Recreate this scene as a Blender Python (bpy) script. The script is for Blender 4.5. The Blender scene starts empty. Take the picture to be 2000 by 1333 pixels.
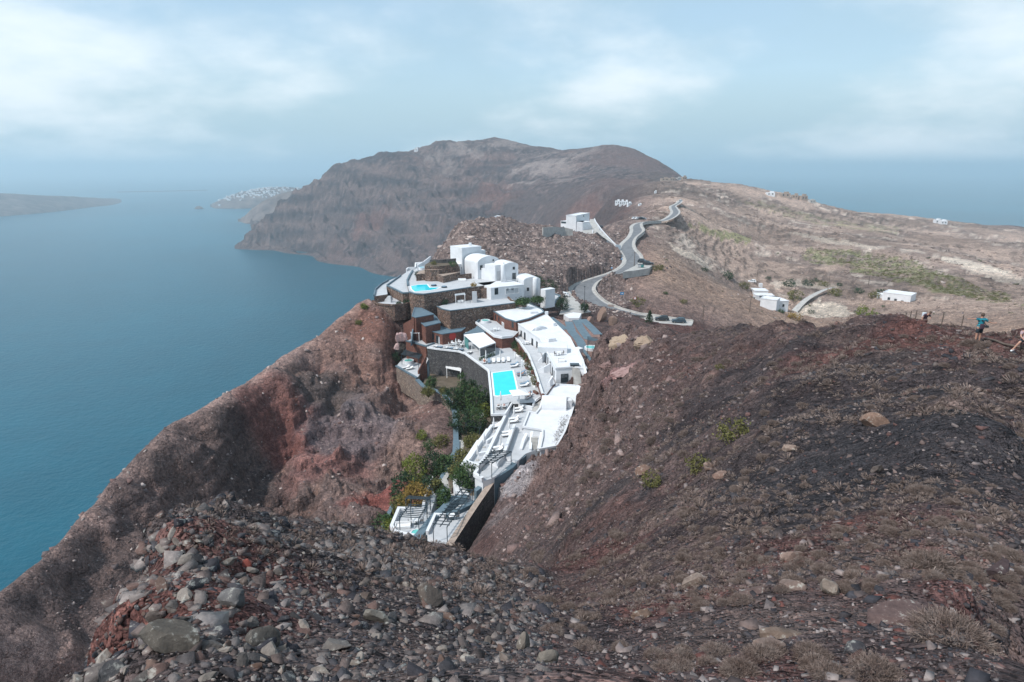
import bpy, bmesh, math, random
import numpy as np
from mathutils import Vector, Matrix
R = math.radians
random.seed(7)
rng = np.random.default_rng(11)
scene = bpy.context.scene
col = scene.collection

# ---------------------------------------------------------------- camera
F = 1200.0                                   # focal length in pixels of the 2000 px wide photograph
PITCH = math.atan2(336.5, F)
cp, sp = math.cos(PITCH), math.sin(PITCH)
SEA = -240.0                                 # sea level; the eye is at z = 0
cam_data = bpy.data.cameras.new('camera')
cam_data.sensor_width = 36.0
cam_data.lens = F / 2000.0 * 36.0
cam_data.clip_start = 0.1
cam_data.clip_end = 200000.0
cam = bpy.data.objects.new('camera', cam_data)
cam.location = (0, 0, 0)
cam.rotation_euler = (math.pi / 2 - PITCH, 0, 0)
col.objects.link(cam)
scene.camera = cam

# ---------------------------------------------------------------- sky and sun
SUN_AZ, SUN_EL = R(-122), R(51)              # from the left of the view, a little behind the camera
world = bpy.data.worlds.new('World'); scene.world = world
world.use_nodes = True
wn = world.node_tree; wn.nodes.clear()
def wnode(t, **k):
    n = wn.nodes.new(t)
    for a, v in k.items(): setattr(n, a, v)
    return n
sky = wnode('ShaderNodeTexSky', sky_type='NISHITA', sun_disc=False, sun_elevation=SUN_EL, sun_rotation=SUN_AZ,
            altitude=240.0, air_density=1.15, dust_density=1.2, ozone_density=2.4)
tc = wnode('ShaderNodeTexCoord')
sep = wnode('ShaderNodeSeparateXYZ'); wn.links.new(tc.outputs['Generated'], sep.inputs[0])
def wmath(op, a, b=None):
    n = wnode('ShaderNodeMath', operation=op)
    for i, v in enumerate((a, b)):
        if v is None: continue
        if isinstance(v, (int, float)): n.inputs[i].default_value = v
        else: wn.links.new(v, n.inputs[i])
    return n.outputs[0]
zz = wmath('MAXIMUM', sep.outputs['Z'], 0.0)
den = wmath('ADD', zz, 0.30)                 # clouds on a slab overhead, compressing towards the horizon
cx = wmath('DIVIDE', sep.outputs['X'], den); cy = wmath('DIVIDE', sep.outputs['Y'], den)
comb = wnode('ShaderNodeCombineXYZ'); wn.links.new(cx, comb.inputs[0]); wn.links.new(cy, comb.inputs[1])
def wnoise(scale, detail, rough, off):
    mp = wnode('ShaderNodeMapping'); mp.inputs['Location'].default_value = off
    wn.links.new(comb.outputs[0], mp.inputs[0])
    n = wnode('ShaderNodeTexNoise'); n.inputs['Scale'].default_value = scale
    n.inputs['Detail'].default_value = detail; n.inputs['Roughness'].default_value = rough
    wn.links.new(mp.outputs[0], n.inputs['Vector'])
    return n.outputs['Fac']
def wramp(v, a, b, c0=0.0, c1=1.0):
    n = wnode('ShaderNodeMapRange', interpolation_type='SMOOTHSTEP')
    n.inputs['From Min'].default_value = a; n.inputs['From Max'].default_value = b
    n.inputs['To Min'].default_value = c0; n.inputs['To Max'].default_value = c1
    wn.links.new(v, n.inputs['Value']); return n.outputs[0]
veil = wramp(wnoise(0.55, 5, 0.55, (3.1, 1.7, 0)), 0.30, 0.70, 0.45, 0.85)
puff = wramp(wnoise(0.85, 10, 0.55, (0.0, 1.0, 0)), 0.45, 0.66, 0.0, 0.85)
veil = wmath('MAXIMUM', veil, wramp(zz, 0.02, 0.30, 1.0, 0.0))   # the sea haze thickens towards the horizon
def wmix(fac, a, b):
    n = wnode('ShaderNodeMix', data_type='RGBA')
    if isinstance(fac, float): n.inputs[0].default_value = fac
    else: wn.links.new(fac, n.inputs[0])
    for s, v in ((6, a), (7, b)):
        if isinstance(v, tuple): n.inputs[s].default_value = v
        else: wn.links.new(v, n.inputs[s])
    return n.outputs[2]
c1 = wmix(veil, sky.outputs[0], (2.35, 3.3, 3.85, 1))
c2 = wmix(puff, c1, (5.1, 5.5, 5.75, 1))
bg = wnode('ShaderNodeBackground'); bg.inputs['Strength'].default_value = 0.14
wn.links.new(c2, bg.inputs['Color'])
wo = wnode('ShaderNodeOutputWorld'); wn.links.new(bg.outputs[0], wo.inputs['Surface'])

sd = bpy.data.lights.new('sun', 'SUN'); sd.energy = 2.6; sd.angle = R(3.0); sd.color = (1.0, 0.965, 0.92)
sun = bpy.data.objects.new('sun', sd); col.objects.link(sun)
sv = Vector((math.sin(SUN_AZ) * math.cos(SUN_EL), math.cos(SUN_AZ) * math.cos(SUN_EL), math.sin(SUN_EL)))
sun.rotation_euler = (-sv).to_track_quat('-Z', 'Y').to_euler()
sun.location = sv * 500
vs = scene.view_settings
vs.view_transform = 'Standard'; vs.look = 'None'; vs.exposure = 0.55; vs.gamma = 1.0
vs.use_curve_mapping = False
scene.render.engine = 'CYCLES'
scene.cycles.use_denoising = True
scene.cycles.max_bounces = 6
scene.cycles.volume_bounces = 1
scene.cycles.use_adaptive_sampling = True

# ---------------------------------------------------------------- pixel -> place
def ray(px, py):
    a, b = px - 1000.0, py - 666.5
    return a, F * cp - b * sp, -(F * sp + b * cp)
def at_r(px, py, r):
    x, y, z = ray(px, py); k = r / math.hypot(x, y)
    return Vector((x * k, y * k, z * k))
def at_z(px, py, z):
    x, y, d = ray(px, py); k = z / d
    return Vector((x * k, y * k, z))
def to_px(p):
    x, y, z = p
    f = y * cp - z * sp; u = y * sp + z * cp
    return 1000 + F * x / f, 666.5 - F * u / f
def on_wall(px, py, A, B):
    """where the sight line meets the upright plane through A and B"""
    x, y, d = ray(px, py)
    nx, ny = -(B.y - A.y), B.x - A.x
    k = (A.x * nx + A.y * ny) / (x * nx + y * ny)
    return Vector((x * k, y * k, d * k))

# ---------------------------------------------------------------- objects
def tag(o, label=None, cat=None, group=None, kind=None):
    if label: o['label'] = label
    if cat: o['category'] = cat
    if group: o['group'] = group
    if kind: o['kind'] = kind
    return o
def link(o, parent=None):
    col.objects.link(o)
    if parent is not None:
        o.parent = parent
        o.matrix_parent_inverse = Matrix.LocRotScale(parent.location, parent.rotation_euler, parent.scale).inverted() if getattr(o, 'pw', False) else Matrix()
    return o
def empty(name, loc=(0, 0, 0), rz=0.0):
    o = bpy.data.objects.new(name, None); col.objects.link(o)
    o.location = loc; o.rotation_euler = (0, 0, rz); o.empty_display_size = 0.2
    return o
def mesh_obj(name, verts, faces, mats, parent=None, fm=None, smooth=False):
    me = bpy.data.meshes.new(name)
    me.from_pydata([tuple(v) for v in verts], [], faces)
    for m in (mats if isinstance(mats, (list, tuple)) else [mats]): me.materials.append(m)
    if fm is not None: me.polygons.foreach_set('material_index', fm)
    if smooth: me.polygons.foreach_set('use_smooth', [True] * len(me.polygons))
    me.update()
    o = bpy.data.objects.new(name, me); col.objects.link(o)
    if parent is not None: o.parent = parent
    return o
def copy_tree(o, parent=None):
    c = o.copy(); col.objects.link(c); c.parent = parent
    for ch in o.children: copy_tree(ch, c)
    return c
class MB:
    """collects shapes, builds ONE mesh object"""
    def __init__(s): s.v = []; s.f = []; s.m = []
    def add(s, vs, fs, m=0):
        n = len(s.v); s.v += [tuple(v) for v in vs]; s.f += [tuple(i + n for i in f) for f in fs]; s.m += [m] * len(fs); return s
    def box(s, c, d, rz=0.0, m=0, top=1.0):
        x, y, z = d[0] / 2, d[1] / 2, d[2] / 2; ca, sa = math.cos(rz), math.sin(rz); vs = []
        for k, t in ((-1, 1.0), (1, top)):
            for i, j in ((-1, -1), (1, -1), (1, 1), (-1, 1)):
                a, b = i * x * t, j * y * t
                vs.append((c[0] + a * ca - b * sa, c[1] + a * sa + b * ca, c[2] + k * z))
        return s.add(vs, [(0, 3, 2, 1), (4, 5, 6, 7), (0, 1, 5, 4), (1, 2, 6, 5), (2, 3, 7, 6), (3, 0, 4, 7)], m)
    def bar(s, a, b, w, h=None, m=0):
        a, b = Vector(a), Vector(b); h = h or w; d = (b - a).normalized()
        u = Vector((0, 0, 1)) if abs(d.z) < 0.95 else Vector((0, 1, 0))
        sx = d.cross(u).normalized(); sy = sx.cross(d).normalized()
        vs = [p + sx * (i * w / 2) + sy * (j * h / 2) for p in (a, b) for i, j in ((-1, -1), (1, -1), (1, 1), (-1, 1))]
        return s.add(vs, [(0, 1, 2, 3), (7, 6, 5, 4), (0, 4, 5, 1), (1, 5, 6, 2), (2, 6, 7, 3), (3, 7, 4, 0)], m)
    def tube(s, pts, rad, n=8, m=0, cap=True):
        pts = [Vector(p) for p in pts]; rs = rad if isinstance(rad, (list, tuple)) else [rad] * len(pts); vs = []
        for i, p in enumerate(pts):
            d = (pts[min(i + 1, len(pts) - 1)] - pts[max(i - 1, 0)]).normalized()
            u = Vector((0, 0, 1)) if abs(d.z) < 0.9 else Vector((1, 0, 0))
            a = d.cross(u).normalized(); b = a.cross(d).normalized()
            vs += [p + (a * math.cos(2 * math.pi * k / n) + b * math.sin(2 * math.pi * k / n)) * rs[i] for k in range(n)]
        fs = [(i * n + k, i * n + (k + 1) % n, (i + 1) * n + (k + 1) % n, (i + 1) * n + k) for i in range(len(pts) - 1) for k in range(n)]
        if cap: fs += [tuple(range(n))[::-1], tuple(range((len(pts) - 1) * n, len(pts) * n))]
        return s.add(vs, fs, m)
    def lathe(s, c, prof, n=12, m=0):
        vs = [(c[0] + r * math.cos(2 * math.pi * k / n), c[1] + r * math.sin(2 * math.pi * k / n), c[2] + z) for r, z in prof for k in range(n)]
        fs = [(i * n + k, i * n + (k + 1) % n, (i + 1) * n + (k + 1) % n, (i + 1) * n + k) for i in range(len(prof) - 1) for k in range(n)]
        fs += [tuple(range(n))[::-1], tuple(range((len(prof) - 1) * n, len(prof) * n))]
        return s.add(vs, fs, m)
    def prism(s, pts, z0, z1, mt=0, ms=None, bottom=False):
        """pts: list of (x, y); z1 may be a list of heights per corner"""
        ms = mt if ms is None else ms; n = len(pts)
        a = sum(pts[i][0] * pts[(i + 1) % n][1] - pts[(i + 1) % n][0] * pts[i][1] for i in range(n))
        zt = list(z1) if isinstance(z1, (list, tuple)) else [z1] * n
        if a < 0: pts = pts[::-1]; zt = zt[::-1]
        vs = [(p[0], p[1], z0) for p in pts] + [(p[0], p[1], t) for p, t in zip(pts, zt)]
        s.add(vs, [(i, (i + 1) % n, n + (i + 1) % n, n + i) for i in range(n)], ms)
        s.add([vs[n + i] for i in range(n)], [tuple(range(n))], mt)
        if bottom: s.add([vs[i] for i in range(n)], [tuple(range(n))[::-1]], ms)
        return s
    def ribbon_wall(s, pts, z0, z1, th, m=0, closed=False, mtop=None):
        """a wall of thickness th along pts [(x,y)], z0/z1 scalars or lists"""
        n = len(pts); P = [Vector((p[0], p[1])) for p in pts]
        za = list(z0) if isinstance(z0, (list, tuple)) else [z0] * n
        zb = list(z1) if isinstance(z1, (list, tuple)) else [z1] * n
        L, Rr = [], []
        for i in range(n):
            d0 = P[i] - P[i - 1] if (i > 0 or closed) else P[1] - P[0]
            d1 = P[(i + 1) % n] - P[i] if (i < n - 1 or closed) else P[i] - P[i - 1]
            d0 = d0.normalized(); d1 = d1.normalized()
            n0 = Vector((-d0.y, d0.x)); n1 = Vector((-d1.y, d1.x)); nn = (n0 + n1)
            nn = nn.normalized() if nn.length > 1e-6 else n0
            k = th / 2 / max(0.45, nn.dot(n0))
            L.append(P[i] + nn * k); Rr.append(P[i] - nn * k)
        vs = []
        for i in range(n):
            vs += [(L[i].x, L[i].y, za[i]), (Rr[i].x, Rr[i].y, za[i]), (Rr[i].x, Rr[i].y, zb[i]), (L[i].x, L[i].y, zb[i])]
        side, top = [], []
        for i in range(n if closed else n - 1):
            a, b = 4 * i, 4 * ((i + 1) % n)
            side += [(a + 1, b + 1, b + 2, a + 2), (b, a, a + 3, b + 3)]; top.append((a + 3, a + 2, b + 2, b + 3))
        if not closed: side += [(0, 1, 2, 3), (4 * n - 3, 4 * n - 4, 4 * n - 1, 4 * n - 2)]
        s.add(vs, side, m); s.add(vs, top, m if mtop is None else mtop)
        return s
    def build(s, name, mats, parent=None, smooth=False):
        return mesh_obj(name, s.v, s.f, mats, parent, s.m, smooth)

# ---------------------------------------------------------------- materials
def newmat(name):
    m = bpy.data.materials.new(name); m.use_nodes = True
    nt = m.node_tree; b = nt.nodes['Principled BSDF']
    return m, nt, b
def nnode(nt, t, **k):
    n = nt.nodes.new(t)
    for a, v in k.items(): setattr(n, a, v)
    return n
def nnoise(nt, scale, detail=6, rough=0.6, vec=None):
    n = nnode(nt, 'ShaderNodeTexNoise'); n.inputs['Scale'].default_value = scale
    n.inputs['Detail'].default_value = detail; n.inputs['Roughness'].default_value = rough
    if vec is not None: nt.links.new(vec, n.inputs['Vector'])
    return n
def nramp(nt, v, stops):
    n = nnode(nt, 'ShaderNodeValToRGB'); e = n.color_ramp.elements
    while len(e) < len(stops): e.new(0.5)
    for x, (p, c) in zip(e, stops): x.position = p; x.color = (*c, 1) if len(c) == 3 else c
    nt.links.new(v, n.inputs[0]); return n.outputs[0]
def nmix(nt, mode, fac, a, b):
    n = nnode(nt, 'ShaderNodeMix', data_type='RGBA', blend_type=mode)
    if isinstance(fac, (int, float)): n.inputs[0].default_value = fac
    else: nt.links.new(fac, n.inputs[0])
    for s, v in ((6, a), (7, b)):
        if isinstance(v, tuple): n.inputs[s].default_value = (*v, 1) if len(v) == 3 else v
        else: nt.links.new(v, n.inputs[s])
    return n.outputs[2]
def nbump(nt, b, h, strength, dist):
    n = nnode(nt, 'ShaderNodeBump'); n.inputs['Strength'].default_value = strength; n.inputs['Distance'].default_value = dist
    nt.links.new(h, n.inputs['Height']); nt.links.new(n.outputs[0], b.inputs['Normal']); return n
def gpos(nt): return nnode(nt, 'ShaderNodeNewGeometry').outputs['Position']
def plain(name, c, rough=0.7, var=0.12, scale=1.5, metal=0.0, bump=0.0, spec=0.3):
    """paint, plaster, metal: a colour with faint blotches and grime"""
    m, nt, b = newmat(name)
    n = nnoise(nt, scale, 7, 0.62, gpos(nt))
    lo = tuple(x * (1 - var) for x in c); hi = tuple(min(1, x * (1 + var * 0.6)) for x in c)
    nt.links.new(nramp(nt, n.outputs['Fac'], [(0.30, lo), (0.62, hi)]), b.inputs['Base Color'])
    b.inputs['Roughness'].default_value = rough; b.inputs['Metallic'].default_value = metal
    b.inputs['Specular IOR Level'].default_value = spec
    if bump: nbump(nt, b, n.outputs['Fac'], bump, 0.05)
    return m
def stonewall(name, cols, scale, joint=(0.05, 0.045, 0.045), bump=0.8):
    """rubble masonry too small to pick apart: cells with their own tone and recessed joints"""
    m, nt, b = newmat(name)
    p = gpos(nt)
    v = nnode(nt, 'ShaderNodeTexVoronoi', feature='F1'); v.inputs['Scale'].default_value = scale; nt.links.new(p, v.inputs['Vector'])
    e = nnode(nt, 'ShaderNodeTexVoronoi', feature='DISTANCE_TO_EDGE'); e.inputs['Scale'].default_value = scale; nt.links.new(p, e.inputs['Vector'])
    s = nnode(nt, 'ShaderNodeSeparateColor'); nt.links.new(v.outputs['Color'], s.inputs[0])
    k = len(cols)
    c = nramp(nt, s.outputs[0], [(i / (k - 1), cc) for i, cc in enumerate(cols)])
    n = nnoise(nt, 0.5, 5, 0.6, p)
    c = nmix(nt, 'MULTIPLY', 0.55, c, nramp(nt, n.outputs['Fac'], [(0.3, (0.55, 0.55, 0.57)), (0.7, (1.15, 1.1, 1.05))]))
    j = nramp(nt, e.outputs['Distance'], [(0.02, (0, 0, 0)), (0.10, (1, 1, 1))])
    c = nmix(nt, 'MIX', j, joint, c)
    nt.links.new(c, b.inputs['Base Color']); b.inputs['Roughness'].default_value = 0.9
    b.inputs['Specular IOR Level'].default_value = 0.15
    nbump(nt, b, j, bump, 0.06)
    return m
# ================================================================ the land: one height field, surveyed by sight lines
def noise2(x, y, seed=0):
    """gradient noise, about -1..1"""
    xi = np.floor(x).astype(np.int64); yi = np.floor(y).astype(np.int64); xf = x - xi; yf = y - yi
    u = xf * xf * xf * (xf * (xf * 6 - 15) + 10); v = yf * yf * yf * (yf * (yf * 6 - 15) + 10)
    def g(ix, iy, fx, fy):
        h = (ix * 374761393 + iy * 668265263 + seed * 1442695041) & 0xffffffff
        h = ((h ^ (h >> 13)) * 1274126177) & 0xffffffff; h = (h ^ (h >> 16)) & 1023
        a = h * (2 * np.pi / 1024)
        return np.cos(a) * fx + np.sin(a) * fy
    a = g(xi, yi, xf, yf); b = g(xi + 1, yi, xf - 1, yf); c = g(xi, yi + 1, xf, yf - 1); d = g(xi + 1, yi + 1, xf - 1, yf - 1)
    return ((a + u * (b - a)) + v * ((c + u * (d - c)) - (a + u * (b - a)))) * 1.5
def fbm(x, y, wl, octaves=4, gain=0.5, seed=0, ridged=False):
    t = 0; amp = 1.0
    for k in range(octaves):
        n = noise2(x / wl + 17.3 * k, y / wl - 9.1 * k, seed + k)
        t = t + amp * ((1 - 2 * np.abs(n)) if ridged else n); wl /= 2.03; amp *= gain
    return t
def sstep(a, b, x): t = np.clip((x - a) / (b - a), 0, 1); return t * t * (3 - 2 * t)

V = []                                       # visible points: (px, py, distance)
def vis(*a): V.extend(a)
Hd = []                                      # points nobody sees from here: (px direction, distance, height)
def hid(*a): Hd.extend(a)
# --- the rubble hump under the photographer
vis((90,1333,5.5),(170,1250,7.5),(210,1200,9),(275,1115,11),(268,1070,12.5),(325,1005,14.5),(420,985,16),(480,1000,16),(560,1010,18),(640,1020,20),(700,1036,21),(780,1052,22),(860,1066,22),(950,1088,22),(1010,1125,20),
    (300,1250,6.5),(500,1250,6),(650,1270,5.5),(500,1150,8.5),(700,1150,9),(600,1080,12),(850,1150,9.5),(900,1250,6.5),(400,1060,12),(300,1333,4.6),(600,1333,4.3),(900,1333,4.4),(1200,1333,4.6),(1500,1333,5),(1800,1333,5.3),(2000,1333,5.6))
for p in range(-200, 2400, 200): hid((p, 2.4, -2.3))
for p in range(-200, 2400, 300): hid((p, 1.4, -1.9))
hid((-200,5,-5.5),(-200,9,-16),(0,6.5,-8.5),(0,11,-22),(20,10,-15),(100,16,-27),(200,17,-22),(200,26,-36),(300,20,-22),(420,24,-24),(560,27,-26),(700,30,-27),(860,32,-30),(950,32,-29),(1000,32,-28),
    (0,30,-38),(100,35,-42),(300,45,-50),(450,50,-50),(600,55,-52),(750,58,-50),(860,60,-49),(-200,30,-45),(-200,60,-48))
for q in ((210,1200,9),(275,1115,11),(268,1070,12.5),(325,1005,14.5),(370,990,15.5),(420,985,16),(480,1000,16),(560,1010,18),(640,1020,20),(700,1036,21),(780,1052,22),(860,1066,22),(950,1088,22),(1010,1125,20)):
    vis((q[0] + 6, q[1] + 16, q[2] * 0.9), (q[0] + 14, q[1] + 42, q[2] * 0.79))
vis((245,1185,7.7),(255,1140,9.0),(200,1228,7.4),(300,1100,9.6),(320,1060,11),(340,1120,8.6),(260,1250,6.4),(240,1160,8.4))
# --- the cinder slope on the right, up to its ridge
vis((1100,1200,13),(1200,1250,8),(1200,1150,14),(1200,1050,24),(1200,950,38),(1200,850,60),(1200,750,92),(1130,800,99),(1100,870,88),(1040,905,85),(1000,960,79),(1100,950,58),(1100,1050,33),(1050,1000,58),(1000,1050,58),(970,1060,62),(940,1040,72),
    (1350,1250,7.3),(1350,1150,11),(1350,1050,17),(1350,950,26),(1350,850,39),(1350,750,62),(1300,680,100),(1210,700,112),(1240,660,122),
    (1500,1250,7),(1500,1150,10),(1500,1050,14),(1500,950,19.5),(1500,850,28),(1500,750,42),(1500,680,66),
    (1700,1250,7),(1700,1150,10),(1700,1050,13.5),(1700,950,17.5),(1700,850,23),(1700,760,32),(1700,680,48),(1750,790,26),
    (1900,1250,7.4),(1900,1150,10),(1900,1050,13.5),(1900,950,17),(1900,850,21.5),(1900,750,29),(1912,672,45.5),(1990,1000,15.5),(1990,800,24),(1990,700,37),
    (1215,640,130),(1300,633,117),(1400,635,102),(1460,628,93),(1544,623,83),(1640,620,73),(1700,621,67),(1790,634,58),(1850,646,52),(1970,646,47),(2000,636,47))
hid((2200,10,-7.5),(2200,25,-11),(2200,47,-12),(1250,150,-47),(1320,145,-50),(1400,140,-50),(1550,120,-45),(1700,100,-38),(1850,90,-32),(1990,90,-30),(2200,90,-32),(1700,150,-52),(1900,150,-50),(2200,160,-50),(1500,190,-57),(1800,220,-58),(2200,240,-55))
# --- spur ridge on the left and the bowl behind it
def along(pts, n):
    P_ = np.array(pts, float); d = np.concatenate([[0], np.cumsum(np.hypot(np.diff(P_[:, 0]), np.diff(P_[:, 1])))]); t = np.linspace(0, d[-1], n)
    return [tuple(np.interp(u, d, P_[:, k]) for k in range(3)) for u in t]
CREST = along([(724,578,172),(630,645,160),(517,715,141),(405,790,124),(331,828,114),(270,882,106.5),(232,925,101),(190,966,95.5),(150,1012,89),(90,1082,81),(0,1152,74),(-120,1240,66)], 34)
vis(*CREST)
for px_, py_, r in CREST:
    p = at_r(px_, py_, r); c_ = 1000 + 1180 * p.x / p.y; z = p.z
    hid((c_, r * 1.07, z - 6), (c_, r * 1.3, z - 62), (c_, r * 1.62, -160), (c_, r * 2.1, -247))
vis(*along([(688,699,150),(630,704,145),(580,713,138),(530,754,130),(490,776,125),(432,839,112.5),(328,893,103),(265,947,96.5),(216,980,91.5),(157,1040,84.5),(90,1095,78.5),(0,1190,70)], 22))
vis((640,745,146),(640,800,130),(500,850,120),(430,895,110.5),(560,900,113),(480,960,103),(350,955,102),(600,990,95),(400,880,112),(460,870,115),(540,800,128),(300,960,99),(250,1010,93),(180,1080,84),(700,900,107),(720,800,127),(760,850,118),(700,1000,86),(775,750,148),(800,765,142),(830,800,128),(840,840,119),(866,900,107),(760,980,92),(820,940,99),
    (0,1333,60),(100,1290,64),(0,1250,65),(60,1190,72),(150,1150,78),(250,1050,85),(200,1120,79),(700,640,163),(740,620,164),(750,680,152),(770,640,160),(580,730,141))
# --- under and around the hotel (levels of the terraces)
vis((760,590,174),(830,540,190),(880,510,205))
for q in ((830,570,-36),(900,565,-36),(960,560,-36),(1020,590,-40),(1060,570,-40),(900,600,-40),(960,620,-43),(1040,640,-42),(1090,640,-43),(1100,620,-43),(1130,690,-42),(900,700,-49),(870,740,-50),(930,800,-51),(900,850,-51),(990,740,-46),(1060,760,-45),(1000,850,-47),(1060,850,-46),(930,930,-49),(860,960,-50),(830,1030,-51),(900,1010,-50.5),(890,1050,-51),(790,1000,-51.5),(800,720,-51),(790,690,-48),(830,650,-45),(1150,650,-41.5),(1180,640,-41)):
    p = at_z(*q); V.append((q[0], q[1], math.hypot(p.x, p.y)))
# --- the knoll, the road, the slope below it
vis((850,492,235),(880,452,262),(920,436,285),(970,423,300),(1010,430,308),(1050,437,316),(1090,447,325),(950,500,222),(1000,470,250),(1050,510,228),(1080,540,214),(1120,500,243),(1100,470,275),(1160,480,265),(1200,480,272),(1180,515,246),(1130,530,228),(1180,455,318),(1130,455,322),(1205,462,320),(900,480,232),(920,441,272),(970,430,285),(1010,437,292),(1050,446,300),
    (1160,580,214),(1150,560,226),(1195,530,250),(1225,515,265),(1235,492,287),(1228,475,308),(1240,452,345),(1260,436,380),(1290,430,405),(1312,418,445),(1318,404,500),(1330,394,560),(1220,600,203),(1290,625,196),(1340,632,192),
    (1250,545,240),(1280,580,218),(1330,600,212),(1370,625,206),(1300,530,262),(1350,560,255),(1400,600,245),(1260,490,292),(1300,480,320),(1350,500,320),(1290,455,365),(1262,529,256),(1290,522,262))
hid((790,215,-60),(790,280,-130),(790,390,-247),(850,270,-55),(850,330,-110),(850,450,-247),(920,340,-60),(920,420,-130),(920,560,-247),(970,360,-45),(1000,440,-100),(1000,620,-235),(1060,360,-48),(1090,480,-80),(1090,800,-200),(1060,1000,-235))
# --- valley and plain on the right
vis((1420,560,320),(1500,600,325),(1470,570,335),(1550,600,330),(1600,590,340),(1650,610,320),(1700,590,340),(1750,590,340),(1800,610,320),(1900,620,300),(2000,630,290),(1640,562,385),(1700,560,395),(1850,590,350),(2000,590,340),
    (1450,530,375),(1550,540,400),(1600,530,430),(1700,510,510),(1800,540,430),(1900,560,420),(2000,570,400),(1400,510,370),(1450,490,470),(1500,475,560),(1600,470,600),(1700,470,680),(1800,490,600),(1900,510,580),(2000,520,560),
    (1350,455,440),(1400,440,560),(1500,430,760),(1600,440,800),(1750,450,880),(1900,470,820),(2000,480,800),(1300,400,620),(1360,395,700),(1420,405,760),(1500,400,900),(1600,415,950),(1700,430,1020),(1850,450,1080),(1990,460,1100),
    (1350,354,1050),(1400,358,1020),(1450,366,1000),(1500,379,1000),(1580,391,1050),(1650,410,1150),(1750,421,1250),(1850,436,1350),(1990,445,1500),(1400,380,830))
hid((1420,1500,-130),(1500,1500,-170),(1600,1600,-215),(1700,1700,-245),(1850,1750,-245),(2000,1900,-245),(2200,1600,-240),(2200,1000,-130),(2200,600,-95),(2200,400,-70),(1450,2200,-247),(1600,2300,-247),(1800,2500,-247),(2000,2600,-247),(2200,2500,-247),(1350,2600,-247))
# --- the mountain and its caldera cliff
vis((472,487,2085),(530,496,2010),(600,506,1850),(700,523,1600),(760,541,1440),(478,462,2110),(500,437,2120),(530,402,2130),(580,371,2110),(625,341,2090),(700,319,2040),(760,306,2030),(812,293,2050),(870,279,2080),(930,268,2080),(980,273,2080),(1030,288,2040),(1080,295,1990),(1120,291,1950),(1170,284,1900),(1200,281,1880),(1235,288,1850),(1280,312,1760),(1340,346,1500),
    (600,440,1970),(700,420,1800),(650,380,2000),(760,370,1880),(800,480,1480),(750,460,1620),(850,420,1600),(850,340,1940),(900,300,2010),(950,320,1940),(1000,350,1760),(930,390,1590),(1000,395,1450),(1080,350,1680),(1080,400,1280),(1130,395,1150),(1150,330,1700),(1200,370,1150),(1200,335,1480),(1250,330,1500),(1290,355,1150),(1250,350,1220),(1320,352,1150),(1250,385,780),(1215,398,720),(1180,405,820),(1200,425,600),(1290,405,640),(1160,420,900),(1230,415,600))
hid((400,2000,-252),(440,2120,-252),(420,2500,-252),(470,2500,-252),(530,2600,-240),(650,2700,-170),(800,2900,-100),(930,3000,-80),(1100,2800,-80),(1200,2600,-60),(1290,2400,-120),(900,1350,-247),(830,1380,-247),(960,1200,-245),(1000,1050,-230),(1120,620,-95),(1180,520,-60),(1080,1000,-190))
hid((455,2060,-265),(448,2150,-265),(466,2010,-265),(430,2080,-272),(520,1940,-262),(590,1790,-262),(690,1550,-262),(745,1400,-262),(440,2300,-265),(480,2330,-262))
for p in (-300, -100, 100, 300, 450):
    for r in (320, 600, 1100, 1700): hid((p, r, -253))
for p in (600, 720): hid((p, 520, -253), (p, 800, -253), (p, 1150, -253))
hid((850,700,-252),(900,950,-250),(-300,3200,-255),(100,3200,-255),(300,2600,-255))

ctl = []
for px, py, r in V:
    p = at_r(px, py, r); ctl.append((math.atan2(p.x, p.y), math.log(r), p.z / r))
for px, r, z in Hd: ctl.append((math.atan((px - 1000) / 1180.0), math.log(r), z / r))
ctl = np.array(ctl)
CK = 0.02
def kern(d2): return np.sqrt(d2 + CK * CK)
D2 = (ctl[:, None, 0] - ctl[None, :, 0]) ** 2 + (ctl[:, None, 1] - ctl[None, :, 1]) ** 2
NC = len(ctl)
A = np.zeros((NC + 3, NC + 3)); A[:NC, :NC] = kern(D2) - np.eye(NC) * 0.0015
A[:NC, NC] = 1; A[:NC, NC + 1:] = ctl[:, :2]; A[NC, :NC] = 1; A[NC + 1:, :NC] = ctl[:, :2].T
W = np.linalg.solve(A, np.concatenate([ctl[:, 2], np.zeros(3)]))
def base_t(az, lr):
    out = W[NC] + W[NC + 1] * az + W[NC + 2] * lr
    for i in range(NC): out += W[i] * kern((az - ctl[i, 0]) ** 2 + (lr - ctl[i, 1]) ** 2)
    return out
NA = 880
AZ = np.linspace(R(-53), R(53), NA)
seg = [(1.2, 5, 40), (5, 30, 130), (30, 70, 70), (70, 340, 260), (340, 1200, 80), (1200, 1380, 22), (1380, 2180, 150), (2180, 3300, 26)]
LR = np.concatenate([np.linspace(math.log(a), math.log(b), n, endpoint=False) for a, b, n in seg] + [[math.log(3300)]])
NR = len(LR)
# the smooth survey is evaluated on a thinner grid and refined
ka = np.linspace(0, NA - 1, 300); kr = np.linspace(0, NR - 1, 330)
az_c = np.interp(ka, np.arange(NA), AZ); lr_c = np.interp(kr, np.arange(NR), LR)
Tc = base_t(np.repeat(az_c[None, :], len(lr_c), 0), np.repeat(lr_c[:, None], len(az_c), 1))
Tm = np.stack([np.interp(np.arange(NA), ka, row) for row in Tc])
T = np.stack([np.interp(np.arange(NR), kr, Tm[:, j]) for j in range(NA)], 1)
AZg, LRg = np.meshgrid(AZ, LR); RR = np.exp(LRg)
X = RR * np.sin(AZg); Y = RR * np.cos(AZg); Z = T * RR
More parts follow.
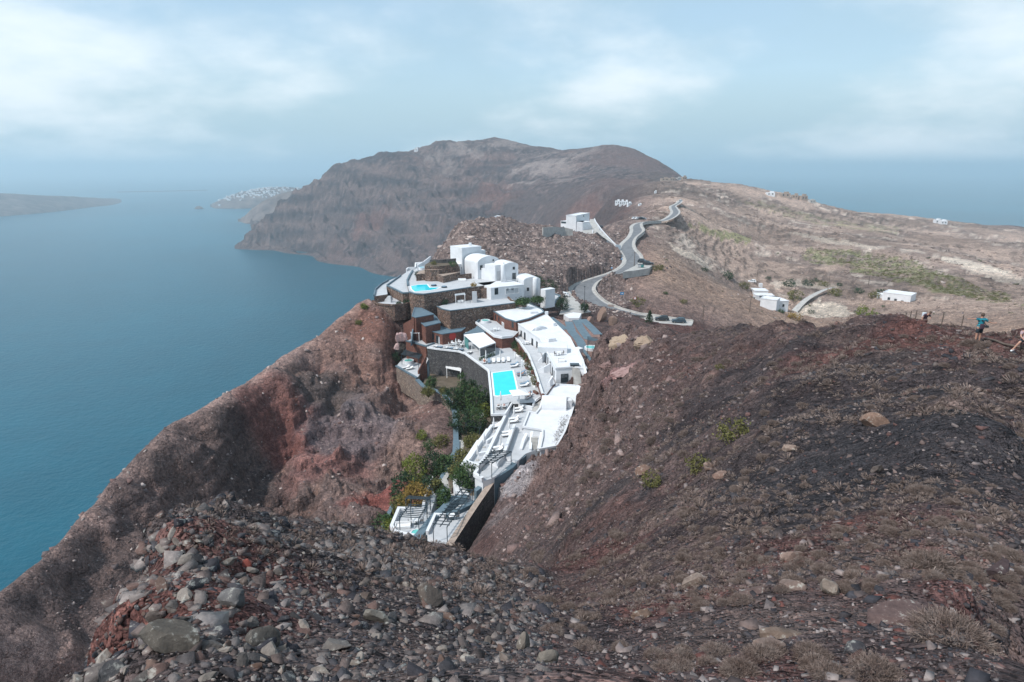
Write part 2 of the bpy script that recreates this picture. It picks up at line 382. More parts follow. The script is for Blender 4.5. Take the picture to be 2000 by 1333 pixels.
# ---- relief by region
PX = 1000 + 1180 * np.tan(AZg)                # direction, as a column of the photograph
near = 1 - sstep(25, 70, RR)
bowl = sstep(40, 62, RR) * (1 - sstep(190, 260, RR)) * (1 - sstep(760, 880, PX))
rslope = sstep(60, 90, RR) * (1 - sstep(130, 170, RR)) * sstep(1080, 1180, PX)
knoll = sstep(190, 220, RR) * (1 - sstep(420, 600, RR)) * (1 - sstep(1190, 1260, PX)) * sstep(780, 860, PX)
plainz = sstep(190, 240, RR) * (1 - sstep(1250, 1500, RR)) * sstep(1200, 1300, PX)
mount = sstep(900, 1300, RR) * (1 - sstep(1330, 1420, PX))
def carve(n, w, pct=86):                      # relief only bites into the surveyed surface, so crests stay where they were sighted
    m = w > 0.5
    return w * (n - np.percentile(n[m], pct))
Z += near * 0.07 * fbm(X, Y, 2.6, 3, 0.55, 1) * np.clip(RR / 7, 0.35, 2.0) + carve(0.16 * fbm(X, Y, 8, 3, 0.5, 2) * sstep(5, 14, RR), near, 80)
gl = 1 - np.abs(noise2(X / 13 + 0.35 * noise2(X / 9, Y / 9, 5), Y / 30, 3)) * 2.0      # gullies down the bowl
Z += carve(3.4 * gl * sstep(-40, -47, Z) + 1.5 * fbm(X, Y, 20, 5, 0.55, 4, True) + 0.8 * fbm(X, Y, 6, 4, 0.6, 6, True), bowl, 90) * (0.22 + 0.78 * sstep(330, 520, PX)) * (1 - 0.8 * sstep(-46, -41, Z))
Z += carve(1.3 * fbm(X, Y, 14, 5, 0.55, 8, True) * (1 - sstep(1240, 1400, PX)) + 0.4 * fbm(X, Y, 9, 4, 0.55, 9), rslope, 85)
qb = Z / 2.6 + 0.5 * fbm(X, Y, 26, 3, 0.5, 18); fb = np.floor(qb); lb_ = (fb + sstep(0.55, 1.0, qb - fb) - qb) * 2.6     # ledges of the old lava beds
Z += lb_ * bowl * 0.6 * sstep(-42.5, -46, Z)
midr = sstep(11, 26, RR) * (1 - sstep(112, 128, RR)) * sstep(1040, 1120, PX)
Z += carve((0.55 * fbm(X, Y, 13, 5, 0.58, 14, True) + 0.5 * fbm(X, Y, 5, 3, 0.55, 15)) * np.clip(RR / 45, 0.35, 1.4), midr, 80)
rim_ = sstep(55, 75, RR) * (1 - sstep(120, 132, RR)) * sstep(985, 1040, PX) * (1 - sstep(1180, 1290, PX))
Z += carve(2.2 * fbm(X, Y, 9, 5, 0.6, 16, True), rim_, 75)
Z += carve(1.3 * fbm(X, Y, 12, 5, 0.6, 12), knoll, 88)
ter = fbm(X, Y, 120, 3, 0.5, 21)              # farmed terraces: steps that follow the contours
Zt = Z + plainz * (3.0 * ter + 1.5 * fbm(X, Y, 34, 5, 0.6, 22))
step = 2.6
tq = Zt / step; fq = np.floor(tq); st = (fq + sstep(0.72, 1.0, tq - fq)) * step
Z = np.where(plainz > 0, Zt + (st - Zt) * plainz * 0.62 * sstep(300, 420, RR) * sstep(-0.35, 0.35, fbm(X, Y, 150, 3, 0.5, 24)), Z)
ca, sa = math.cos(0.6), math.sin(0.6)
Xr, Yr = X * ca + Y * sa, -X * sa + Y * ca
cliffm = mount * (1 - sstep(940, 1080, PX)) * sstep(-246, -200, Z)
lowm = sstep(-246, -215, Z)
Z += carve(7 * fbm(X, Y, 160, 6, 0.55, 31), mount, 90) * lowm + carve(24 * fbm(Xr, Yr * 0.35, 150, 6, 0.62, 33, True) + 5 * np.sin(2 * np.pi * (Z / 38.0 + 0.25 * fbm(X, Y, 300, 3, 0.5, 36))), cliffm, 96) * lowm * (1 - 0.6 * sstep(-50, 20, Z))
Z = np.where((PX < 505) & (RR > 2330), np.minimum(Z, -252), Z); Z = np.where((PX < 468), np.where(RR > 1500, np.minimum(Z, -250), Z), Z)
Z = np.where((PX > 1345) & (RR > 1700), np.minimum(Z, -200 - 60 * sstep(1700, 2100, RR)), Z)
qm = Z / 24.0 + 0.8 * fbm(X, Y, 420, 4, 0.5, 38); fm_ = np.floor(qm); Z += (fm_ + sstep(0.5, 1.0, qm - fm_) - qm) * 24.0 * cliffm * 0.5 * sstep(-236, -215, Z) * (1 - sstep(-30, 20, Z))
# ---- terrace cuts: every built platform keeps the ground below its deck
BUILT = []                                    # footprints of everything built
def in_poly(poly, x, y):
    ins = np.zeros(x.shape, bool); n = len(poly)
    for i in range(n):
        x0, y0 = poly[i]; x1, y1 = poly[(i + 1) % n]
        c = ((y0 > y) != (y1 > y))
        with np.errstate(divide='ignore', invalid='ignore'):
            ins ^= c & (x < (x1 - x0) * (y - y0) / (y1 - y0) + x0)
    return ins
def cut(poly, z, grow=1.2):
    BUILT.append([tuple(p) for p in poly])
    c = np.mean(np.array(poly), 0); pts = [(p[0] + (p[0] - c[0]) / max(1e-6, math.hypot(p[0] - c[0], p[1] - c[1])) * grow, p[1] + (p[1] - c[1]) / max(1e-6, math.hypot(p[0] - c[0], p[1] - c[1])) * grow) for p in poly]
    a = np.array(pts); m = (X > a[:, 0].min()) & (X < a[:, 0].max()) & (Y > a[:, 1].min()) & (Y < a[:, 1].max())
    ii = np.where(m)
    ins = in_poly(pts, X[ii], Y[ii]); i0, i1 = ii[0][ins], ii[1][ins]
    Z[i0, i1] = np.minimum(Z[i0, i1], z)
def height(x, y):
    a = math.atan2(x, y); lr = math.log(math.hypot(x, y))
    ja = (a - AZ[0]) / (AZ[1] - AZ[0]); ja = min(max(ja, 0), NA - 1.001); j = int(ja); fj = ja - j
    i = int(np.searchsorted(LR, lr)) - 1; i = min(max(i, 0), NR - 2); fi = min(max((lr - LR[i]) / (LR[i + 1] - LR[i]), 0), 1)
    return float((Z[i, j] * (1 - fj) + Z[i, j + 1] * fj) * (1 - fi) + (Z[i + 1, j] * (1 - fj) + Z[i + 1, j + 1] * fj) * fi)
def heights(x, y):
    a = np.arctan2(x, y); lr = np.log(np.hypot(x, y))
    ja = np.clip((a - AZ[0]) / (AZ[1] - AZ[0]), 0, NA - 1.001); j = ja.astype(int); fj = ja - j
    i = np.clip(np.searchsorted(LR, lr) - 1, 0, NR - 2); fi = np.clip((lr - LR[i]) / (LR[i + 1] - LR[i]), 0, 1)
    return (Z[i, j] * (1 - fj) + Z[i, j + 1] * fj) * (1 - fi) + (Z[i + 1, j] * (1 - fj) + Z[i + 1, j + 1] * fj) * fi
def hit(px, py, r0=3.0, r1=3200.0):
    """where the sight line through a pixel first meets the ground"""
    x, y, d = ray(px, py); h = math.hypot(x, y)
    rs = np.exp(np.linspace(math.log(r0), math.log(r1), 1600)); xs, ys, zs = x / h * rs, y / h * rs, d / h * rs
    w = np.where(zs < heights(xs, ys))[0]
    if not len(w): return None
    k = w[0]; return Vector((xs[k], ys[k], height(xs[k], ys[k])))
# ================================================================ building materials
M = {}
M['white'] = plain('white_lime_plaster', (0.67, 0.68, 0.70), 0.8, 0.10, 0.5, bump=0.15)
M['whitepaint'] = plain('white_paint', (0.80, 0.80, 0.80), 0.5, 0.05, 3)
M['deck'] = plain('pale_screed', (0.47, 0.48, 0.495), 0.8, 0.10, 0.8)
M['slate'] = plain('blue_grey_coping', (0.115, 0.165, 0.20), 0.8, 0.16, 0.9)
M['stone'] = stonewall('brown_rubble_wall', [(0.10, 0.07, 0.06), (0.20, 0.13, 0.10), (0.30, 0.19, 0.145), (0.17, 0.125, 0.11), (0.40, 0.30, 0.24), (0.14, 0.11, 0.10)], 2.6)
M['stone2'] = stonewall('pale_rubble_wall', [(0.20, 0.155, 0.13), (0.31, 0.235, 0.195), (0.24, 0.20, 0.175), (0.38, 0.31, 0.26), (0.17, 0.14, 0.125)], 2.2, (0.12, 0.10, 0.09))
M['darkstone'] = stonewall('dark_grey_lava_wall', [(0.070, 0.070, 0.075), (0.105, 0.105, 0.11), (0.145, 0.145, 0.15), (0.085, 0.083, 0.085), (0.19, 0.185, 0.185)], 3.2)
M['brick'] = stonewall('red_brown_stone_facing', [(0.145, 0.065, 0.050), (0.20, 0.085, 0.065), (0.25, 0.115, 0.085), (0.17, 0.080, 0.066)], 3.5, (0.10, 0.06, 0.05), 0.5)
M['gravel'] = stonewall('pink_lava_gravel', [(0.20, 0.12, 0.10), (0.31, 0.20, 0.17), (0.26, 0.155, 0.13), (0.38, 0.27, 0.23)], 2.6, (0.13, 0.085, 0.075), 0.5)
M['concrete'] = plain('worn_concrete', (0.40, 0.385, 0.365), 0.9, 0.22, 0.7)
M['tan'] = plain('sandy_mortar', (0.34, 0.27, 0.225), 0.9, 0.25, 1.2, bump=0.4)
M['metal'] = plain('dark_slate_steel', (0.050, 0.072, 0.088), 0.5, 0.1, 4, 0.3)
M['timber'] = plain('weathered_timber', (0.115, 0.088, 0.072), 0.85, 0.25, 5)
M['glass'] = plain('window_glass', (0.030, 0.042, 0.050), 0.08, 0.3, 0.8, spec=0.7)
M['frame'] = plain('dark_window_frame', (0.040, 0.048, 0.055), 0.5, 0.1, 3)
M['cushion'] = plain('white_cushion', (0.74, 0.74, 0.74), 0.9, 0.06, 6)
M['cushblue'] = plain('blue_grey_cushion', (0.20, 0.28, 0.36), 0.9, 0.1, 6)
M['wood'] = plain('lounger_frame', (0.13, 0.12, 0.115), 0.6, 0.2, 6)
M['soil'] = plain('garden_soil', (0.12, 0.095, 0.07), 0.95, 0.3, 1.0)
M['skin'] = plain('tanned_skin', (0.45, 0.25, 0.18), 0.55, 0.1, 8)
M['red'] = plain('red_cloth', (0.42, 0.05, 0.04), 0.8, 0.1, 4)
M['teal'] = plain('teal_glass_screen', (0.06, 0.22, 0.21), 0.35, 0.1, 2)
M['terracotta'] = plain('terracotta', (0.36, 0.13, 0.07), 0.85, 0.2, 5)
def water(name, c0, c1):
    m, nt, b = newmat(name)
    n = nnoise(nt, 0.6, 4, 0.5, gpos(nt)); n2 = nnoise(nt, 2.2, 3, 0.5, gpos(nt))
    nt.links.new(nramp(nt, n.outputs['Fac'], [(0.3, c0), (0.7, c1)]), b.inputs['Base Color'])
    b.inputs['Roughness'].default_value = 0.06; nbump(nt, b, n2.outputs['Fac'], 0.12, 0.2)
    return m
M['pool'] = water('pool_water', (0.0, 0.60, 0.72), (0.012, 0.68, 0.80))
M['spa'] = water('jacuzzi_water', (0.10, 0.46, 0.42), (0.16, 0.56, 0.52))
# ================================================================ the hotel on the spur: platforms first
VW = {'z1': (700, 460, 5.0), 'z2': (760, 560, 4.762), 'z3': (740, 700, 3.507), 'a2': (840, 460, 8.333), 'a3': (720, 500, 11.11), 'a4': (900, 700, 11.11),
      'a5': (920, 760, 8.332), 'a6': (740, 860, 6.347), 'a7': (980, 580, 7.405), 'a8': (760, 620, 9.52), 'b3': (1060, 380, 7.143), 'b4': (1060, 540, 5.882), 'b2': (1400, 530, 5.0)}
def pq(v, x, y):
    a, b, s = VW[v]; return a + x / s, b + y / s
def tr(v, pts): return [pq(v, x, y) for x, y in pts]
def flat(px, z): return [at_z(x, y, z).xy for x, y in px]
def bevel(o, w=0.1, seg=2):
    m = o.modifiers.new('soft_edges', 'BEVEL'); m.width = w; m.segments = seg; m.limit_method = 'ANGLE'; m.angle_limit = R(40); return o
def slab(name, px, z, zbot, top, side, label, cat='terrace', dcut=0.35, par=None, edge=None, sname='retaining_wall'):
    """a built platform: deck (the thing's own mesh), its retaining wall, and low edge walls"""
    pts = [tuple(p) for p in flat(px, z)]
    n = len(pts); a = sum(pts[i][0] * pts[(i + 1) % n][1] - pts[(i + 1) % n][0] * pts[i][1] for i in range(n))
    if a < 0: pts_o = pts[::-1]
    else: pts_o = pts
    o = mesh_obj(name, [(x, y, z) for x, y in pts_o], [tuple(range(n))], M[top])
    tag(o, label, cat)
    w = MB(); vs = [(x, y, zbot) for x, y in pts_o] + [(x, y, z) for x, y in pts_o]
    w.add(vs, [(i, (i + 1) % n, n + (i + 1) % n, n + i) for i in range(n)]); w.build(sname, M[side], o)
    cut(pts, z - dcut)
    if par:                                  # par: list of (index list, height, thickness, material)
        for idx, h, th, mt in par:
            q = [pts[i % n] for i in idx]
            e = MB().ribbon_wall(q, z - 0.02, z + h, th).build('parapet', M[mt], o)
            if mt == 'white': bevel(e, 0.07)
    return o
def px_wall(name, px, ztop, zbot, th, mat, label=None, cat='wall', parent=None, bev=0.0):
    """a free wall traced along its top"""
    zt = ztop if isinstance(ztop, (list, tuple)) else [ztop] * len(px)
    zb = zbot if isinstance(zbot, (list, tuple)) else [zbot] * len(px)
    pts = [at_z(x, y, z).xy for (x, y), z in zip(px, zt)]
    o = MB().ribbon_wall(pts, list(zb), list(zt), th).build(name, M[mat], parent)
    if bev: bevel(o, bev)
    if label: tag(o, label, cat)
    return o
def dots(px, z): return [at_z(x, y, z) for x, y in px]
class House:
    """blocks with openings under one Empty"""
    def __init__(s, name, label, cat='building'):
        s.root = empty(name); tag(s.root, label, cat)
    def block(s, A, B, ztop, zbot, depth, wall='white', roof=None, name='wall', rim=0.0, cutz=None):
        a, b = at_z(*A, ztop), at_z(*B, ztop)
        d = (b - a).xy.normalized(); nrm = Vector((-d.y, d.x))
        if nrm.y < 0: nrm = -nrm
        c, e = b.xy + nrm * depth, a.xy + nrm * depth
        pts = [tuple(a.xy), tuple(b.xy), tuple(c), tuple(e)]
        o = MB().prism(pts, zbot, ztop).build(name, M[wall], s.root); bevel(o, 0.18, 3)
        if rim: bevel(MB().ribbon_wall(pts, ztop - 0.05, ztop + rim, 0.25, closed=True).build('roof_rim', M[wall], s.root), 0.06)
        cut(pts, (zbot + 0.2) if cutz is None else cutz, 0.8)
        s.a, s.b, s.n = a, b, nrm
        return a, b
    def poly(s, px, ztop, zbot, wall='white', roof='white', name='wall', rim=0.0):
        pts = [tuple(p) for p in flat(px, ztop)]
        o = MB().prism(pts, zbot, ztop, 1, 0).build(name, [M[wall], M[roof]], s.root)
        if wall == 'white': bevel(o, 0.15, 2)
        if rim:
            e = MB().ribbon_wall(pts, ztop - 0.05, ztop + rim, 0.3, closed=True).build('roof_rim', M['white' if wall == 'white' else 'slate'], s.root); bevel(e, 0.06)
        cut(pts, zbot + 0.3, 0.8)
        return pts
    def vault(s, A, B, z0, h, depth, wall='white', zbot=None, name='vaulted_roof', n=14):
        """a barrel roof whose axis runs away from the front edge A-B (arched gable to the front)"""
        a, b = at_z(*A, z0), at_z(*B, z0); d = (b - a); L = d.length; d.normalize(); nrm = Vector((-d.y, d.x, 0))
        if nrm.y < 0: nrm = -nrm
        arc = [(a + d * (L * (0.5 - 0.5 * math.cos(math.pi * k / n))) + Vector((0, 0, h * math.sin(math.pi * k / n)))) for k in range(n + 1)]
        if zbot is not None: arc = [Vector((a.x, a.y, zbot))] + arc + [Vector((b.x, b.y, zbot))]
        k = len(arc); back = [p + nrm * depth for p in arc]
        m = MB(); m.add(arc + back, [(i, i + 1, k + i + 1, k + i) for i in range(k - 1)] + [tuple(range(k))[::-1], tuple(range(k, 2 * k))])
        o = m.build(name, M[wall], s.root); s.a, s.b, s.n = a, b, nrm
        return a, b
    def tunnel(s, A, B, z0, h, width, wall='white', name='vaulted_roof', n=14):
        """a barrel roof whose axis runs along A-B"""
        a, b = at_z(*A, z0), at_z(*B, z0); d = (b - a).normalized(); nrm = Vector((-d.y, d.x, 0))
        if nrm.y < 0: nrm = -nrm
        arc = [(nrm * (width * (0.5 - 0.5 * math.cos(math.pi * k / n))) + Vector((0, 0, h * math.sin(math.pi * k / n)))) for k in range(n + 1)]
        k = n + 1; m = MB(); m.add([a + p for p in arc] + [b + p for p in arc], [(i, i + 1, k + i + 1, k + i) for i in range(k - 1)] + [tuple(range(k))[::-1], tuple(range(k, 2 * k))])
        return m.build(name, M[wall], s.root)
    def opening(s, c, w, h, a=None, b=None, kind='window', frame='frame', pane='glass', bars=1, name=None):
        """c: pixel of the middle; on the face through a-b"""
        a = a or s.a; b = b or s.b; w *= 1.2; h *= 1.15 if kind != 'door' else 1.0
        d = Vector(((b - a).x, (b - a).y, 0)).normalized(); nrm = Vector((-d.y, d.x, 0))
        if nrm.y < 0: nrm = -nrm
        if nrm.dot(Vector((a.x, a.y, 0))) < 0: nrm = -nrm
        o = on_wall(*c, a, b) - nrm * 0.03
        def bar(m, u0, u1, v0, v1, t0, t1):
            vs = [o + d * u + Vector((0, 0, v)) - nrm * t for t in (t0, t1) for u, v in ((u0, v0), (u1, v0), (u1, v1), (u0, v1))]
            m.add(vs, [(0, 1, 2, 3), (7, 6, 5, 4), (0, 4, 5, 1), (1, 5, 6, 2), (2, 6, 7, 3), (3, 7, 4, 0)])
        f = MB(); t = min(0.11, w * 0.14)
        bar(f, -w / 2, w / 2, h / 2 - t, h / 2, -0.06, 0.05); bar(f, -w / 2, w / 2, -h / 2, -h / 2 + t, -0.06, 0.07)
        bar(f, -w / 2, -w / 2 + t, -h / 2 + t, h / 2 - t, -0.06, 0.05); bar(f, w / 2 - t, w / 2, -h / 2 + t, h / 2 - t, -0.06, 0.05)
        for k in range(bars):
            u = -w / 2 + w * (k + 1) / (bars + 1); bar(f, u - 0.03, u + 0.03, -h / 2 + t, h / 2 - t, -0.05, 0.035)
        if kind == 'door' and h > 1.6: bar(f, -w / 2 + t, w / 2 - t, -0.05, 0.02, -0.05, 0.03)
        fo = f.build(name or kind, M[frame], s.root)
        g = MB(); bar(g, -w / 2 + t * 0.6, w / 2 - t * 0.6, -h / 2 + t * 0.6, h / 2 - t * 0.6, -0.05, 0.0)
        g.build('pane', M[pane], fo)
        return fo
    def drum(s, c, z0, z1, r, name='round_buttress', wall='white'):
        p = at_z(*c, z1); MB().lathe((p.x, p.y, 0), [(r * 1.05, z0), (r, z1 - 0.3), (r * 0.85, z1), (r * 0.4, z1 + 0.12), (0.02, z1 + 0.15)], 16).build(name, M[wall], s.root, True)
    def box(s, c, size, z, name, wall='white', rz=0.0):
        p = at_z(*c, z); o = MB().box((p.x, p.y, z + size[2] / 2), size, rz).build(name, M[wall], s.root); bevel(o, 0.06); return o

# ---- upper villa and its stone terraces
slab('crescent_terrace', tr('a3', [(95,990),(150,1045),(300,1075),(560,1088),(800,1062),(960,1010),(900,900),(500,860),(200,955)]), -36.3, -40.5, 'deck', 'stone', 'small crescent terrace with curved stone wall, lowest of the upper villa', par=[([0,1,2,3,4,5], 0.45, 0.4, 'stone')])
slab('side_terrace', tr('a3', [(120,880),(260,858),(410,835),(385,665),(640,480),(700,430),(430,545),(270,635),(150,745)]), -34.4, -39, 'deck', 'stone', 'narrow white terrace at the cliff edge, behind the crescent terrace', par=[([6,7,8,0], 0.5, 0.35, 'slate')])
slab('outlook_terrace', tr('a3', [(400,655),(560,730),(740,820),(870,815),(838,640),(832,520),(885,400),(1025,290),(960,258),(700,440)]), -33.6, -39.5, 'deck', 'stone', 'empty pale terrace left of the small upper pool', par=[([0,1,2,3], 0.35, 0.35, 'slate'), ([0,9], 0.45, 0.35, 'slate')])
slab('upper_pool_terrace', [(796.5,559.4),(799.2,571.1),(810,574.7),(828,575.6),(855,572),(920.4,562),(957.6,556),(975,546),(930,536),(870,534),(815,523),(806,530),(800,540),(795.5,550)], -33.0, -41, 'deck', 'stone', 'upper terrace with free-form turquoise pool below the white villa', par=[([1,2,3,4,5], 0.25, 0.4, 'slate'), ([11,12,13,0], 0.45, 0.5, 'slate')])
slab('planter_bed', tr('a3', [(1030,400),(1150,388),(1430,385),(1620,440),(1700,420),(1980,360),(1990,230),(1210,300),(1100,330)]), -30.9, -34, 'tan', 'stone', 'lowest and widest curved stone planter beside the upper pool', 'planter')
slab('planter_bed', tr('a3', [(1212,300),(1350,310),(1520,302),(1750,272),(1975,232),(1940,190),(1220,230)]), -29.5, -33, 'tan', 'stone', 'middle tier of the curved stone planters beside the upper pool', 'planter')
slab('planter_bed', tr('a3', [(1215,226),(1500,226),(1750,203),(1940,185),(1900,130),(1340,130),(1230,190)]), -28.5, -32, 'soil', 'stone', 'top tier of the curved stone planters with dry shrubs', 'planter')
slab('sunbed_terrace', tr('a2', [(115,1160),(200,1205),(330,1232),(700,1187),(1100,1137),(1400,1100),(1260,970),(1000,980),(680,1040),(400,1085)]), -36.6, -45, 'deck', 'stone', 'wide white terrace with canopied daybed in front of the villa', par=[([0,1,2,3,4,5], 0.18, 0.35, 'slate')])
px_wall('stone_wall', tr('a2', [(780,905),(860,862),(985,838)]), [-34.6, -33.6, -33.2], -37.2, 0.7, 'stone', 'short stone wall stepping down beside the daybed terrace stairs')
px_wall('stone_wall', tr('a2', [(300,655),(500,640),(670,620)]), [-31.6, -31.5, -31.4], -33.4, 0.6, 'stone', 'low brown stone wall behind the white sofa on the upper terrace')
px_wall('stone_wall', tr('a2', [(1255,975),(1320,1050),(1400,1075),(1570,1085)]), [-36.0, -36.3, -36.6, -36.8], -41, 0.5, 'stone', 'stone wall with dark coping below the villa porch')
px_wall('white_parapet', tr('a3', [(1050,205),(1190,125),(1340,8)]), [-30.6, -29.6, -28.2], -33, 0.35, 'white', 'white parapet climbing to the dry hillside behind the villa jacuzzi', bev=0.08)
px_wall('white_parapet', tr('a3', [(820,285),(860,250),(1010,245),(1015,150),(1180,130)]), [-32.9, -32.6, -32.6, -31.4, -31.0], -35, 0.4, 'white', 'stepped white parapet at the cliff side of the upper villa', bev=0.08)
px_wall('stone_wall', tr('a2', [(0,400),(200,395),(420,375)]), [-27.6, -27.4, -27.2], -30, 0.5, 'darkstone', 'dark stone wall at the foot of the rocky hill behind the villa')

vl = House('white_villa', 'large stepped white villa with chimney on the upper terrace', 'villa')
vl.block(pq('a2', 515, 205), pq('a2', 838, 176), -24.1, -34, 7.0)
vl.opening(pq('a2', 622, 372), 0.9, 1.2); vl.opening(pq('a2', 800, 366), 0.45, 0.7, bars=0)
vl.box(pq('a2', 652, 178), (0.9, 0.9, 1.1), -24.1, 'chimney')
vl.block(pq('a2', 682, 268), pq('a2', 905, 240), -25.6, -34, 4.0)
vl.block(pq('a2', 465, 470), pq('a2', 800, 428), -29.2, -34, 8.0)
vl.opening(pq('a2', 660, 545), 4.0, 2.0, bars=1, frame='whitepaint'); vl.opening(pq('a2', 512, 530), 0.3, 0.4, bars=0)
vl.opening(pq('a2', 725, 685), 0.5, 0.6, bars=0)
a_, b_ = vl.vault(pq('a2', 775, 455), pq('a2', 1128, 420), -28.0, 1.9, 8.0, zbot=-34)
vl.opening(pq('a2', 833, 525), 0.75, 1.2); vl.opening(pq('a2', 1028, 405), 0.45, 0.5, bars=0); vl.opening(pq('a2', 858, 682), 0.75, 1.0)
vl.block(pq('a2', 905, 545), pq('a2', 1065, 520), -29.6, -34, 3.0)
vl.block(pq('a2', 1062, 492), pq('a2', 1190, 470), -28.2, -34, 4.5)
vl.opening(pq('a2', 1115, 655), 1.6, 2.6, frame='white', pane='deck', bars=0, kind='niche')  # flat grey pane paints the shade of this wall face
vl.drum(pq('a2', 1190, 470), -34, -27.6, 0.75)
vl.vault(pq('a2', 1205, 500), pq('a2', 1435, 482), -28.4, 0.9, 7.0, zbot=-34)
vl.opening(pq('a2', 1362, 535), 0.6, 0.7); vl.opening(pq('a2', 1366, 662), 1.0, 1.9, kind='door', bars=1); vl.opening(pq('a2', 1213, 693), 0.25, 0.3, bars=0)
vl.block(pq('a2', 985, 855), pq('a2', 1535, 800), -33.0, -38, 9.0)
vl.opening(pq('a2', 1078, 912), 0.95, 1.9, kind='door'); vl.opening(pq('a2', 1335, 905), 3.8, 1.5, bars=2, frame='whitepaint', pane='deck', kind='porch'); vl.opening(pq('a2', 1258, 880), 0.5, 0.5); vl.opening(pq('a2', 1340, 872), 0.5, 0.5)
vl.vault(pq('a2', 1525, 735), pq('a2', 1795, 715), -32.2, 0.9, 7.0, zbot=-40)
vl.opening(pq('a2', 1592, 878), 0.6, 0.9); vl.opening(pq('a2', 1598, 1040), 0.55, 0.9, bars=0)
vl.drum(pq('a2', 1715, 690), -40, -31.4, 0.8)
vl.block(pq('a2', 1795, 872), pq('a2', 1878, 890), -34.4, -40, 4.0)
vl.box(pq('a2', 1490, 670), (0.5, 0.5, 0.9), -32.2, 'chimney'); vl.box(pq('a2', 1195, 470), (0.5, 0.5, 0.6), -27.6, 'chimney')
# pale stair up to the sunbed terrace
st_ = empty('terrace_stairs'); tag(st_, 'white stairs between daybed terrace and upper pool terrace', 'stairs')
for k in range(8):
    p = at_z(*pq('a2', 735 - 2 * k, 1035 - 17 * k), -36.6 + 0.4 * (k + 1)); MB().box((p.x, p.y, -36.6 + 0.2 * (k + 1)), (1.3, 0.55, 0.4 * (k + 1)), 0.1).build('step', M['deck'], st_)
st_ = empty('terrace_stairs'); tag(st_, 'short white stairs down to the crescent terrace', 'stairs')
for k in range(6):
    p = at_z(*pq('a3', 375 + 16 * k, 968 - 19 * k), -36.3 + 0.3 * (k + 1)); MB().box((p.x, p.y, -36.3 + 0.15 * (k + 1)), (1.0, 0.5, 0.3 * (k + 1)), -0.5).build('step', M['deck'], st_)

# ---- red-brown stone building with slate roofs
rb = House('red_stone_annex', 'red-brown stone annex with three stepped slate-grey flat roofs')
rb.poly(tr('z1', [(525,790),(560,806),(735,773),(612,712),(550,708)]), -36.8, -46, 'brick', 'slate', rim=0.15)
rb.poly(tr('z1', [(572,822),(655,890),(800,856),(760,800),(735,776),(600,800)]), -38.4, -46, 'brick', 'slate', rim=0.15)
rb.poly(tr('z1', [(600,882),(660,925),(820,966),(1000,940),(1042,905),(900,925),(790,888),(660,892)]), -40.2, -46, 'brick', 'slate', rim=0.15)
wa, wb = at_z(*pq('z1', 660, 925), -40.2), at_z(*pq('z1', 820, 966), -40.2)
rb.opening(pq('z1', 725, 990), 0.8, 1.3, wa, wb); rb.opening(pq('z1', 773, 1018), 0.85, 2.1, wa, wb, kind='door')
wc, wd = at_z(*pq('z1', 572, 822), -38.4), at_z(*pq('z1', 655, 890), -38.4)
rb.opening(pq('z1', 598, 970), 0.9, 2.2, wc, wd, kind='door', frame='slate')
we, wf = at_z(*pq('z1', 820, 966), -40.2), at_z(*pq('z1', 1000, 940), -40.2)
ps = on_wall(*pq('z1', 918, 985), we, wf)
px_wall('slanted_wall', tr('z1', [(445,862),(500,832),(548,808)]), [-39.2, -38.0, -37.0], -44, 0.5, 'brick', 'slanting red-brown wall with grey coping beside the stone annex')
slab('annex_terrace', tr('a8', [(310,442),(690,548),(845,490),(700,415),(600,375),(450,395)]), -43.0, -49, 'deck', 'brick', 'small annex terrace over a red-brown wall, with white daybed frame', par=[([0,1,2], 0.3, 0.35, 'slate')])
px_wall('slanted_wall', tr('a8', [(410,440),(440,200),(510,180)]), [-41.9, -39.8, -39.4], -43.2, 0.35, 'slate', 'tall slate-edged side wall behind the annex daybed')

# ---- main pool deck
slab('main_pool_deck', [(834.6,680.4),(854.5,683.5),(896.5,688.3),(909,692.5),(953,725),(954.5,728),(959.4,775.6),(961,812.5),(986.4,811.6),(1000,790),(1046,786),(1060,775),(1040,716),(1003,684),(968,662),(930,640),(907,650),(868,668),(842,672)], -43.0, -51.5, 'deck', 'darkstone', 'large pale pool deck above a dark lava-stone retaining wall', par=[([0,1,2,3,4,5,6,7], 0.35, 0.45, 'white'), ([7,8,9], 0.4, 0.3, 'white')])
# ---- garden below the dark wall, jacuzzi terrace
slab('garden_terrace', [(826,752),(836,716),(868,728),(905,734),(956,760),(962,830),(962,880),(935,905),(896,900),(892,850),(889,806),(866,770)], -49.6, -54, 'soil', 'stone2', 'planted garden terrace full of shrubs below the dark lava wall')
slab('jacuzzi_terrace', tr('a8', [(130,915),(330,1032),(520,1140),(600,1010),(705,760),(600,700),(330,720),(240,780)]), -48.0, -54, 'deck', 'stone2', 'pale terrace with jacuzzi and striped pergola below the annex', par=[([0,1,2], 0.3, 0.5, 'slate')])
px_wall('curved_stone_wall', [(814.6,741),(827,754),(850,762),(865.5,769),(882.6,789),(888,805),(890,840),(891,882),(877,905),(862.6,939.5)], [-48.2,-48.8,-49.0,-49.2,-49.2,-49.2,-48.9,-48.6,-48.8,-49.2], [-54,-55,-56,-57,-57,-57,-57,-57,-58,-58], 0.8, 'stone2', 'long curved rubble wall holding the garden above the ravine')
px_wall('wall_coping', [(814.6,741),(827,754),(850,762),(865.5,769),(882.6,789),(888,805),(890,840),(891,882),(877,905),(862.6,939.5)], [-48.08,-48.68,-48.88,-49.08,-49.08,-49.08,-48.78,-48.48,-48.68,-49.08], [-48.3,-48.9,-49.1,-49.3,-49.3,-49.3,-49.0,-48.7,-48.9,-49.3], 1.0, 'slate', 'blue-grey coping along the curved garden wall', 'coping')
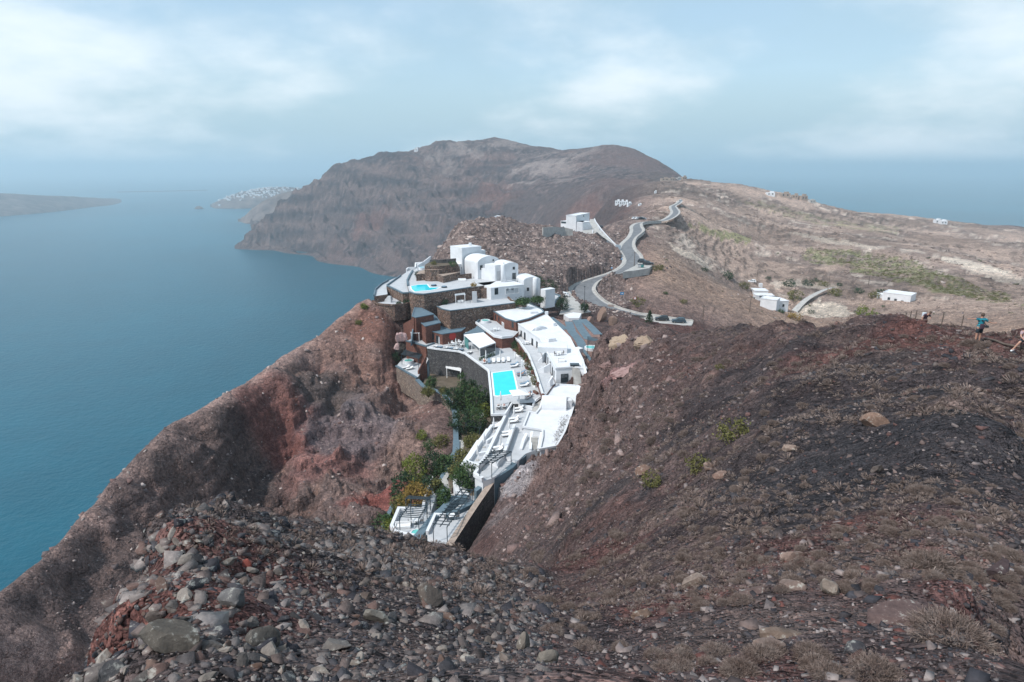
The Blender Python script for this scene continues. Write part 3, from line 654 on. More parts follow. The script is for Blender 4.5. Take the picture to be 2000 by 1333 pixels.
px_wall('stair_wall', tr('a8', [(540,1000),(610,860),(690,700)]), [-47.2, -45.6, -43.6], -49.8, 0.35, 'brick', 'sloping brick wall with grey top beside the jacuzzi terrace stairs')
px_wall('stair_wall', tr('a8', [(590,1040),(660,920),(735,800)]), [-48.4, -46.8, -45.0], -50, 0.5, 'slate', 'sloping blue-grey wall at the foot of the dark lava wall')
sl_ = empty('garden_ramp'); tag(sl_, 'pale ramp climbing between two sloping walls beside the dark lava wall', 'ramp')
pa = [at_z(*pq('a8', *q), z) for q, z in (((560,1030),-48.0),((640,870),-46.2),((705,735),-44.2),((730,780),-44.4),((670,905),-46.4),((595,1045),-48.1))]
mesh_obj('ramp_surface', pa, [(0, 1, 4, 5), (1, 2, 3, 4)], M['deck'], sl_)

# ---- white suites right of the pool
su = House('suite_wing', 'long white suite wing with flat roofs right of the main pool')
su.poly(tr('z2', [(950,218),(1030,203),(1280,150),(1420,215),(1440,240),(1300,300),(1180,330),(1080,300)]), -38.2, -44, 'brick', 'white', rim=0.2)
sbp = tr('z2', [(1180,330),(1440,245),(1490,290),(1560,360),(1680,480),(1760,640),(1835,765),(1720,750),(1550,762),(1405,490),(1200,348)])
su.poly(sbp, -38.8, -45, 'white', 'white', rim=0.22)
wl0, wl1 = at_z(*sbp[10], -38.8), at_z(*sbp[9], -38.8); wl2 = at_z(*sbp[8], -38.8); wl3 = at_z(*sbp[7], -38.8)
for c, w, h, k in (((1230, 437), 0.7, 1.3, 'window'), ((1263, 466), 0.9, 2.1, 'door'), ((1333, 522), 0.9, 2.1, 'door'), ((1376, 540), 0.7, 1.3, 'window')): su.opening(pq('z2', *c), w, h, wl0, wl1, kind=k)
for c, w, h, k in (((1452, 652), 0.8, 2.0, 'door'), ((1478, 688), 0.6, 1.2, 'window'), ((1500, 740), 0.8, 1.9, 'door'), ((1520, 792), 0.8, 2.0, 'door'), ((1535, 812), 0.5, 1.2, 'window')): su.opening(pq('z2', *c), w, h, wl1, wl2, kind=k)
su.opening(pq('z2', 1631, 852), 1.3, 1.6, wl2, wl3)
ba, bb = at_z(*pq('z2', 1080, 300), -38.2), at_z(*pq('z2', 1180, 330), -38.2); bc = at_z(*pq('z2', 950, 218), -38.2)
su.opening(pq('z2', 1150, 355), 0.7, 1.3, ba, bb); su.opening(pq('z2', 1060, 372), 1.5, 2.3, bc, ba, kind='door', pane='deck', frame='whitepaint'); su.opening(pq('z2', 990, 285), 0.6, 1.1, bc, ba); su.opening(pq('z2', 1022, 305), 0.6, 1.1, bc, ba)
su.tunnel(pq('z2', 1260, 385), pq('z2', 1330, 415), -38.8, 0.9, 4.5)
su.box(pq('z2', 1375, 405), (1.3, 1.3, 0.7), -38.8, 'roof_hatch', rz=0.5); su.box(pq('z2', 1500, 505), (1.8, 2.0, 0.8), -38.8, 'skylight_box', rz=0.4); su.box(pq('z2', 1520, 600), (6.5, 3.2, 1.3), -38.8, 'roof_block', rz=-0.1)
su.box(pq('z2', 1028, 212), (1.3, 1.0, 0.8), -38.2, 'chimney', rz=0.2); su.box(pq('z2', 1345, 250), (2.2, 0.8, 0.6), -38.2, 'roof_hatch', rz=0.3); su.box(pq('z2', 1465, 265), (0.9, 0.7, 1.0), -38.8, 'chimney'); su.box(pq('z2', 1530, 365), (0.9, 1.2, 0.9), -38.8, 'chimney', rz=0.5); su.box(pq('z2', 1765, 610), (1.2, 1.6, 1.0), -38.8, 'chimney', rz=0.6); su.box(pq('z2', 1725, 740), (1.9, 1.2, 0.5), -38.7, 'skylight', 'glass')
rt = slab('brick_roof_terrace', tr('z2', [(808,345),(980,472),(1050,484),(1150,472),(1205,420),(1080,395),(1000,325),(870,296)]), -40.4, -44, 'deck', 'brick', 'brick-walled terrace with small jacuzzi and white parapet above the restaurant', par=[([0,1,2,3], 0.55, 0.4, 'white'), ([0,7], 0.5, 0.3, 'slate')])
bh = MB().prism(flat(tr('z2', [(690,440),(800,385),(830,345),(900,420)]), -40.6), -44, -40.6).build('lean_to_roof', M['slate']); tag(bh, 'slate-grey lean-to roof wedged behind the restaurant canopy', 'roof')
slab('suite_terrace', tr('z2', [(1150,478),(1185,440),(1400,600),(1545,900),(1515,930),(1455,1015),(1430,1020),(1360,800),(1300,650),(1210,520)]), -41.5, -45, 'deck', 'brick', 'row of small white suite terraces above a red-brown wall beside the pool', par=[([5,6,7,8,9,0], 0.55, 0.35, 'white')])
for k, (u, v, s_) in enumerate((((1455, 615), (1385, 690), 0), ((1500, 715), (1380, 775), 1), ((1520, 830), (1470, 905), 2))):
    o = px_wall('divider_wall', [pq('z2', *u), pq('z2', (u[0] + v[0]) / 2, (u[1] + v[1]) / 2 + 4), pq('z2', *v)], [-39.6, -40.2, -41.0], -41.6, 0.3, 'white', '%s sloping white divider wall on the suite terrace' % ('rear', 'middle', 'front')[k], bev=0.06)
for k in range(6):
    p = at_z(*pq('z2', 1165 + 52 * k + (0, 0, 5, 12, 10, 6)[k], 470 + 108 * k), -40.9); tag(bevel(MB().box((p.x, p.y, -41.0), (0.45, 0.45, 0.75), 0.4).build('brick_pier', M['brick']), 0.03), '%s small brick pier on the parapet between pool and suites, counted from the restaurant' % ('first', 'second', 'third', 'fourth', 'fifth', 'sixth')[k], 'pier', 'brick piers along the suite parapet')
# stairs at the end of the suite wing
st_ = empty('stone_stairs'); tag(st_, 'grey stairs climbing to the suite roof at the wing end', 'stairs')
for k in range(13):
    p = at_z(*pq('z2', 1762 - 2.2 * k, 905 - 12.6 * k), -41.7 + 0.22 * (k + 1)); MB().box((p.x, p.y, -42.0 + 0.11 * (k + 1)), (1.4, 0.5, 0.22 * (k + 1) + 0.6), 0.05).build('step', M['concrete'], st_)
px_wall('stair_wall', tr('z2', [(1790,915),(1830,800),(1800,680),(1760,600)]), [-40.6, -38.8, -38.0, -38.0], -44.5, 0.45, 'white', 'white wall along the right side of the suite stairs', bev=0.08)
px_wall('stair_wall', tr('z2', [(1795,925),(1880,745),(1800,690)]), [-41.4, -40.4, -40.0], -45, 0.5, 'white', 'outer white wall against the rock at the suite stairs', bev=0.08)
# gravel bands behind the suites
gb = slab('gravel_garden', tr('z2', [(1440,245),(1500,280),(1640,325),(1830,305),(1960,420),(1965,560),(1905,720),(1850,775),(1760,645),(1680,485),(1560,362)]), -40.4, -44, 'gravel', 'brick', 'pink gravel garden with winding slate paths behind the suite wing', 'garden')
for k, pts in enumerate(([(1490,285),(1560,340),(1640,400)], [(1670,325),(1700,420),(1770,500),(1815,590)], [(1740,310),(1790,400),(1850,480),(1930,500)], [(1800,305),(1870,370),(1945,445)])):
    q = [at_z(*pq('z2', *t), -40.34).xy for t in pts]
    MB().ribbon_wall(q, -40.5, -40.34 + 0.004 * k, 2.2).build('path_strip', M['slate'], gb)
px_wall('garden_edge_wall', tr('z2', [(1810,590),(1860,660),(1905,725)]), -40.1, -44, 0.7, 'slate', 'slate-grey wall end between gravel garden and rock outcrop')
# lower white roofs and decks stepping down from the pool
lw = House('lower_wing', 'white lower wing with barrel vault, stepping down from the main pool')
lw.poly([(1062,772),(1079,752),(1136,755),(1124,786),(1112,778),(1064,776)], -41.9, -49, 'white', 'white', rim=0.25)
lw.tunnel((1057.5, 801.5), (1106, 803), -42.9, 2.1, 4.0)
lw.box(pq('a5', 1590, 300), (1.0, 1.2, 1.6), -42.9, 'chimney', rz=0.1)
lw.poly(tr('a5', [(945,388),(1060,405),(1120,330),(1170,150),(1600,160),(1680,250),(1660,330),(1620,460),(1530,700),(1400,940),(1120,992),(1165,790),(1165,678),(850,628)]), -42.9, -50, 'white', 'white', rim=0.3)
lw.poly(tr('a5', [(730,645),(1160,690),(1140,790),(1105,965),(880,1060),(740,1190),(530,1090)]), -44.1, -50, 'white', 'deck', name='court')
for k in range(9):
    p = at_z(*pq('a5', 1020 + 1.5 * k, 965 - 22 * k), -44.1 + 0.13 * (k + 1)); MB().box((p.x, p.y, -44.1 + 0.065 * (k + 1)), (1.1, 0.55, 0.13 * (k + 1)), 0.1).build('step', M['concrete'], lw.root)
for k, pts in enumerate(([(965,975),(975,820),(990,690)], [(1100,960),(1120,840),(1150,700)])):
    px_wall('stair_cheek', tr('a5', pts), [-43.7, -43.2, -42.6], -44.3, 0.45, 'white', parent=lw.root, bev=0.08)
px_wall('stair_cheek', tr('a5', [(810,970),(850,830),(905,720)]), [-43.8, -43.5, -43.2], -44.3, 0.5, 'white', parent=lw.root, bev=0.08)
slab('stair_passage', tr('a5', [(998,350),(1008,290),(1050,212),(1170,128),(1225,95),(1185,165),(1128,332),(1066,402),(935,398)]), -43.35, -49, 'concrete', 'white', 'grey stair passage winding between the pool deck and the barrel vault', 'passage', par=[([1,2,3,4], 0.5, 0.3, 'white')])
slab('lounger_deck', tr('a5', [(655,268),(1005,335),(935,400),(830,640),(705,635),(545,1075),(440,1200),(255,1125)]), -43.7, -50, 'deck', 'white', 'narrow deck of white loungers stepping down below the main pool', par=[([7,0], 0.7, 0.5, 'white'), ([0,1], 0.6, 0.4, 'white'), ([4,5], 0.7, 0.5, 'white')])
slab('side_deck', tr('a5', [(345,450),(560,440),(270,1090),(230,1180),(130,1290),(-60,1240),(120,960),(340,640)]), -44.2, -50, 'deck', 'white', 'strip of small white sun terraces left of the lounger deck', par=[([3,4,5,6,7], 0.7, 0.5, 'white')])
for k, (u, v) in enumerate((((345, 470), (540, 445)), ((250, 840), (400, 740)), ((120, 1040), (280, 1010)))):
    px_wall('divider_wall', [pq('a5', *u), pq('a5', *v)], -43.6, -44.4, 0.35, 'white', '%s white divider on the strip of small sun terraces' % ('upper', 'middle', 'lower')[k], bev=0.06)
px_wall('planter_wall', tr('a5', [(285,650),(200,780),(60,960),(-100,1200)]), [-44.0, -44.3, -44.7, -45.2], -50, 0.9, 'white', 'long rounded white planter wall left of the small sun terraces', bev=0.15)
px_wall('ramp_wall', tr('a6', [(1240,0),(1120,180),(1000,360),(945,470),(950,560),(1010,680)]), [-45.2, -45.7, -46.1, -46.4, -46.6, -46.8], [-50] * 6, 0.7, 'white', 'curving white ramp wall around the big round shrub', bev=0.12)
rp = mesh_obj('curved_ramp', dots(tr('a6', [(985,480)]), -46.8) + dots(tr('a6', [(975,560)]), -47.0) + dots(tr('a6', [(1030,690)]), -47.3) + dots(tr('a6', [(1130,690)]), -47.3) + dots(tr('a6', [(1070,570)]), -47.0) + dots(tr('a6', [(1030,500)]), -46.8), [(0, 1, 4, 5), (1, 2, 3, 4)], M['white']); tag(rp, 'curved pale ramp beside the big round shrub', 'ramp')
slab('corner_terrace', tr('a6', [(1330,215),(1500,190),(1700,215),(1640,330),(1390,480),(1290,510),(1190,450)]), -44.6, -50, 'deck', 'white', 'white corner terrace under a slate pergola above the dark trench wall', par=[([0,6,5], 0.6, 0.5, 'white')])
px_wall('slate_band', tr('a6', [(1800,180),(1700,260),(1640,330),(1420,460),(1290,545),(1195,620)]), [-44.2, -44.4, -44.5, -44.9, -45.5, -46.2], [-47, -48, -49, -50, -51, -51], 0.9, 'slate', 'blue-grey wall sloping down beside the corner pergola')
slab('shrub_bed', tr('a6', [(1000,470),(965,560),(1010,690),(1190,690),(1210,560),(1190,455),(1110,330)]), -47.4, -52, 'soil', 'white', 'planted bed inside the curved ramp', 'bed')
slab('planted_bank', tr('a6', [(1230,10),(1080,20),(990,250),(860,490),(900,600),(945,560),(1000,360),(1120,190)]), -47.3, -52, 'soil', 'stone2', 'planted bank between footpath and white ramp wall', 'bed')
# ---- bottom terraces
slab('bottom_terrace', tr('a6', [(250,885),(400,890),(560,905),(640,930),(570,1080),(440,1225),(300,1200),(200,1170),(160,1105)]), -49.0, -54, 'deck', 'white', 'lowest left terrace with pergola, jacuzzi and white furniture', par=[([5,6,7,8,0,1,2], 0.7, 0.45, 'white')])
slab('sloping_path', tr('a6', [(670,490),(765,505),(720,640),(690,750),(650,885),(545,905),(560,800),(625,600)]), -48.6, -53, 'deck', 'white', 'pale path between white walls leading to the lowest left terrace', 'path', par=[([0,7,6,5], 0.6, 0.4, 'white')])
slab('bottom_terrace', tr('a6', [(700,955),(830,965),(1000,800),(1190,690),(1180,770),(1010,1050),(870,1290),(740,1260),(600,1175)]), -48.0, -53, 'deck', 'white', 'lowest right terrace under a long pergola beside the trench wall', par=[([8,0,1], 0.6, 0.4, 'white')])
px_wall('curved_slate_wall', tr('a6', [(450,1225),(560,1090),(680,940),(790,850),(880,750),(970,700),(1090,690)]), [-48.4, -48.0, -47.6, -47.3, -47.1, -46.9, -46.9], -53, 1.1, 'slate', 'broad curved blue-grey wall between the two lowest terraces')
px_wall('slate_band', tr('a6', [(840,925),(1000,850),(1180,760)]), [-47.5, -47.4, -47.3], -48.6, 0.7, 'slate', 'straight blue-grey band across the lowest right terrace')
px_wall('slate_band', tr('a6', [(780,610),(910,710)]), [-47.7, -47.4], -50, 0.6, 'slate', 'short blue-grey wall crossing above the curved slate wall')
px_wall('slate_band', tr('a6', [(960,0),(955,140),(880,290),(780,500)]), [-47.9, -48.0, -48.3, -48.6], -54, 1.2, 'slate', 'straight blue-grey stair wall left of the pale footpath')
px_wall('slate_band', tr('a6', [(175,790),(100,950),(30,1120)]), [-49.4, -50.0, -50.6], -54, 0.6, 'slate', 'isolated blue-grey wall left of the lowest terrace')
fp = mesh_obj('footpath', dots(tr('a6', [(1000,0),(1070,0)]), -48.2) + dots(tr('a6', [(1040,130),(975,160)]), -48.3) + dots(tr('a6', [(1000,240),(930,260)]), -48.4) + dots(tr('a6', [(840,480),(770,500)]), -48.5) + dots(tr('a6', [(960,680),(880,690)]), -48.2), [(0, 1, 2, 3), (3, 2, 4, 5), (5, 4, 6, 7), (7, 6, 8, 9)], M['concrete']); tag(fp, kind='structure')
tw = MB().ribbon_wall([at_z(x, y, z).xy for (x, y), z in zip(tr('a6', [(1395,520),(1200,800),(1040,1040),(870,1300)]), [-45.4, -46.3, -47.0, -47.4])], -56, [-45.4, -46.3, -47.0, -47.4], 0.9, 0, False, 1).build('trench_wall', [M['darkstone'], M['tan']]); tag(tw, 'long straight rubble wall with dark side facing the trench, right of the lowest terraces', 'wall')  # darker side stone stands in for the shade on the trench face
cut([tuple(p) for p in flat(tr('a6', [(1400,545),(1540,640),(1400,820),(1230,1120),(1060,1330),(860,1310),(1100,960)]), -46.5)], -51.5, 0.2)

# ================================================================ road, walls, parking
def ribbon(name, L, Rr, rL, mat, dz=0.0, rR=None, do_cut=True, parent=None):
    """a road between two traced edges; rL = distances at the left edge points"""
    rR = rR or rL
    a = [at_r(x, y, r) for (x, y), r in zip(L, rL)]; b = [at_r(x, y, r) for (x, y), r in zip(Rr, rR)]
    n = len(a); t = np.linspace(0, n - 1, (n - 1) * 8 + 1)
    def sm(pts):
        P_ = np.array([tuple(p) for p in pts]); out = []
        for u in t:
            i = min(int(u), n - 2); f = u - i; p0, p1, p2, p3 = P_[max(i - 1, 0)], P_[i], P_[i + 1], P_[min(i + 2, n - 1)]
            out.append(0.5 * ((2 * p1) + (-p0 + p2) * f + (2 * p0 - 5 * p1 + 4 * p2 - p3) * f * f + (-p0 + 3 * p1 - 3 * p2 + p3) * f ** 3))
        return np.array(out)
    A_, B_ = sm(a), sm(b); zc = (A_[:, 2] + B_[:, 2]) / 2; k = np.ones(9) / 9
    zc = np.convolve(np.pad(zc, 4, mode='edge'), k, 'valid'); A_[:, 2] = B_[:, 2] = zc + dz
    if do_cut:
        for i in range(len(A_) - 1):
            c_ = [(A_[i][0], A_[i][1]), (B_[i][0], B_[i][1]), (B_[i + 1][0], B_[i + 1][1]), (A_[i + 1][0], A_[i + 1][1])]
            cut(c_, min(zc[i], zc[i + 1]) - 0.30, 2.0)
    vs = []
    for p_, q_ in zip(A_, B_): vs += [tuple(p_), tuple(q_)]
    o = mesh_obj(name, vs, [(2 * i, 2 * i + 1, 2 * i + 3, 2 * i + 2) for i in range(len(A_) - 1)], mat, parent)
    return o, A_, B_
m_asph, nt, b = newmat('worn_asphalt')
p = gpos(nt); n_a = nnoise(nt, 0.5, 7, 0.65, p); n_b = nnoise(nt, 14, 4, 0.6, p)
c_ = nramp(nt, n_a.outputs['Fac'], [(0.3, (0.115, 0.12, 0.13)), (0.7, (0.20, 0.205, 0.215))])
nt.links.new(nmix(nt, 'MULTIPLY', 0.6, c_, nramp(nt, n_b.outputs['Fac'], [(0.3, (0.75, 0.75, 0.75)), (0.7, (1.2, 1.2, 1.2))])), b.inputs['Base Color']); b.inputs['Roughness'].default_value = 0.85
M['asphalt'] = m_asph
rl = [(1232,621),(1215,617),(1168,606),(1133,590),(1118,567),(1126,553),(1150,542),(1180,533),(1208,524),(1222,512),(1219,498),(1212,484),(1218,470),(1230,458),(1236,446),(1236,439),(1246,433),(1268,431.5),(1290,431),(1306,424),(1314,415),(1311,407),(1312,402),(1322,397),(1327,392)]
rr_ = [(1262,613),(1235,604),(1205,598),(1176,586),(1158,572),(1160,562),(1172,552),(1200,543),(1238,531),(1250,515),(1249,503),(1238,492),(1235,482),(1240,471),(1254,458),(1251,447),(1252,439.5),(1270,435.5),(1298,433),(1317,425),(1326,415),(1322,408),(1319,403.5),(1327,399.5),(1332,393)]
rd = [198,200,204,211,222,229,236,243,252,262,273,284,297,312,330,345,362,382,402,425,445,470,495,525,555]
road, RA, RB = ribbon('road', rl, rr_, rd, m_asph, 0.05); tag(road, kind='structure')
def grow(P_, Q_, w): d = P_ - Q_; d[:, 2] = 0; d /= np.linalg.norm(d, axis=1)[:, None]; return P_ + d * w
for nm, P_, Q_, w0, w1 in (('road_shoulder', RA, RB, 0.0, 1.6), ('road_shoulder', RB, RA, 0.0, 1.0)):
    i_ = grow(P_.copy(), Q_, -0.25); o_ = grow(P_.copy(), Q_, w1); vs = []
    for k in range(len(i_)): vs += [(i_[k][0], i_[k][1], P_[k][2] + 0.012), (o_[k][0], o_[k][1], P_[k][2] + 0.012)]
    tag(mesh_obj(nm, vs, [(2 * k, 2 * k + 1, 2 * k + 3, 2 * k + 2) for k in range(len(i_) - 1)], M['concrete']), kind='structure')
def rail(P_, Q_, w, i0, i1, h, th, mat, name, label):
    g_ = grow(P_.copy(), Q_, w)[i0:i1]
    o = MB().ribbon_wall([(a[0], a[1]) for a in g_], [a[2] - 1.2 for a in g_], [a[2] + h for a in g_], th).build(name, M[mat])
    return tag(o, label, 'wall')
rail(RB, RA, 1.0, 0, 62, 0.45, 0.3, 'concrete', 'kerb_wall', 'low pale concrete kerb on the outer side of the nearest road bend')
rail(RB, RA, 1.1, 64, 142, 0.5, 0.3, 'concrete', 'kerb_wall', 'low concrete kerb on the valley side of the winding road')
rail(RA, RB, 1.7, 18, 36, 0.7, 0.4, 'slate', 'kerb_wall', 'dark wall between the road bend and the hotel car park')
lot = slab('lookout_car_park', tr('b4', [(930,465),(1000,430),(1200,440),(1450,480),(1730,520),(1715,560),(1560,565),(1300,540),(1100,500)]), -46.6, -50, 'concrete', 'concrete', 'pale concrete lay-by with two parked dark cars', 'car park', par=[([1,2,3,4], 0.5, 0.35, 'concrete')])
lot['kind'] = 'structure'
lot2 = slab('hotel_car_park', tr('b4', [(190,440),(260,250),(180,200),(310,170),(345,230),(450,340),(560,410),(440,430),(350,425)]), -42.2, -46, 'concrete', 'stone', 'hotel car park with a white car beside the road bend', 'car park'); lot2['kind'] = 'structure'
lot3 = slab('bend_layby', tr('b3', [(1120,1080),(1280,1000),(1370,930),(1530,990),(1480,1030),(1300,1060)]), -37.4, -40, 'concrete', 'concrete', 'pale gravel lay-by with two dark cars at the far road bend', 'car park'); lot3['kind'] = 'structure'
slab('stone_planter', tr('b4', [(10,330),(140,320),(150,290),(200,230),(120,205),(80,240),(70,300)]), -40.6, -45, 'deck', 'stone', 'curved dark stone planter at the end of the villa, by the car park', 'planter', par=[([0,1,2,3,4], 0.4, 0.4, 'slate')])
slab('ticket_roof', tr('b4', [(240,440),(350,415),(445,425),(420,480),(300,480)]), -41.4, -44, 'white', 'white', 'low white roof at the corner of the hotel car park', 'roof')
# cliff road house drive
drv, _, _ = ribbon('driveway', tr('b3', [(1020,712),(820,520),(740,400),(720,340)]), tr('b3', [(970,690),(760,530),(660,420),(660,350)]), [285,303,320,335], M['concrete'], 0.05); tag(drv, kind='structure')
px_wall('drive_wall', tr('b3', [(1085,712),(1020,700),(900,580),(820,490),(740,380),(720,335)]), [-33.4,-32.6,-31.0,-30.2,-29.6,-29.4], -37, 0.5, 'white', 'white wall along the driveway of the hilltop house')
px_wall('drive_wall', tr('b3', [(0,462),(150,452),(300,462),(420,490)]), [-25.0,-25.4,-26.2,-27.2], -30, 0.5, 'concrete', 'pale path wall crossing the rocky hill above the villa')
px_wall('drive_wall', [(886,452),(905,440),(935,434),(950,430),(972,421),(1000,428)], [-27.5,-25.8,-24.6,-23.8,-22.4,-23.4], -30, 0.8, 'white', 'pale wall along the crest of the rocky hill')
# valley track
trk, _, _ = ribbon('track', tr('b2', [(640,500),(720,400),(830,290),(960,210),(1080,165),(1200,150),(1350,155),(1600,185)]), tr('b2', [(740,500),(790,400),(890,290),(1010,220),(1110,178),(1200,168),(1350,172),(1600,198)]), [318,326,338,352,365,375,372,352], M['concrete'], 0.25); tag(trk, kind='structure')
# ---------------------------------------------------------------- ground colours (what the ground IS made of, place by place)
def lerp(c, d, w): return c + (np.array(d) - c) * w[..., None]
C = np.zeros(X.shape + (3,)) + np.array((0.106, 0.081, 0.076))
n1 = fbm(X, Y, 3.0, 4, 0.6, 51); n2 = fbm(X, Y, 14, 4, 0.6, 52); n3 = fbm(X, Y, 60, 5, 0.6, 53); n4 = fbm(X, Y, 260, 5, 0.6, 54); nf = fbm(X, Y, 1.0, 3, 0.6, 55)
C = lerp(C, (0.15, 0.115, 0.10), sstep(0.1, 0.9, n1 + 0.4 * n2) * 0.8)
C = lerp(C, (0.052, 0.050, 0.052), sstep(0.2, 0.8, n2 - 0.3 * n1) * 0.75)
C = lerp(C, (0.125, 0.070, 0.060), sstep(0.25, 0.8, -n2 + 0.5 * n1) * 0.45)
C = lerp(C, (0.105, 0.092, 0.085), near * sstep(0.0, 0.9, nf + n1) * 0.5)
hump = near * (1 - sstep(980, 1120, PX)); C = lerp(C, (0.082, 0.073, 0.070), hump * 0.75)
# outcrop by the hotel and the broken red edge
edge = sstep(45, 70, RR) * (1 - sstep(125, 150, RR)) * sstep(940, 1010, PX) * (1 - sstep(1210, 1330, PX))
C = lerp(C, (0.185, 0.140, 0.125), edge * 0.65); C = lerp(C, (0.18, 0.118, 0.103), edge * sstep(0.15, 0.7, n2) * 0.4)
C = lerp(C, (0.055, 0.045, 0.045), edge * sstep(0.1, 0.6, -n1) * 0.5)
# the bowl and the spur
sl = np.gradient(Z, axis=0) / np.gradient(RR, axis=0)
lft = sstep(38, 58, RR) * (1 - sstep(240, 320, RR)) * (1 - sstep(800, 880, PX))
C = lerp(C, (0.25, 0.188, 0.165), lft); C = lerp(C, (0.125, 0.103, 0.096), lft * sstep(-0.1, 0.55, n2 + 0.3 * n1) * 0.7)
C = lerp(C, (0.20, 0.115, 0.098), lft * sstep(0.0, 0.6, n3 * 0.7 + n2 * 0.5) * 0.6); C = lerp(C, (0.095, 0.078, 0.073), lft * sstep(0.05, 0.6, -n3 * 0.6 - n2 * 0.6) * 0.6); C = lerp(C, (0.23, 0.155, 0.122), lft * sstep(0.15, 0.7, n1 - 0.2 * n2) * 0.5)
C = lerp(C, (0.33, 0.25, 0.218), lft * sstep(-47.0, -43.5, Z + n2 * 0.8) * 0.8)
def win(p, rad):
    r = math.hypot(p.x, p.y); a = math.atan2(p.x, p.y); da = min(1.5, rad / r)
    i0 = np.searchsorted(LR, math.log(max(1.2, r - rad))); i1 = np.searchsorted(LR, math.log(r + rad)) + 1
    j0 = max(0, int((a - da - AZ[0]) / (AZ[1] - AZ[0]))); j1 = min(NA, int((a + da - AZ[0]) / (AZ[1] - AZ[0])) + 2)
    return (slice(i0, i1), slice(j0, j1))
def blob(px, py, rad, c, w=1.0, wob=0.5, r0=40.0):
    p = hit(px, py, r0)
    if p is None: return
    k = win(p, rad * 2.2)
    d = np.hypot(X[k] - p.x, Y[k] - p.y) / rad + wob * (n2[k] * 0.5 + n1[k] * 0.25)
    C[k] = lerp(C[k], c, (1 - sstep(0.55, 1.0, d)) * w)
blob(640, 880, 15, (0.24, 0.13, 0.115), 0.65); blob(600, 920, 8, (0.24, 0.13, 0.115), 0.6); blob(560, 830, 12, (0.16, 0.07, 0.06), 0.7)
blob(690, 840, 12, (0.165, 0.155, 0.16), 0.75); blob(650, 790, 10, (0.15, 0.14, 0.145), 0.6)
blob(760, 990, 8, (0.26, 0.085, 0.07), 0.7); blob(420, 900, 17, (0.095, 0.078, 0.072), 0.45); blob(300, 985, 11, (0.095, 0.08, 0.076), 0.45); blob(480, 930, 10, (0.06, 0.053, 0.052), 0.6); blob(150, 1150, 12, (0.075, 0.065, 0.063), 0.6)
blob(620, 740, 10, (0.08, 0.07, 0.062), 0.7); blob(800, 900, 9, (0.21, 0.155, 0.13), 0.7); blob(700, 660, 16, (0.23, 0.15, 0.12), 0.7); blob(740, 640, 10, (0.16, 0.075, 0.055), 0.6)
blob(330, 1090, 3.0, (0.13, 0.06, 0.05), 0.6, 0.9, 4); blob(280, 1180, 1.2, (0.13, 0.06, 0.05), 0.5, 0.9, 4)
for q in ((1150,1090,2.5),(1250,1060,2.2),(1300,1180,1.4),(1560,1080,1.3),(1800,1090,1.2),(1480,1300,0.9),(1250,1200,0.9),(1700,1000,2.0),(1880,1180,0.8)): blob(*q, (0.12, 0.055, 0.047), 0.5, 0.9, 4)
for q in ((1650,830,7),(1800,900,6),(1450,960,3.6),(1550,990,3),(1700,760,8),(1560,700,11),(1900,850,6)): blob(*q, (0.042, 0.042, 0.045), 0.7, 1.1, 4)
for q in ((1830,655,9),(1750,660,9),(1940,690,7),(1330,640,12)): blob(*q, (0.115, 0.06, 0.052), 0.55, 0.7, 30)
blob(1005, 925, 4.5, (0.40, 0.40, 0.41), 0.9, 0.3); blob(985, 950, 3.5, (0.37, 0.365, 0.365), 0.85, 0.3); blob(1015, 945, 3.0, (0.34, 0.335, 0.335), 0.8, 0.3); blob(985, 1000, 3.0, (0.26, 0.235, 0.225), 0.6, 0.6); blob(1195, 725, 5, (0.34, 0.22, 0.21), 0.7, 0.4)
# the knoll: dark scree with pale boulders
C = lerp(C, (0.19, 0.158, 0.143), knoll); C = lerp(C, (0.33, 0.27, 0.235), knoll * sstep(0.15, 0.6, n1) * 0.8); C = lerp(C, (0.08, 0.068, 0.063), knoll * sstep(0.1, 0.6, -n1) * 0.7)
# slope under the road, valley, plain
C = lerp(C, (0.36, 0.28, 0.245), plainz); C = lerp(C, (0.215, 0.172, 0.16), plainz * sstep(-0.15, 0.5, n3) * 0.8)
C = lerp(C, (0.58, 0.51, 0.46), plainz * sstep(260, 380, RR) * sstep(0.35, 0.75, n2 * 0.7 + n3 * 0.6) * 0.75)
C = lerp(C, (0.095, 0.078, 0.072), plainz * sstep(280, 360, RR) * sstep(0.62, 0.9, tq - fq) * 0.6 * sstep(-0.35, 0.35, fbm(X, Y, 150, 3, 0.5, 24)))
C = lerp(C, (0.33, 0.235, 0.19), plainz * (1 - sstep(270, 320, RR)) * 0.6)
def field(pts, c, w, r0=150, wob=6.0):
    ps = [hit(a, b, r0) for a, b in pts]; ps = [(p.x, p.y) for p in ps if p is not None]
    ins = in_poly(ps, X + wob * n2, Y + wob * n1)
    global C; C = lerp(C, c, ins * w)
GREEN = (0.19, 0.21, 0.10)
field([(1560,500),(1590,484),(1660,488),(1760,502),(1860,540),(1960,572),(2010,590),(2010,600),(1900,585),(1800,562),(1720,545),(1640,520)], GREEN, 0.75 * sstep(-0.5, 0.3, n1 + n2))
field([(1430,392),(1480,392),(1560,412),(1640,430),(1760,445),(1750,462),(1650,445),(1540,425)], GREEN, 0.45 * sstep(-0.4, 0.4, n2), 500)
field([(1340,440),(1370,442),(1470,465),(1465,474),(1390,458)], GREEN, 0.7, 300)
CHALK = (0.60, 0.54, 0.48)
field([(1560,600),(1600,590),(1650,597),(1670,613),(1600,622),(1545,620)], CHALK, 0.85, 150, 2)
field([(1825,508),(1850,502),(1900,512),(1970,532),(1960,536),(1880,520)], CHALK, 0.85, 200, 4)
field([(1820,500),(1900,520),(2010,550),(2010,562),(1900,535)], CHALK, 0.5, 200, 6)
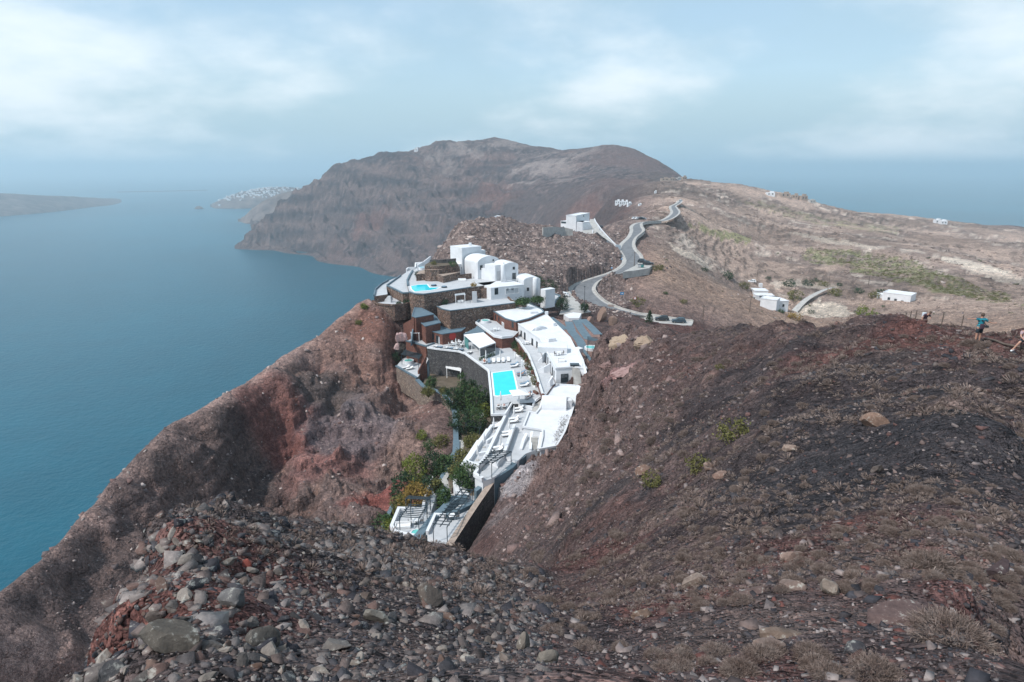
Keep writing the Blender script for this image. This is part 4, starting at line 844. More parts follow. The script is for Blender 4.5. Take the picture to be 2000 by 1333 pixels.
field([(1535,452),(1620,465),(1720,485),(1715,490),(1600,472)], CHALK, 0.6, 200, 5)
field([(1300,475),(1350,495),(1390,520),(1370,520),(1310,490)], CHALK, 0.6, 200, 3)
field([(1500,550),(1560,548),(1640,556),(1640,560),(1520,562)], CHALK, 0.6, 200, 2)
# mountain: strata, red beds, pale tracks
C = lerp(C, (0.105, 0.086, 0.082), mount); C = lerp(C, (0.058, 0.053, 0.056), mount * sstep(-0.2, 0.5, n3 + 0.4 * n4) * 0.8)
C = lerp(C, (0.17, 0.115, 0.10), mount * sstep(0.2, 0.8, n4 - 0.2 * n3) * 0.5)
sb = fbm(X * 0.15, Z * 1.0, 26, 4, 0.6, 61)
C = lerp(C, (0.205, 0.165, 0.15), mount * sstep(0.2, 0.7, n2 + 0.6 * n3) * 0.65); C = lerp(C, (0.04, 0.038, 0.042), mount * sstep(0.3, 0.8, -n2 + 0.4 * n3) * 0.6)
C = lerp(C, (0.045, 0.042, 0.046), cliffm * sstep(0.0, 0.5, sb) * 0.7); C = lerp(C, (0.18, 0.135, 0.12), cliffm * sstep(0.1, 0.6, -sb) * 0.45)
def mblob(px, py, rad, c, w, wob=0.8):
    p = hit(px, py, 600)
    if p is None: return
    k = win(p, rad * 2.2)
    d = np.hypot(X[k] - p.x, Y[k] - p.y) / rad + wob * (n3[k] * 0.5 + n2[k] * 0.2)
    C[k] = lerp(C[k], c, (1 - sstep(0.5, 1.0, d)) * w)
for q in ((950,375,90),(985,385,70),(720,430,70),(1120,430,60)): mblob(*q, (0.20, 0.11, 0.09), 0.4)
for q in ((1000,280,45),(940,298,40),(1060,320,80),(1090,335,70),(1160,292,60),(1040,330,60),(880,298,60),(1110,350,50)): mblob(*q, (0.27, 0.24, 0.22), 0.5, 2.0)
for q in ((1230,300,140),(1270,320,120)): mblob(*q, (0.125, 0.09, 0.083), 0.7)
for q in ((1080,420,110),(1110,368,70),(1250,365,120),(1000,420,120)): mblob(*q, (0.085, 0.075, 0.075), 0.6)
ci = np.floor((X + 9 * n2 + 0.35 * Y) / 46).astype(np.int64); cj = np.floor((Y + 9 * n1) / 30).astype(np.int64); hsh = ((ci * 73856093) ^ (cj * 19349663)) & 1023
C = C * (1 + (plainz * sstep(290, 380, RR) * (hsh / 1023.0 - 0.42) * 0.62)[..., None])          # walled fields, each with its own tone
C = C * (1 - plainz[..., None] * np.array((0.06, 0.02, 0.09)))
C = np.clip(C * np.array((1.10, 1.05, 1.11)), 0.01, 0.9)

m_land, nt, b = newmat('volcanic_ground')
at = nnode(nt, 'ShaderNodeAttribute', attribute_name='ground')
p = gpos(nt)
na = nnoise(nt, 9.0, 8, 0.68, p); nb_ = nnoise(nt, 1.3, 8, 0.65, p); nc = nnoise(nt, 0.12, 8, 0.65, p); nd_ = nnoise(nt, 0.022, 9, 0.66, p)
g = nmix(nt, 'MULTIPLY', 0.6, at.outputs['Color'], nramp(nt, na.outputs['Fac'], [(0.32, (0.45, 0.45, 0.46)), (0.5, (0.98, 0.97, 0.96)), (0.68, (1.75, 1.65, 1.58))]))
g = nmix(nt, 'MULTIPLY', 0.55, g, nramp(nt, nb_.outputs['Fac'], [(0.34, (0.58, 0.57, 0.57)), (0.66, (1.42, 1.38, 1.34))]))
g = nmix(nt, 'MULTIPLY', 0.6, g, nramp(nt, nc.outputs['Fac'], [(0.36, (0.68, 0.67, 0.68)), (0.64, (1.3, 1.28, 1.25))]))
nt.links.new(g, b.inputs['Base Color']); b.inputs['Roughness'].default_value = 0.95; b.inputs['Specular IOR Level'].default_value = 0.1
vo = nnode(nt, 'ShaderNodeTexVoronoi', feature='F1'); vo.inputs['Scale'].default_value = 3.2; nt.links.new(p, vo.inputs['Vector'])
vo2 = nnode(nt, 'ShaderNodeTexVoronoi', feature='F1'); vo2.inputs['Scale'].default_value = 0.75; nt.links.new(p, vo2.inputs['Vector'])
vo3 = nnode(nt, 'ShaderNodeTexVoronoi', feature='F1'); vo3.inputs['Scale'].default_value = 15.0; nt.links.new(p, vo3.inputs['Vector'])
for vv, am in ((vo, 0.38), (vo2, 0.38), (vo3, 0.5)):
    sc_ = nnode(nt, 'ShaderNodeSeparateColor'); nt.links.new(vv.outputs['Color'], sc_.inputs[0])
    g = nmix(nt, 'MULTIPLY', am, g, nramp(nt, sc_.outputs[0], [(0.0, (0.55, 0.55, 0.56)), (0.6, (1.0, 1.0, 1.0)), (1.0, (1.75, 1.68, 1.6))]))
nt.links.new(g, b.inputs['Base Color'])
b1 = nbump(nt, b, vo3.outputs['Distance'], 0.8, 0.06); b1.invert = True
bv = nnode(nt, 'ShaderNodeBump', invert=True); bv.inputs['Strength'].default_value = 0.8; bv.inputs['Distance'].default_value = 0.22
nt.links.new(vo.outputs['Distance'], bv.inputs['Height'])
bv2 = nnode(nt, 'ShaderNodeBump', invert=True); bv2.inputs['Strength'].default_value = 0.8; bv2.inputs['Distance'].default_value = 0.8
nt.links.new(vo2.outputs['Distance'], bv2.inputs['Height']); nt.links.new(bv2.outputs[0], bv.inputs['Normal'])
b2 = nnode(nt, 'ShaderNodeBump'); b2.inputs['Strength'].default_value = 0.4; b2.inputs['Distance'].default_value = 0.5
nt.links.new(nb_.outputs['Fac'], b2.inputs['Height']); nt.links.new(b2.outputs[0], bv2.inputs['Normal']); nt.links.new(bv.outputs[0], b1.inputs['Normal'])
b3 = nnode(nt, 'ShaderNodeBump'); b3.inputs['Strength'].default_value = 0.6; b3.inputs['Distance'].default_value = 5.0
nt.links.new(nc.outputs['Fac'], b3.inputs['Height']); nt.links.new(b3.outputs[0], b2.inputs['Normal'])
b4_ = nnode(nt, 'ShaderNodeBump'); b4_.inputs['Strength'].default_value = 0.55; b4_.inputs['Distance'].default_value = 28.0
nt.links.new(nd_.outputs['Fac'], b4_.inputs['Height']); nt.links.new(b4_.outputs[0], b3.inputs['Normal'])

def land_piece(name, i0, i1):
    z = Z[i0:i1 + 1]; n_r = z.shape[0]
    co = np.stack([X[i0:i1 + 1], Y[i0:i1 + 1], z], -1).reshape(-1, 3).astype(np.float32)
    ii = (np.arange(n_r - 1)[:, None] * NA + np.arange(NA - 1)[None, :]).ravel()
    keep = (np.maximum.reduce([z[:-1, :-1], z[1:, :-1], z[:-1, 1:], z[1:, 1:]]) > SEA - 6).ravel()
    ii = ii[keep]
    fc = np.stack([ii, ii + 1, ii + NA + 1, ii + NA], 1).astype(np.int32)
    me = bpy.data.meshes.new(name)
    me.vertices.add(len(co)); me.vertices.foreach_set('co', co.ravel())
    me.loops.add(fc.size); me.loops.foreach_set('vertex_index', fc.ravel())
    me.polygons.add(len(fc)); me.polygons.foreach_set('loop_start', np.arange(0, fc.size, 4, dtype=np.int32))
    me.polygons.foreach_set('use_smooth', np.ones(len(fc), bool))
    a = me.color_attributes.new('ground', 'FLOAT_COLOR', 'POINT')
    cc = np.concatenate([C[i0:i1 + 1].reshape(-1, 3), np.ones((len(co), 1))], 1).astype(np.float32)
    a.data.foreach_set('color', cc.ravel())
    me.materials.append(m_land); me.update(calc_edges=True); me.validate()
    o = bpy.data.objects.new(name, me); col.objects.link(o)
    return tag(o, kind='structure')
k1 = int(np.searchsorted(LR, math.log(62))); k2 = int(np.searchsorted(LR, math.log(1000)))
land_piece('ground', 0, k1); land_piece('terrain', k1, k2); land_piece('mountain', k2, NR - 1)

# ---------------------------------------------------------------- sea
m_sea, nt, b = newmat('sea_water')
p = gpos(nt)
w1 = nnoise(nt, 0.02, 6, 0.6, p); w2 = nnoise(nt, 0.16, 6, 0.62, p); w3 = nnoise(nt, 0.0011, 4, 0.55, p)
cs = nramp(nt, w3.outputs['Fac'], [(0.36, (0.0, 0.066, 0.102)), (0.64, (0.0005, 0.094, 0.142))])
cs = nmix(nt, 'MULTIPLY', 0.6, cs, nramp(nt, w1.outputs['Fac'], [(0.3, (0.8, 0.82, 0.84)), (0.7, (1.18, 1.16, 1.14))]))
nt.links.new(cs, b.inputs['Base Color']); b.inputs['Roughness'].default_value = 0.28; b.inputs['IOR'].default_value = 1.33; b.inputs['Specular IOR Level'].default_value = 0.35
b1 = nbump(nt, b, w2.outputs['Fac'], 0.55, 2.0)
mb = MB(); n = 96; rs = [1, 400, 1500, 5000, 15000, 58000]
vs_ = [(0, 0, SEA)] + [(r * math.sin(2 * math.pi * k / n), r * math.cos(2 * math.pi * k / n), SEA) for r in rs for k in range(n)]
fs_ = [(0, 1 + (k + 1) % n, 1 + k) for k in range(n)] + [(1 + i * n + k, 1 + i * n + (k + 1) % n, 1 + (i + 1) * n + (k + 1) % n, 1 + (i + 1) * n + k) for i in range(len(rs) - 1) for k in range(n)]
mb.add(vs_, fs_); tag(mb.build('sea', m_sea), kind='structure')

# ---------------------------------------------------------------- far headlands across the water
m_far, nt, b = newmat('far_cliff_rock')
p = gpos(nt); a_ = nnoise(nt, 0.02, 8, 0.65, p)
nt.links.new(nramp(nt, a_.outputs['Fac'], [(0.35, (0.07, 0.055, 0.055)), (0.52, (0.14, 0.105, 0.095)), (0.68, (0.22, 0.17, 0.15))]), b.inputs['Base Color'])
b.inputs['Roughness'].default_value = 0.95; nbump(nt, b, a_.outputs['Fac'], 0.8, 15)
HEAD = {}; HEAD_PTS = HEAD
def headland(name, prof, depth, n_u=120, n_v=26, amp=8.0, seed=0):
    """prof: (px, py of crest, distance of the shore, share of depth where the crest stands)"""
    P_ = np.array(prof, float); u = np.linspace(0, 1, n_u); s = np.linspace(0, 1, len(P_))
    px = np.interp(u, s, P_[:, 0]); py = np.interp(u, s, P_[:, 1]); rr = np.interp(u, s, P_[:, 2])
    az = np.arctan((px - 1000) / 1180.0); rc = rr + depth * 0.35; zc = np.array([at_r(px[i], py[i], rc[i]).z for i in range(n_u)]); hgt = np.maximum(zc - SEA, 2.0)
    t = np.linspace(0, 1, n_v)[None, :]; r = rr[:, None] + depth * t
    k = np.where(t <= 0.35, np.minimum(1, t / 0.35), 1 - 0.9 * (np.clip(t - 0.35, 0, 1) / 0.65) ** 1.2) ** 0.75
    x, y = r * np.sin(az)[:, None], r * np.cos(az)[:, None]; nz = fbm(x, y, 240.0, 5, 0.55, seed); nz[:, 0] = 0; nz[:, -1] = 0
    z = SEA - 6 + (hgt[:, None] + 6) * k + amp * nz * np.minimum(1, hgt / 50)[:, None] * np.where(np.abs(t - 0.35) < 0.06, 0.3, 1)
    vs = np.stack([x, y, z], -1).reshape(-1, 3).tolist(); crest = [Vector((rc[i] * math.sin(az[i]), rc[i] * math.cos(az[i]), zc[i])) for i in range(n_u)]
    fs = [(i * n_v + j, (i + 1) * n_v + j, (i + 1) * n_v + j + 1, i * n_v + j + 1) for i in range(n_u - 1) for j in range(n_v - 1)]
    HEAD[name] = (crest, vs, n_v, n_u)
    o = mesh_obj(name, vs, fs, m_far, smooth=True)
    return tag(o, kind='structure')
headland('headland', [(433,405,4300),(445,396,4280),(465,386,4260),(490,376,4250),(520,370,4250),(550,366,4250),(580,365,4250),(640,372,4300)], 900, seed=71)
headland('lower_headland', [(482,436,3080),(495,424,3060),(510,408,3040),(530,395,3020),(560,380,3000),(600,370,3000)], 500, 70, seed=72)
headland('island', [(-160,372,4100),(0,376,4150),(40,377,4200),(90,380,4300),(150,382,4500),(200,386,4800),(240,390,5000),(268,393,5200)], 1300, 140, seed=73)
headland('hazy_coast', [(262,392,7600),(300,386,7600),(340,384,7600),(390,383,7700),(432,388,7800)], 900, 60, seed=74)
headland('islet', [(402,408,4330),(407,403,4320),(412,402,4320),(417,404,4320),(422,408,4330)], 90, 30, 12, 3.0, seed=75)

# ---------------------------------------------------------------- the air
m_haze = bpy.data.materials.new('sea_haze'); m_haze.use_nodes = True
nt = m_haze.node_tree; nt.nodes.clear()
pv = nnode(nt, 'ShaderNodeVolumePrincipled'); pv.inputs['Color'].default_value = (0.74, 0.91, 1.0, 1)
pv.inputs['Density'].default_value = 0.00015; pv.inputs['Anisotropy'].default_value = 0.3; pv.inputs['Density Attribute'].default_value = ''
om = nnode(nt, 'ShaderNodeOutputMaterial'); nt.links.new(pv.outputs[0], om.inputs['Volume'])
mb = MB().box((0, 0, (SEA - 12 + 200) / 2), (120000, 120000, 200 - SEA + 12))
tag(mb.build('haze', m_haze), kind='stuff')
ORD = 'first second third fourth fifth sixth seventh eighth ninth tenth eleventh twelfth thirteenth fourteenth fifteenth sixteenth seventeenth eighteenth nineteenth twentieth twenty-first twenty-second twenty-third twenty-fourth'.split()
# ================================================================ stones
def ico(sub):
    bm = bmesh.new(); bmesh.ops.create_icosphere(bm, subdivisions=sub, radius=1.0)
    v = np.array([tuple(x.co) for x in bm.verts]); f = np.array([[w.index for w in x.verts] for x in bm.faces]); bm.free(); return v, f
def rock_shape(sub, seed, flat_=0.72, jag=0.34):
    """an angular, partly cleaved stone of about unit radius"""
    g = np.random.default_rng(seed); v, f = ico(sub); v = v.copy()
    for _ in range(13):                      # cleave with random planes
        n = g.normal(size=3); n /= np.linalg.norm(n); d = g.uniform(0.38, 0.85); s = v @ n - d
        v -= np.clip(s, 0, None)[:, None] * n * 0.95
    v *= 1 + jag * 0.25 * g.normal(size=(len(v), 1)) * (0.35 if sub > 2 else 0.55)
    v *= np.array([g.uniform(0.85, 1.25), g.uniform(0.7, 1.0), flat_ * g.uniform(0.75, 1.15)])
    return v, f
m_rock, nt, b = newmat('lava_stone')
at = nnode(nt, 'ShaderNodeAttribute', attribute_name='tone'); oi = nnode(nt, 'ShaderNodeObjectInfo')
tcn = nnode(nt, 'ShaderNodeTexCoord'); p = gpos(nt)
v1 = nnoise(nt, 7.0, 8, 0.7, p); v2 = nnoise(nt, 28.0, 5, 0.65, p)
g = nmix(nt, 'MULTIPLY', 0.85, at.outputs['Color'], nramp(nt, v1.outputs['Fac'], [(0.3, (0.5, 0.5, 0.52)), (0.7, (1.5, 1.45, 1.4))]))
lich = nramp(nt, v1.outputs['Fac'], [(0.57, (0, 0, 0)), (0.64, (0.75, 0.75, 0.75))])
g = nmix(nt, 'MIX', lich, g, nmix(nt, 'MULTIPLY', 0.7, (0.36, 0.345, 0.31), nramp(nt, v2.outputs['Fac'], [(0.35, (0.45, 0.45, 0.45)), (0.65, (1.2, 1.2, 1.2))])))
nt.links.new(g, b.inputs['Base Color']); b.inputs['Roughness'].default_value = 0.92; b.inputs['Specular IOR Level'].default_value = 0.15
nbump(nt, b, v2.outputs['Fac'], 0.5, 0.03)
m_cinder, nt, b = newmat('loose_cinder')
at = nnode(nt, 'ShaderNodeAttribute', attribute_name='tone'); v2 = nnoise(nt, 9.0, 6, 0.65, gpos(nt))
nt.links.new(nmix(nt, 'MULTIPLY', 0.85, at.outputs['Color'], nramp(nt, v2.outputs['Fac'], [(0.3, (0.55, 0.55, 0.56)), (0.7, (1.45, 1.4, 1.36))])), b.inputs['Base Color'])
b.inputs['Roughness'].default_value = 0.95; b.inputs['Specular IOR Level'].default_value = 0.1
def set_tone(me, rgb):
    a = me.color_attributes.new('tone', 'FLOAT_COLOR', 'POINT')
    c = np.ones((len(me.vertices), 4), np.float32); c[:, :3] = rgb; a.data.foreach_set('color', c.ravel())
def scatter(name, P_, S_, tones, shapes, mat, sink=0.25, seed=0, smooth=False):
    """many pieces too small to pick apart singly, joined into one mesh"""
    g = np.random.default_rng(seed); vs, fs, cs, off = [], [], [], 0
    which = g.integers(0, len(shapes), len(P_))
    for k, (v0, f0) in enumerate(shapes):
        ii = np.where(which == k)[0]
        if not len(ii): continue
        a = g.uniform(0, 2 * np.pi, len(ii)); ca, sa = np.cos(a), np.sin(a)
        sc = S_[ii][:, None] * g.uniform(0.75, 1.25, (len(ii), 3)); q = v0[None] * sc[:, None, :]
        x = q[..., 0] * ca[:, None] - q[..., 1] * sa[:, None]; y = q[..., 0] * sa[:, None] + q[..., 1] * ca[:, None]
        tilt = g.normal(0, 0.25, (len(ii), 2)); z = q[..., 2] + x * tilt[:, :1] + y * tilt[:, 1:]
        co = np.stack([x, y, z], -1) + P_[ii][:, None, :]; co[..., 2] -= (S_[ii] * sink)[:, None] - (S_[ii] * 0.35)[:, None]
        n0 = len(v0); vs.append(co.reshape(-1, 3)); fs.append((f0[None] + (np.arange(len(ii)) * n0)[:, None, None] + off).reshape(-1, 3)); cs.append(np.repeat(tones[ii], n0, 0)); off += n0 * len(ii)
    vs = np.concatenate(vs).astype(np.float32); fs = np.concatenate(fs).astype(np.int32); cs = np.concatenate(cs)
    me = bpy.data.meshes.new(name); me.vertices.add(len(vs)); me.vertices.foreach_set('co', vs.ravel())
    me.loops.add(fs.size); me.loops.foreach_set('vertex_index', fs.ravel()); me.polygons.add(len(fs)); me.polygons.foreach_set('loop_start', np.arange(0, fs.size, 3, dtype=np.int32))
    if smooth: me.polygons.foreach_set('use_smooth', np.ones(len(fs), bool))
    a = me.color_attributes.new('tone', 'FLOAT_COLOR', 'POINT'); a.data.foreach_set('color', np.concatenate([cs, np.ones((len(cs), 1))], 1).astype(np.float32).ravel())
    me.materials.append(mat); me.update(calc_edges=True)
    o = bpy.data.objects.new(name, me); col.objects.link(o); return o
def pick_tones(n, pal, g, var=0.25):
    pal = np.array(pal) * np.array((1.06, 1.05, 1.12)); return pal[g.integers(0, len(pal), n)] * g.uniform(1 - var, 1 + var, (n, 1))
def spots(n, px0, px1, r0, r1, g, keep=None, rpow=1.0):
    """n random places, even per solid angle between two directions and two distances"""
    az = np.arctan((g.uniform(px0, px1, n) - 1000) / 1180.0); r = np.exp(np.log(r0) + (np.log(r1) - np.log(r0)) * g.uniform(0, 1, n) ** rpow)
    x, y = r * np.sin(az), r * np.cos(az); z = heights(x, y); ok = z > SEA + 3
    if keep is not None: ok &= keep(x, y, z, r, az)
    return np.stack([x, y, z], 1)[ok], r[ok]
def block_shape(seed):
    g = np.random.default_rng(seed); v = np.array([(i, j, k) for k in (-1, 1) for j in (-1, 1) for i in (-1, 1)], float) * 0.8; v += g.uniform(-0.42, 0.42, v.shape); v *= np.array([g.uniform(0.8, 1.35), g.uniform(0.65, 1.0), g.uniform(0.45, 0.8)])
    f = [(0, 2, 3), (0, 3, 1), (4, 5, 7), (4, 7, 6), (0, 1, 5), (0, 5, 4), (2, 6, 7), (2, 7, 3), (0, 4, 6), (0, 6, 2), (1, 3, 7), (1, 7, 5)]; return v, np.array(f)
shp20 = [block_shape(1000 + s) for s in range(14)] + [rock_shape(1, s, 0.7, 0.7) for s in range(5)]; shp80 = [rock_shape(2, 50 + s, 0.75) for s in range(12)]
GREY = [(0.095, 0.085, 0.080), (0.065, 0.063, 0.065), (0.15, 0.125, 0.11), (0.12, 0.095, 0.083), (0.19, 0.165, 0.145), (0.048, 0.047, 0.052), (0.12, 0.080, 0.066), (0.21, 0.185, 0.165)]
CIND = [(0.042, 0.042, 0.046), (0.06, 0.056, 0.057), (0.095, 0.078, 0.072), (0.15, 0.115, 0.10), (0.115, 0.070, 0.061), (0.19, 0.16, 0.145), (0.08, 0.066, 0.062)]
PALE = [(0.27, 0.22, 0.19), (0.35, 0.29, 0.25), (0.22, 0.185, 0.165), (0.17, 0.14, 0.13), (0.42, 0.36, 0.315), (0.13, 0.11, 0.105)]
RUST = [(0.22, 0.165, 0.143), (0.165, 0.115, 0.10), (0.27, 0.215, 0.19), (0.115, 0.095, 0.09), (0.15, 0.098, 0.085)]
g1 = np.random.default_rng(101)
# foreground rubble: small fill as one mass, the 300 largest one by one
P_, r_ = spots(17000, -60, 1090, 2.2, 21, g1, None, 0.8)
S_ = np.clip(r_ * 0.0026 * np.exp(g1.normal(0, 0.75, len(r_))), 0.006, 0.18); tag(scatter('rubble', P_, S_, pick_tones(len(P_), GREY, g1), shp20, m_rock, 0.55, 1), kind='stuff')
P_, r_ = spots(20000, 1000, 2150, 2.4, 90, g1, None, 0.9)
S_ = np.clip(r_ * 0.00115 * np.exp(g1.normal(0, 0.62, len(r_))), 0.004, 0.16); tag(scatter('cinder_gravel', P_, S_, pick_tones(len(P_), CIND, g1), shp20, m_cinder, 0.35, 2), kind='stuff')
P_, r_ = spots(4200, 1380, 2150, 11, 45, g1, lambda x, y, z, r, az: fbm(x, y, 14, 4, 0.6, 52) > 0.12)
S_ = np.clip(r_ * 0.0021 * np.exp(g1.normal(0, 0.5, len(r_))), 0.015, 0.18); tag(scatter('clinker', P_, S_, pick_tones(len(P_), CIND[:3] + [(0.15, 0.13, 0.115)], g1), shp20, m_cinder, 0.3, 3), kind='stuff')
P_, r_ = spots(7000, 1000, 2150, 2.6, 15, g1); S_ = np.clip(r_ * 0.0019 * np.exp(g1.normal(0, 0.75, len(r_))), 0.004, 0.09); tag(scatter('red_gravel', P_, S_, pick_tones(len(P_), CIND + [(0.13, 0.06, 0.05), (0.24, 0.21, 0.19)], g1), shp20, m_cinder, 0.5, 12), kind='stuff')
# broken rim above the hotel, spur, bowl, knoll
P_, r_ = spots(3200, 960, 1330, 45, 135, g1); S_ = np.clip(0.10 * np.exp(g1.normal(0, 0.65, len(r_))) * r_ / 80, 0.04, 0.8); tag(scatter('broken_rock', P_, S_, pick_tones(len(P_), RUST, g1), shp20, m_cinder, 0.3, 4), kind='stuff')
P_, r_ = spots(5200, -60, 850, 62, 175, g1, lambda x, y, z, r, az: z > -60); S_ = np.clip(0.085 * np.exp(g1.normal(0, 0.6, len(r_))) * r_ / 100, 0.03, 0.5); tag(scatter('scree', P_, S_, pick_tones(len(P_), RUST + PALE, g1), shp20, m_cinder, 0.3, 5), kind='stuff')
P_, r_ = spots(9000, 830, 1235, 190, 345, g1, lambda x, y, z, r, az: z > -48); S_ = np.clip(0.19 * np.exp(g1.normal(0, 0.6, len(r_))), 0.08, 1.0); 
def clear_of_builds(P_, S_):
    ok = np.ones(len(P_), bool)
    for poly in BUILT: ok &= ~in_poly(poly, P_[:, 0], P_[:, 1])
    return P_[ok], S_[ok]
P_, S_ = clear_of_builds(P_, S_); tag(scatter('hill_boulders', P_, S_, pick_tones(len(P_), PALE, g1), shp20, m_cinder, 0.25, 6), kind='stuff')
P_, r_ = spots(7000, 1200, 2100, 215, 620, g1, lambda x, y, z, r, az: fbm(x, y, 40, 3, 0.6, 81) > 0.1); S_ = np.clip(0.17 * np.exp(g1.normal(0, 0.6, len(r_))) * r_ / 300, 0.06, 1.3); P_, S_ = clear_of_builds(P_, S_)
tag(scatter('field_stones', P_, S_, pick_tones(len(P_), PALE + [(0.10, 0.10, 0.07), (0.09, 0.095, 0.055)], g1), shp20, m_cinder, 0.3, 7), kind='stuff')

rock_me = []
for k in range(26):
    v, f = rock_shape(3 if k % 2 else 2, 300 + k, 0.72); v = v * np.array([1.15, 0.9, 0.9])
    me = bpy.data.meshes.new('rock'); me.from_pydata([tuple(x) for x in v], [], [tuple(int(i) for i in x) for x in f]); me.materials.append(m_rock)
    t = np.array(GREY[k % 8]) * g1.uniform(0.8, 1.25); set_tone(me, t)
    if k % 2: me.polygons.foreach_set('use_smooth', [True] * len(me.polygons)); me.set_sharp_from_angle(angle=R(18))
    rock_me.append(me)
RUBPOLY = [(100,1333),(180,1250),(225,1195),(280,1120),(280,1070),(340,1015),(420,992),(480,1005),(560,1020),(700,1050),(840,1080),(960,1120),(1000,1200),(1040,1333)]
def in2(poly, x, y): return bool(in_poly(poly, np.array([float(x)]), np.array([float(y)]))[0])
cand = []
while len(cand) < 300:
    x, y = random.uniform(90, 1050), random.uniform(990, 1333)
    if not in2(RUBPOLY, x, y): continue
    w = 8 + 30 * random.random() ** 3.2 * (0.5 + (y - 980) / 330); p = hit(x, y, 3, 60)
    if p is None or p.length > 34: continue
    cand.append((p, w * p.length / F / 2))
for k, (p, s) in enumerate(cand):
    o = bpy.data.objects.new('rock', rock_me[k % 26]); col.objects.link(o); o.location = (p.x, p.y, p.z - s * 0.05)
    o.scale = (s * random.uniform(0.9, 1.3), s * random.uniform(0.8, 1.1), s * random.uniform(0.8, 1.25)); o.rotation_euler = (random.uniform(-.4, .4), random.uniform(-.4, .4), random.uniform(0, 6.28))
    tag(o, 'angular grey lava rock loose in the foreground rubble heap', 'rock', 'loose rocks in the foreground rubble')
BIG = [  # px, py, width px, height factor, tone, label
 (650,1270,66,0.62,(0.19,0.175,0.165),'smooth flat-topped grey rock near the bottom edge of the rubble'), (738,1212,56,0.95,(0.24,0.225,0.20),'pale lichen-covered block in the rubble, above the flat grey rock'),
 (838,1182,58,1.25,(0.17,0.145,0.13),'tall brown rock leaning at the right rim of the rubble'), (455,1185,60,0.85,(0.17,0.165,0.165),'smooth grey rock half buried in the middle of the rubble'),
 (335,1262,104,0.6,(0.13,0.115,0.10),'largest lichen-spotted boulder at the lower left of the rubble'), (510,1262,70,0.85,(0.13,0.12,0.11),'dark lichen-spotted boulder at the bottom of the rubble'),
 (388,1103,34,0.9,(0.055,0.055,0.06),'dark boulder on the upper left of the rubble heap'), (481,1106,26,0.9,(0.33,0.10,0.08),'single brick-red rock in the rubble heap'),
 (1022,1268,44,1.3,(0.24,0.215,0.19),'upright pale rock below the trench wall, at the bottom'), (1062,1308,46,1.2,(0.26,0.235,0.205),'tall pale rock at the bottom edge, right of the upright one'),
 (1348,1145,54,0.75,(0.30,0.235,0.20),'pale rounded boulder in the middle of the cinder slope'), (1545,1092,48,0.62,(0.33,0.24,0.205),'pinkish slab-like boulder on the upper cinder slope'),
 (1622,1160,44,1.15,(0.30,0.25,0.215),'upright pale boulder with ragged edge on the cinder slope'), (1545,1150,52,0.6,(0.22,0.165,0.145),'brown low boulder left of the upright pale boulder'),
 (1468,1162,48,0.45,(0.17,0.12,0.11),'flat purplish slab between two boulders on the cinder slope'), (1755,1216,108,0.36,(0.15,0.105,0.10),'large long purple-brown slab lying near the right bottom'),
 (1524,1244,70,0.36,(0.22,0.165,0.135),'flat slab with orange lichen at the bottom of the slope'), (1500,1266,50,0.6,(0.25,0.185,0.16),'wedge-shaped pinkish rock below the lichen slab'),
 (1254,1205,48,0.6,(0.19,0.13,0.10),'brown rock with red side at the lower middle of the slope'), (1708,832,46,0.75,(0.30,0.20,0.155),'orange-brown boulder high on the dark cinder slope'),
 (1545,880,30,0.6,(0.32,0.24,0.20),'small pale boulder left of the dark clinker patch'), (1404,934,36,0.9,(0.30,0.20,0.165),'pinkish block beside the olive bush on the upper slope'),
 (1385,920,28,0.9,(0.33,0.235,0.195),'smaller pinkish block leaning on the one beside the olive bush'), (1625,1310,40,0.7,(0.16,0.15,0.15),'rounded grey stone at the bottom edge right of centre'),
 (1662,1276,52,0.6,(0.075,0.072,0.08),'dark blue-grey rock near the bottom, right of centre'), (1950,1118,58,0.4,(0.085,0.06,0.062),'dark purple slab near the right edge'),
 (1375,1092,36,0.8,(0.17,0.13,0.12),'brown rock with pale flank below the red pebbles'), (1712,922,24,0.9,(0.15,0.125,0.115),'small brown boulder alone on the black clinker slope'),
 (1463,1025,20,0.9,(0.22,0.17,0.145),'small upright tan rock at the edge of the clinker patch'), (1258,925,40,0.8,(0.26,0.17,0.135),'rusty rock at the edge above the corner terrace')]
for k, (x, y, w, hf, tn, lb) in enumerate(BIG):
    p = hit(x, y, 3, 200); s = w * p.length / F / 2
    v, f = rock_shape(3, 700 + k, 0.75); me = bpy.data.meshes.new('boulder'); me.from_pydata([tuple(q_) for q_ in v], [], [tuple(int(i) for i in q_) for q_ in f]); me.materials.append(m_rock); set_tone(me, np.array(tn) * 0.72)
    me.polygons.foreach_set('use_smooth', [True] * len(me.polygons)); me.set_sharp_from_angle(angle=R(26))
    o = bpy.data.objects.new('boulder', me); col.objects.link(o); o.location = (p.x, p.y, p.z + s * hf * 0.3); o.scale = (s, s * 0.85, s * hf * 1.25); o.rotation_euler = (0.1, -0.1, random.uniform(-0.5, 0.5)); tag(o, lb, 'rock')
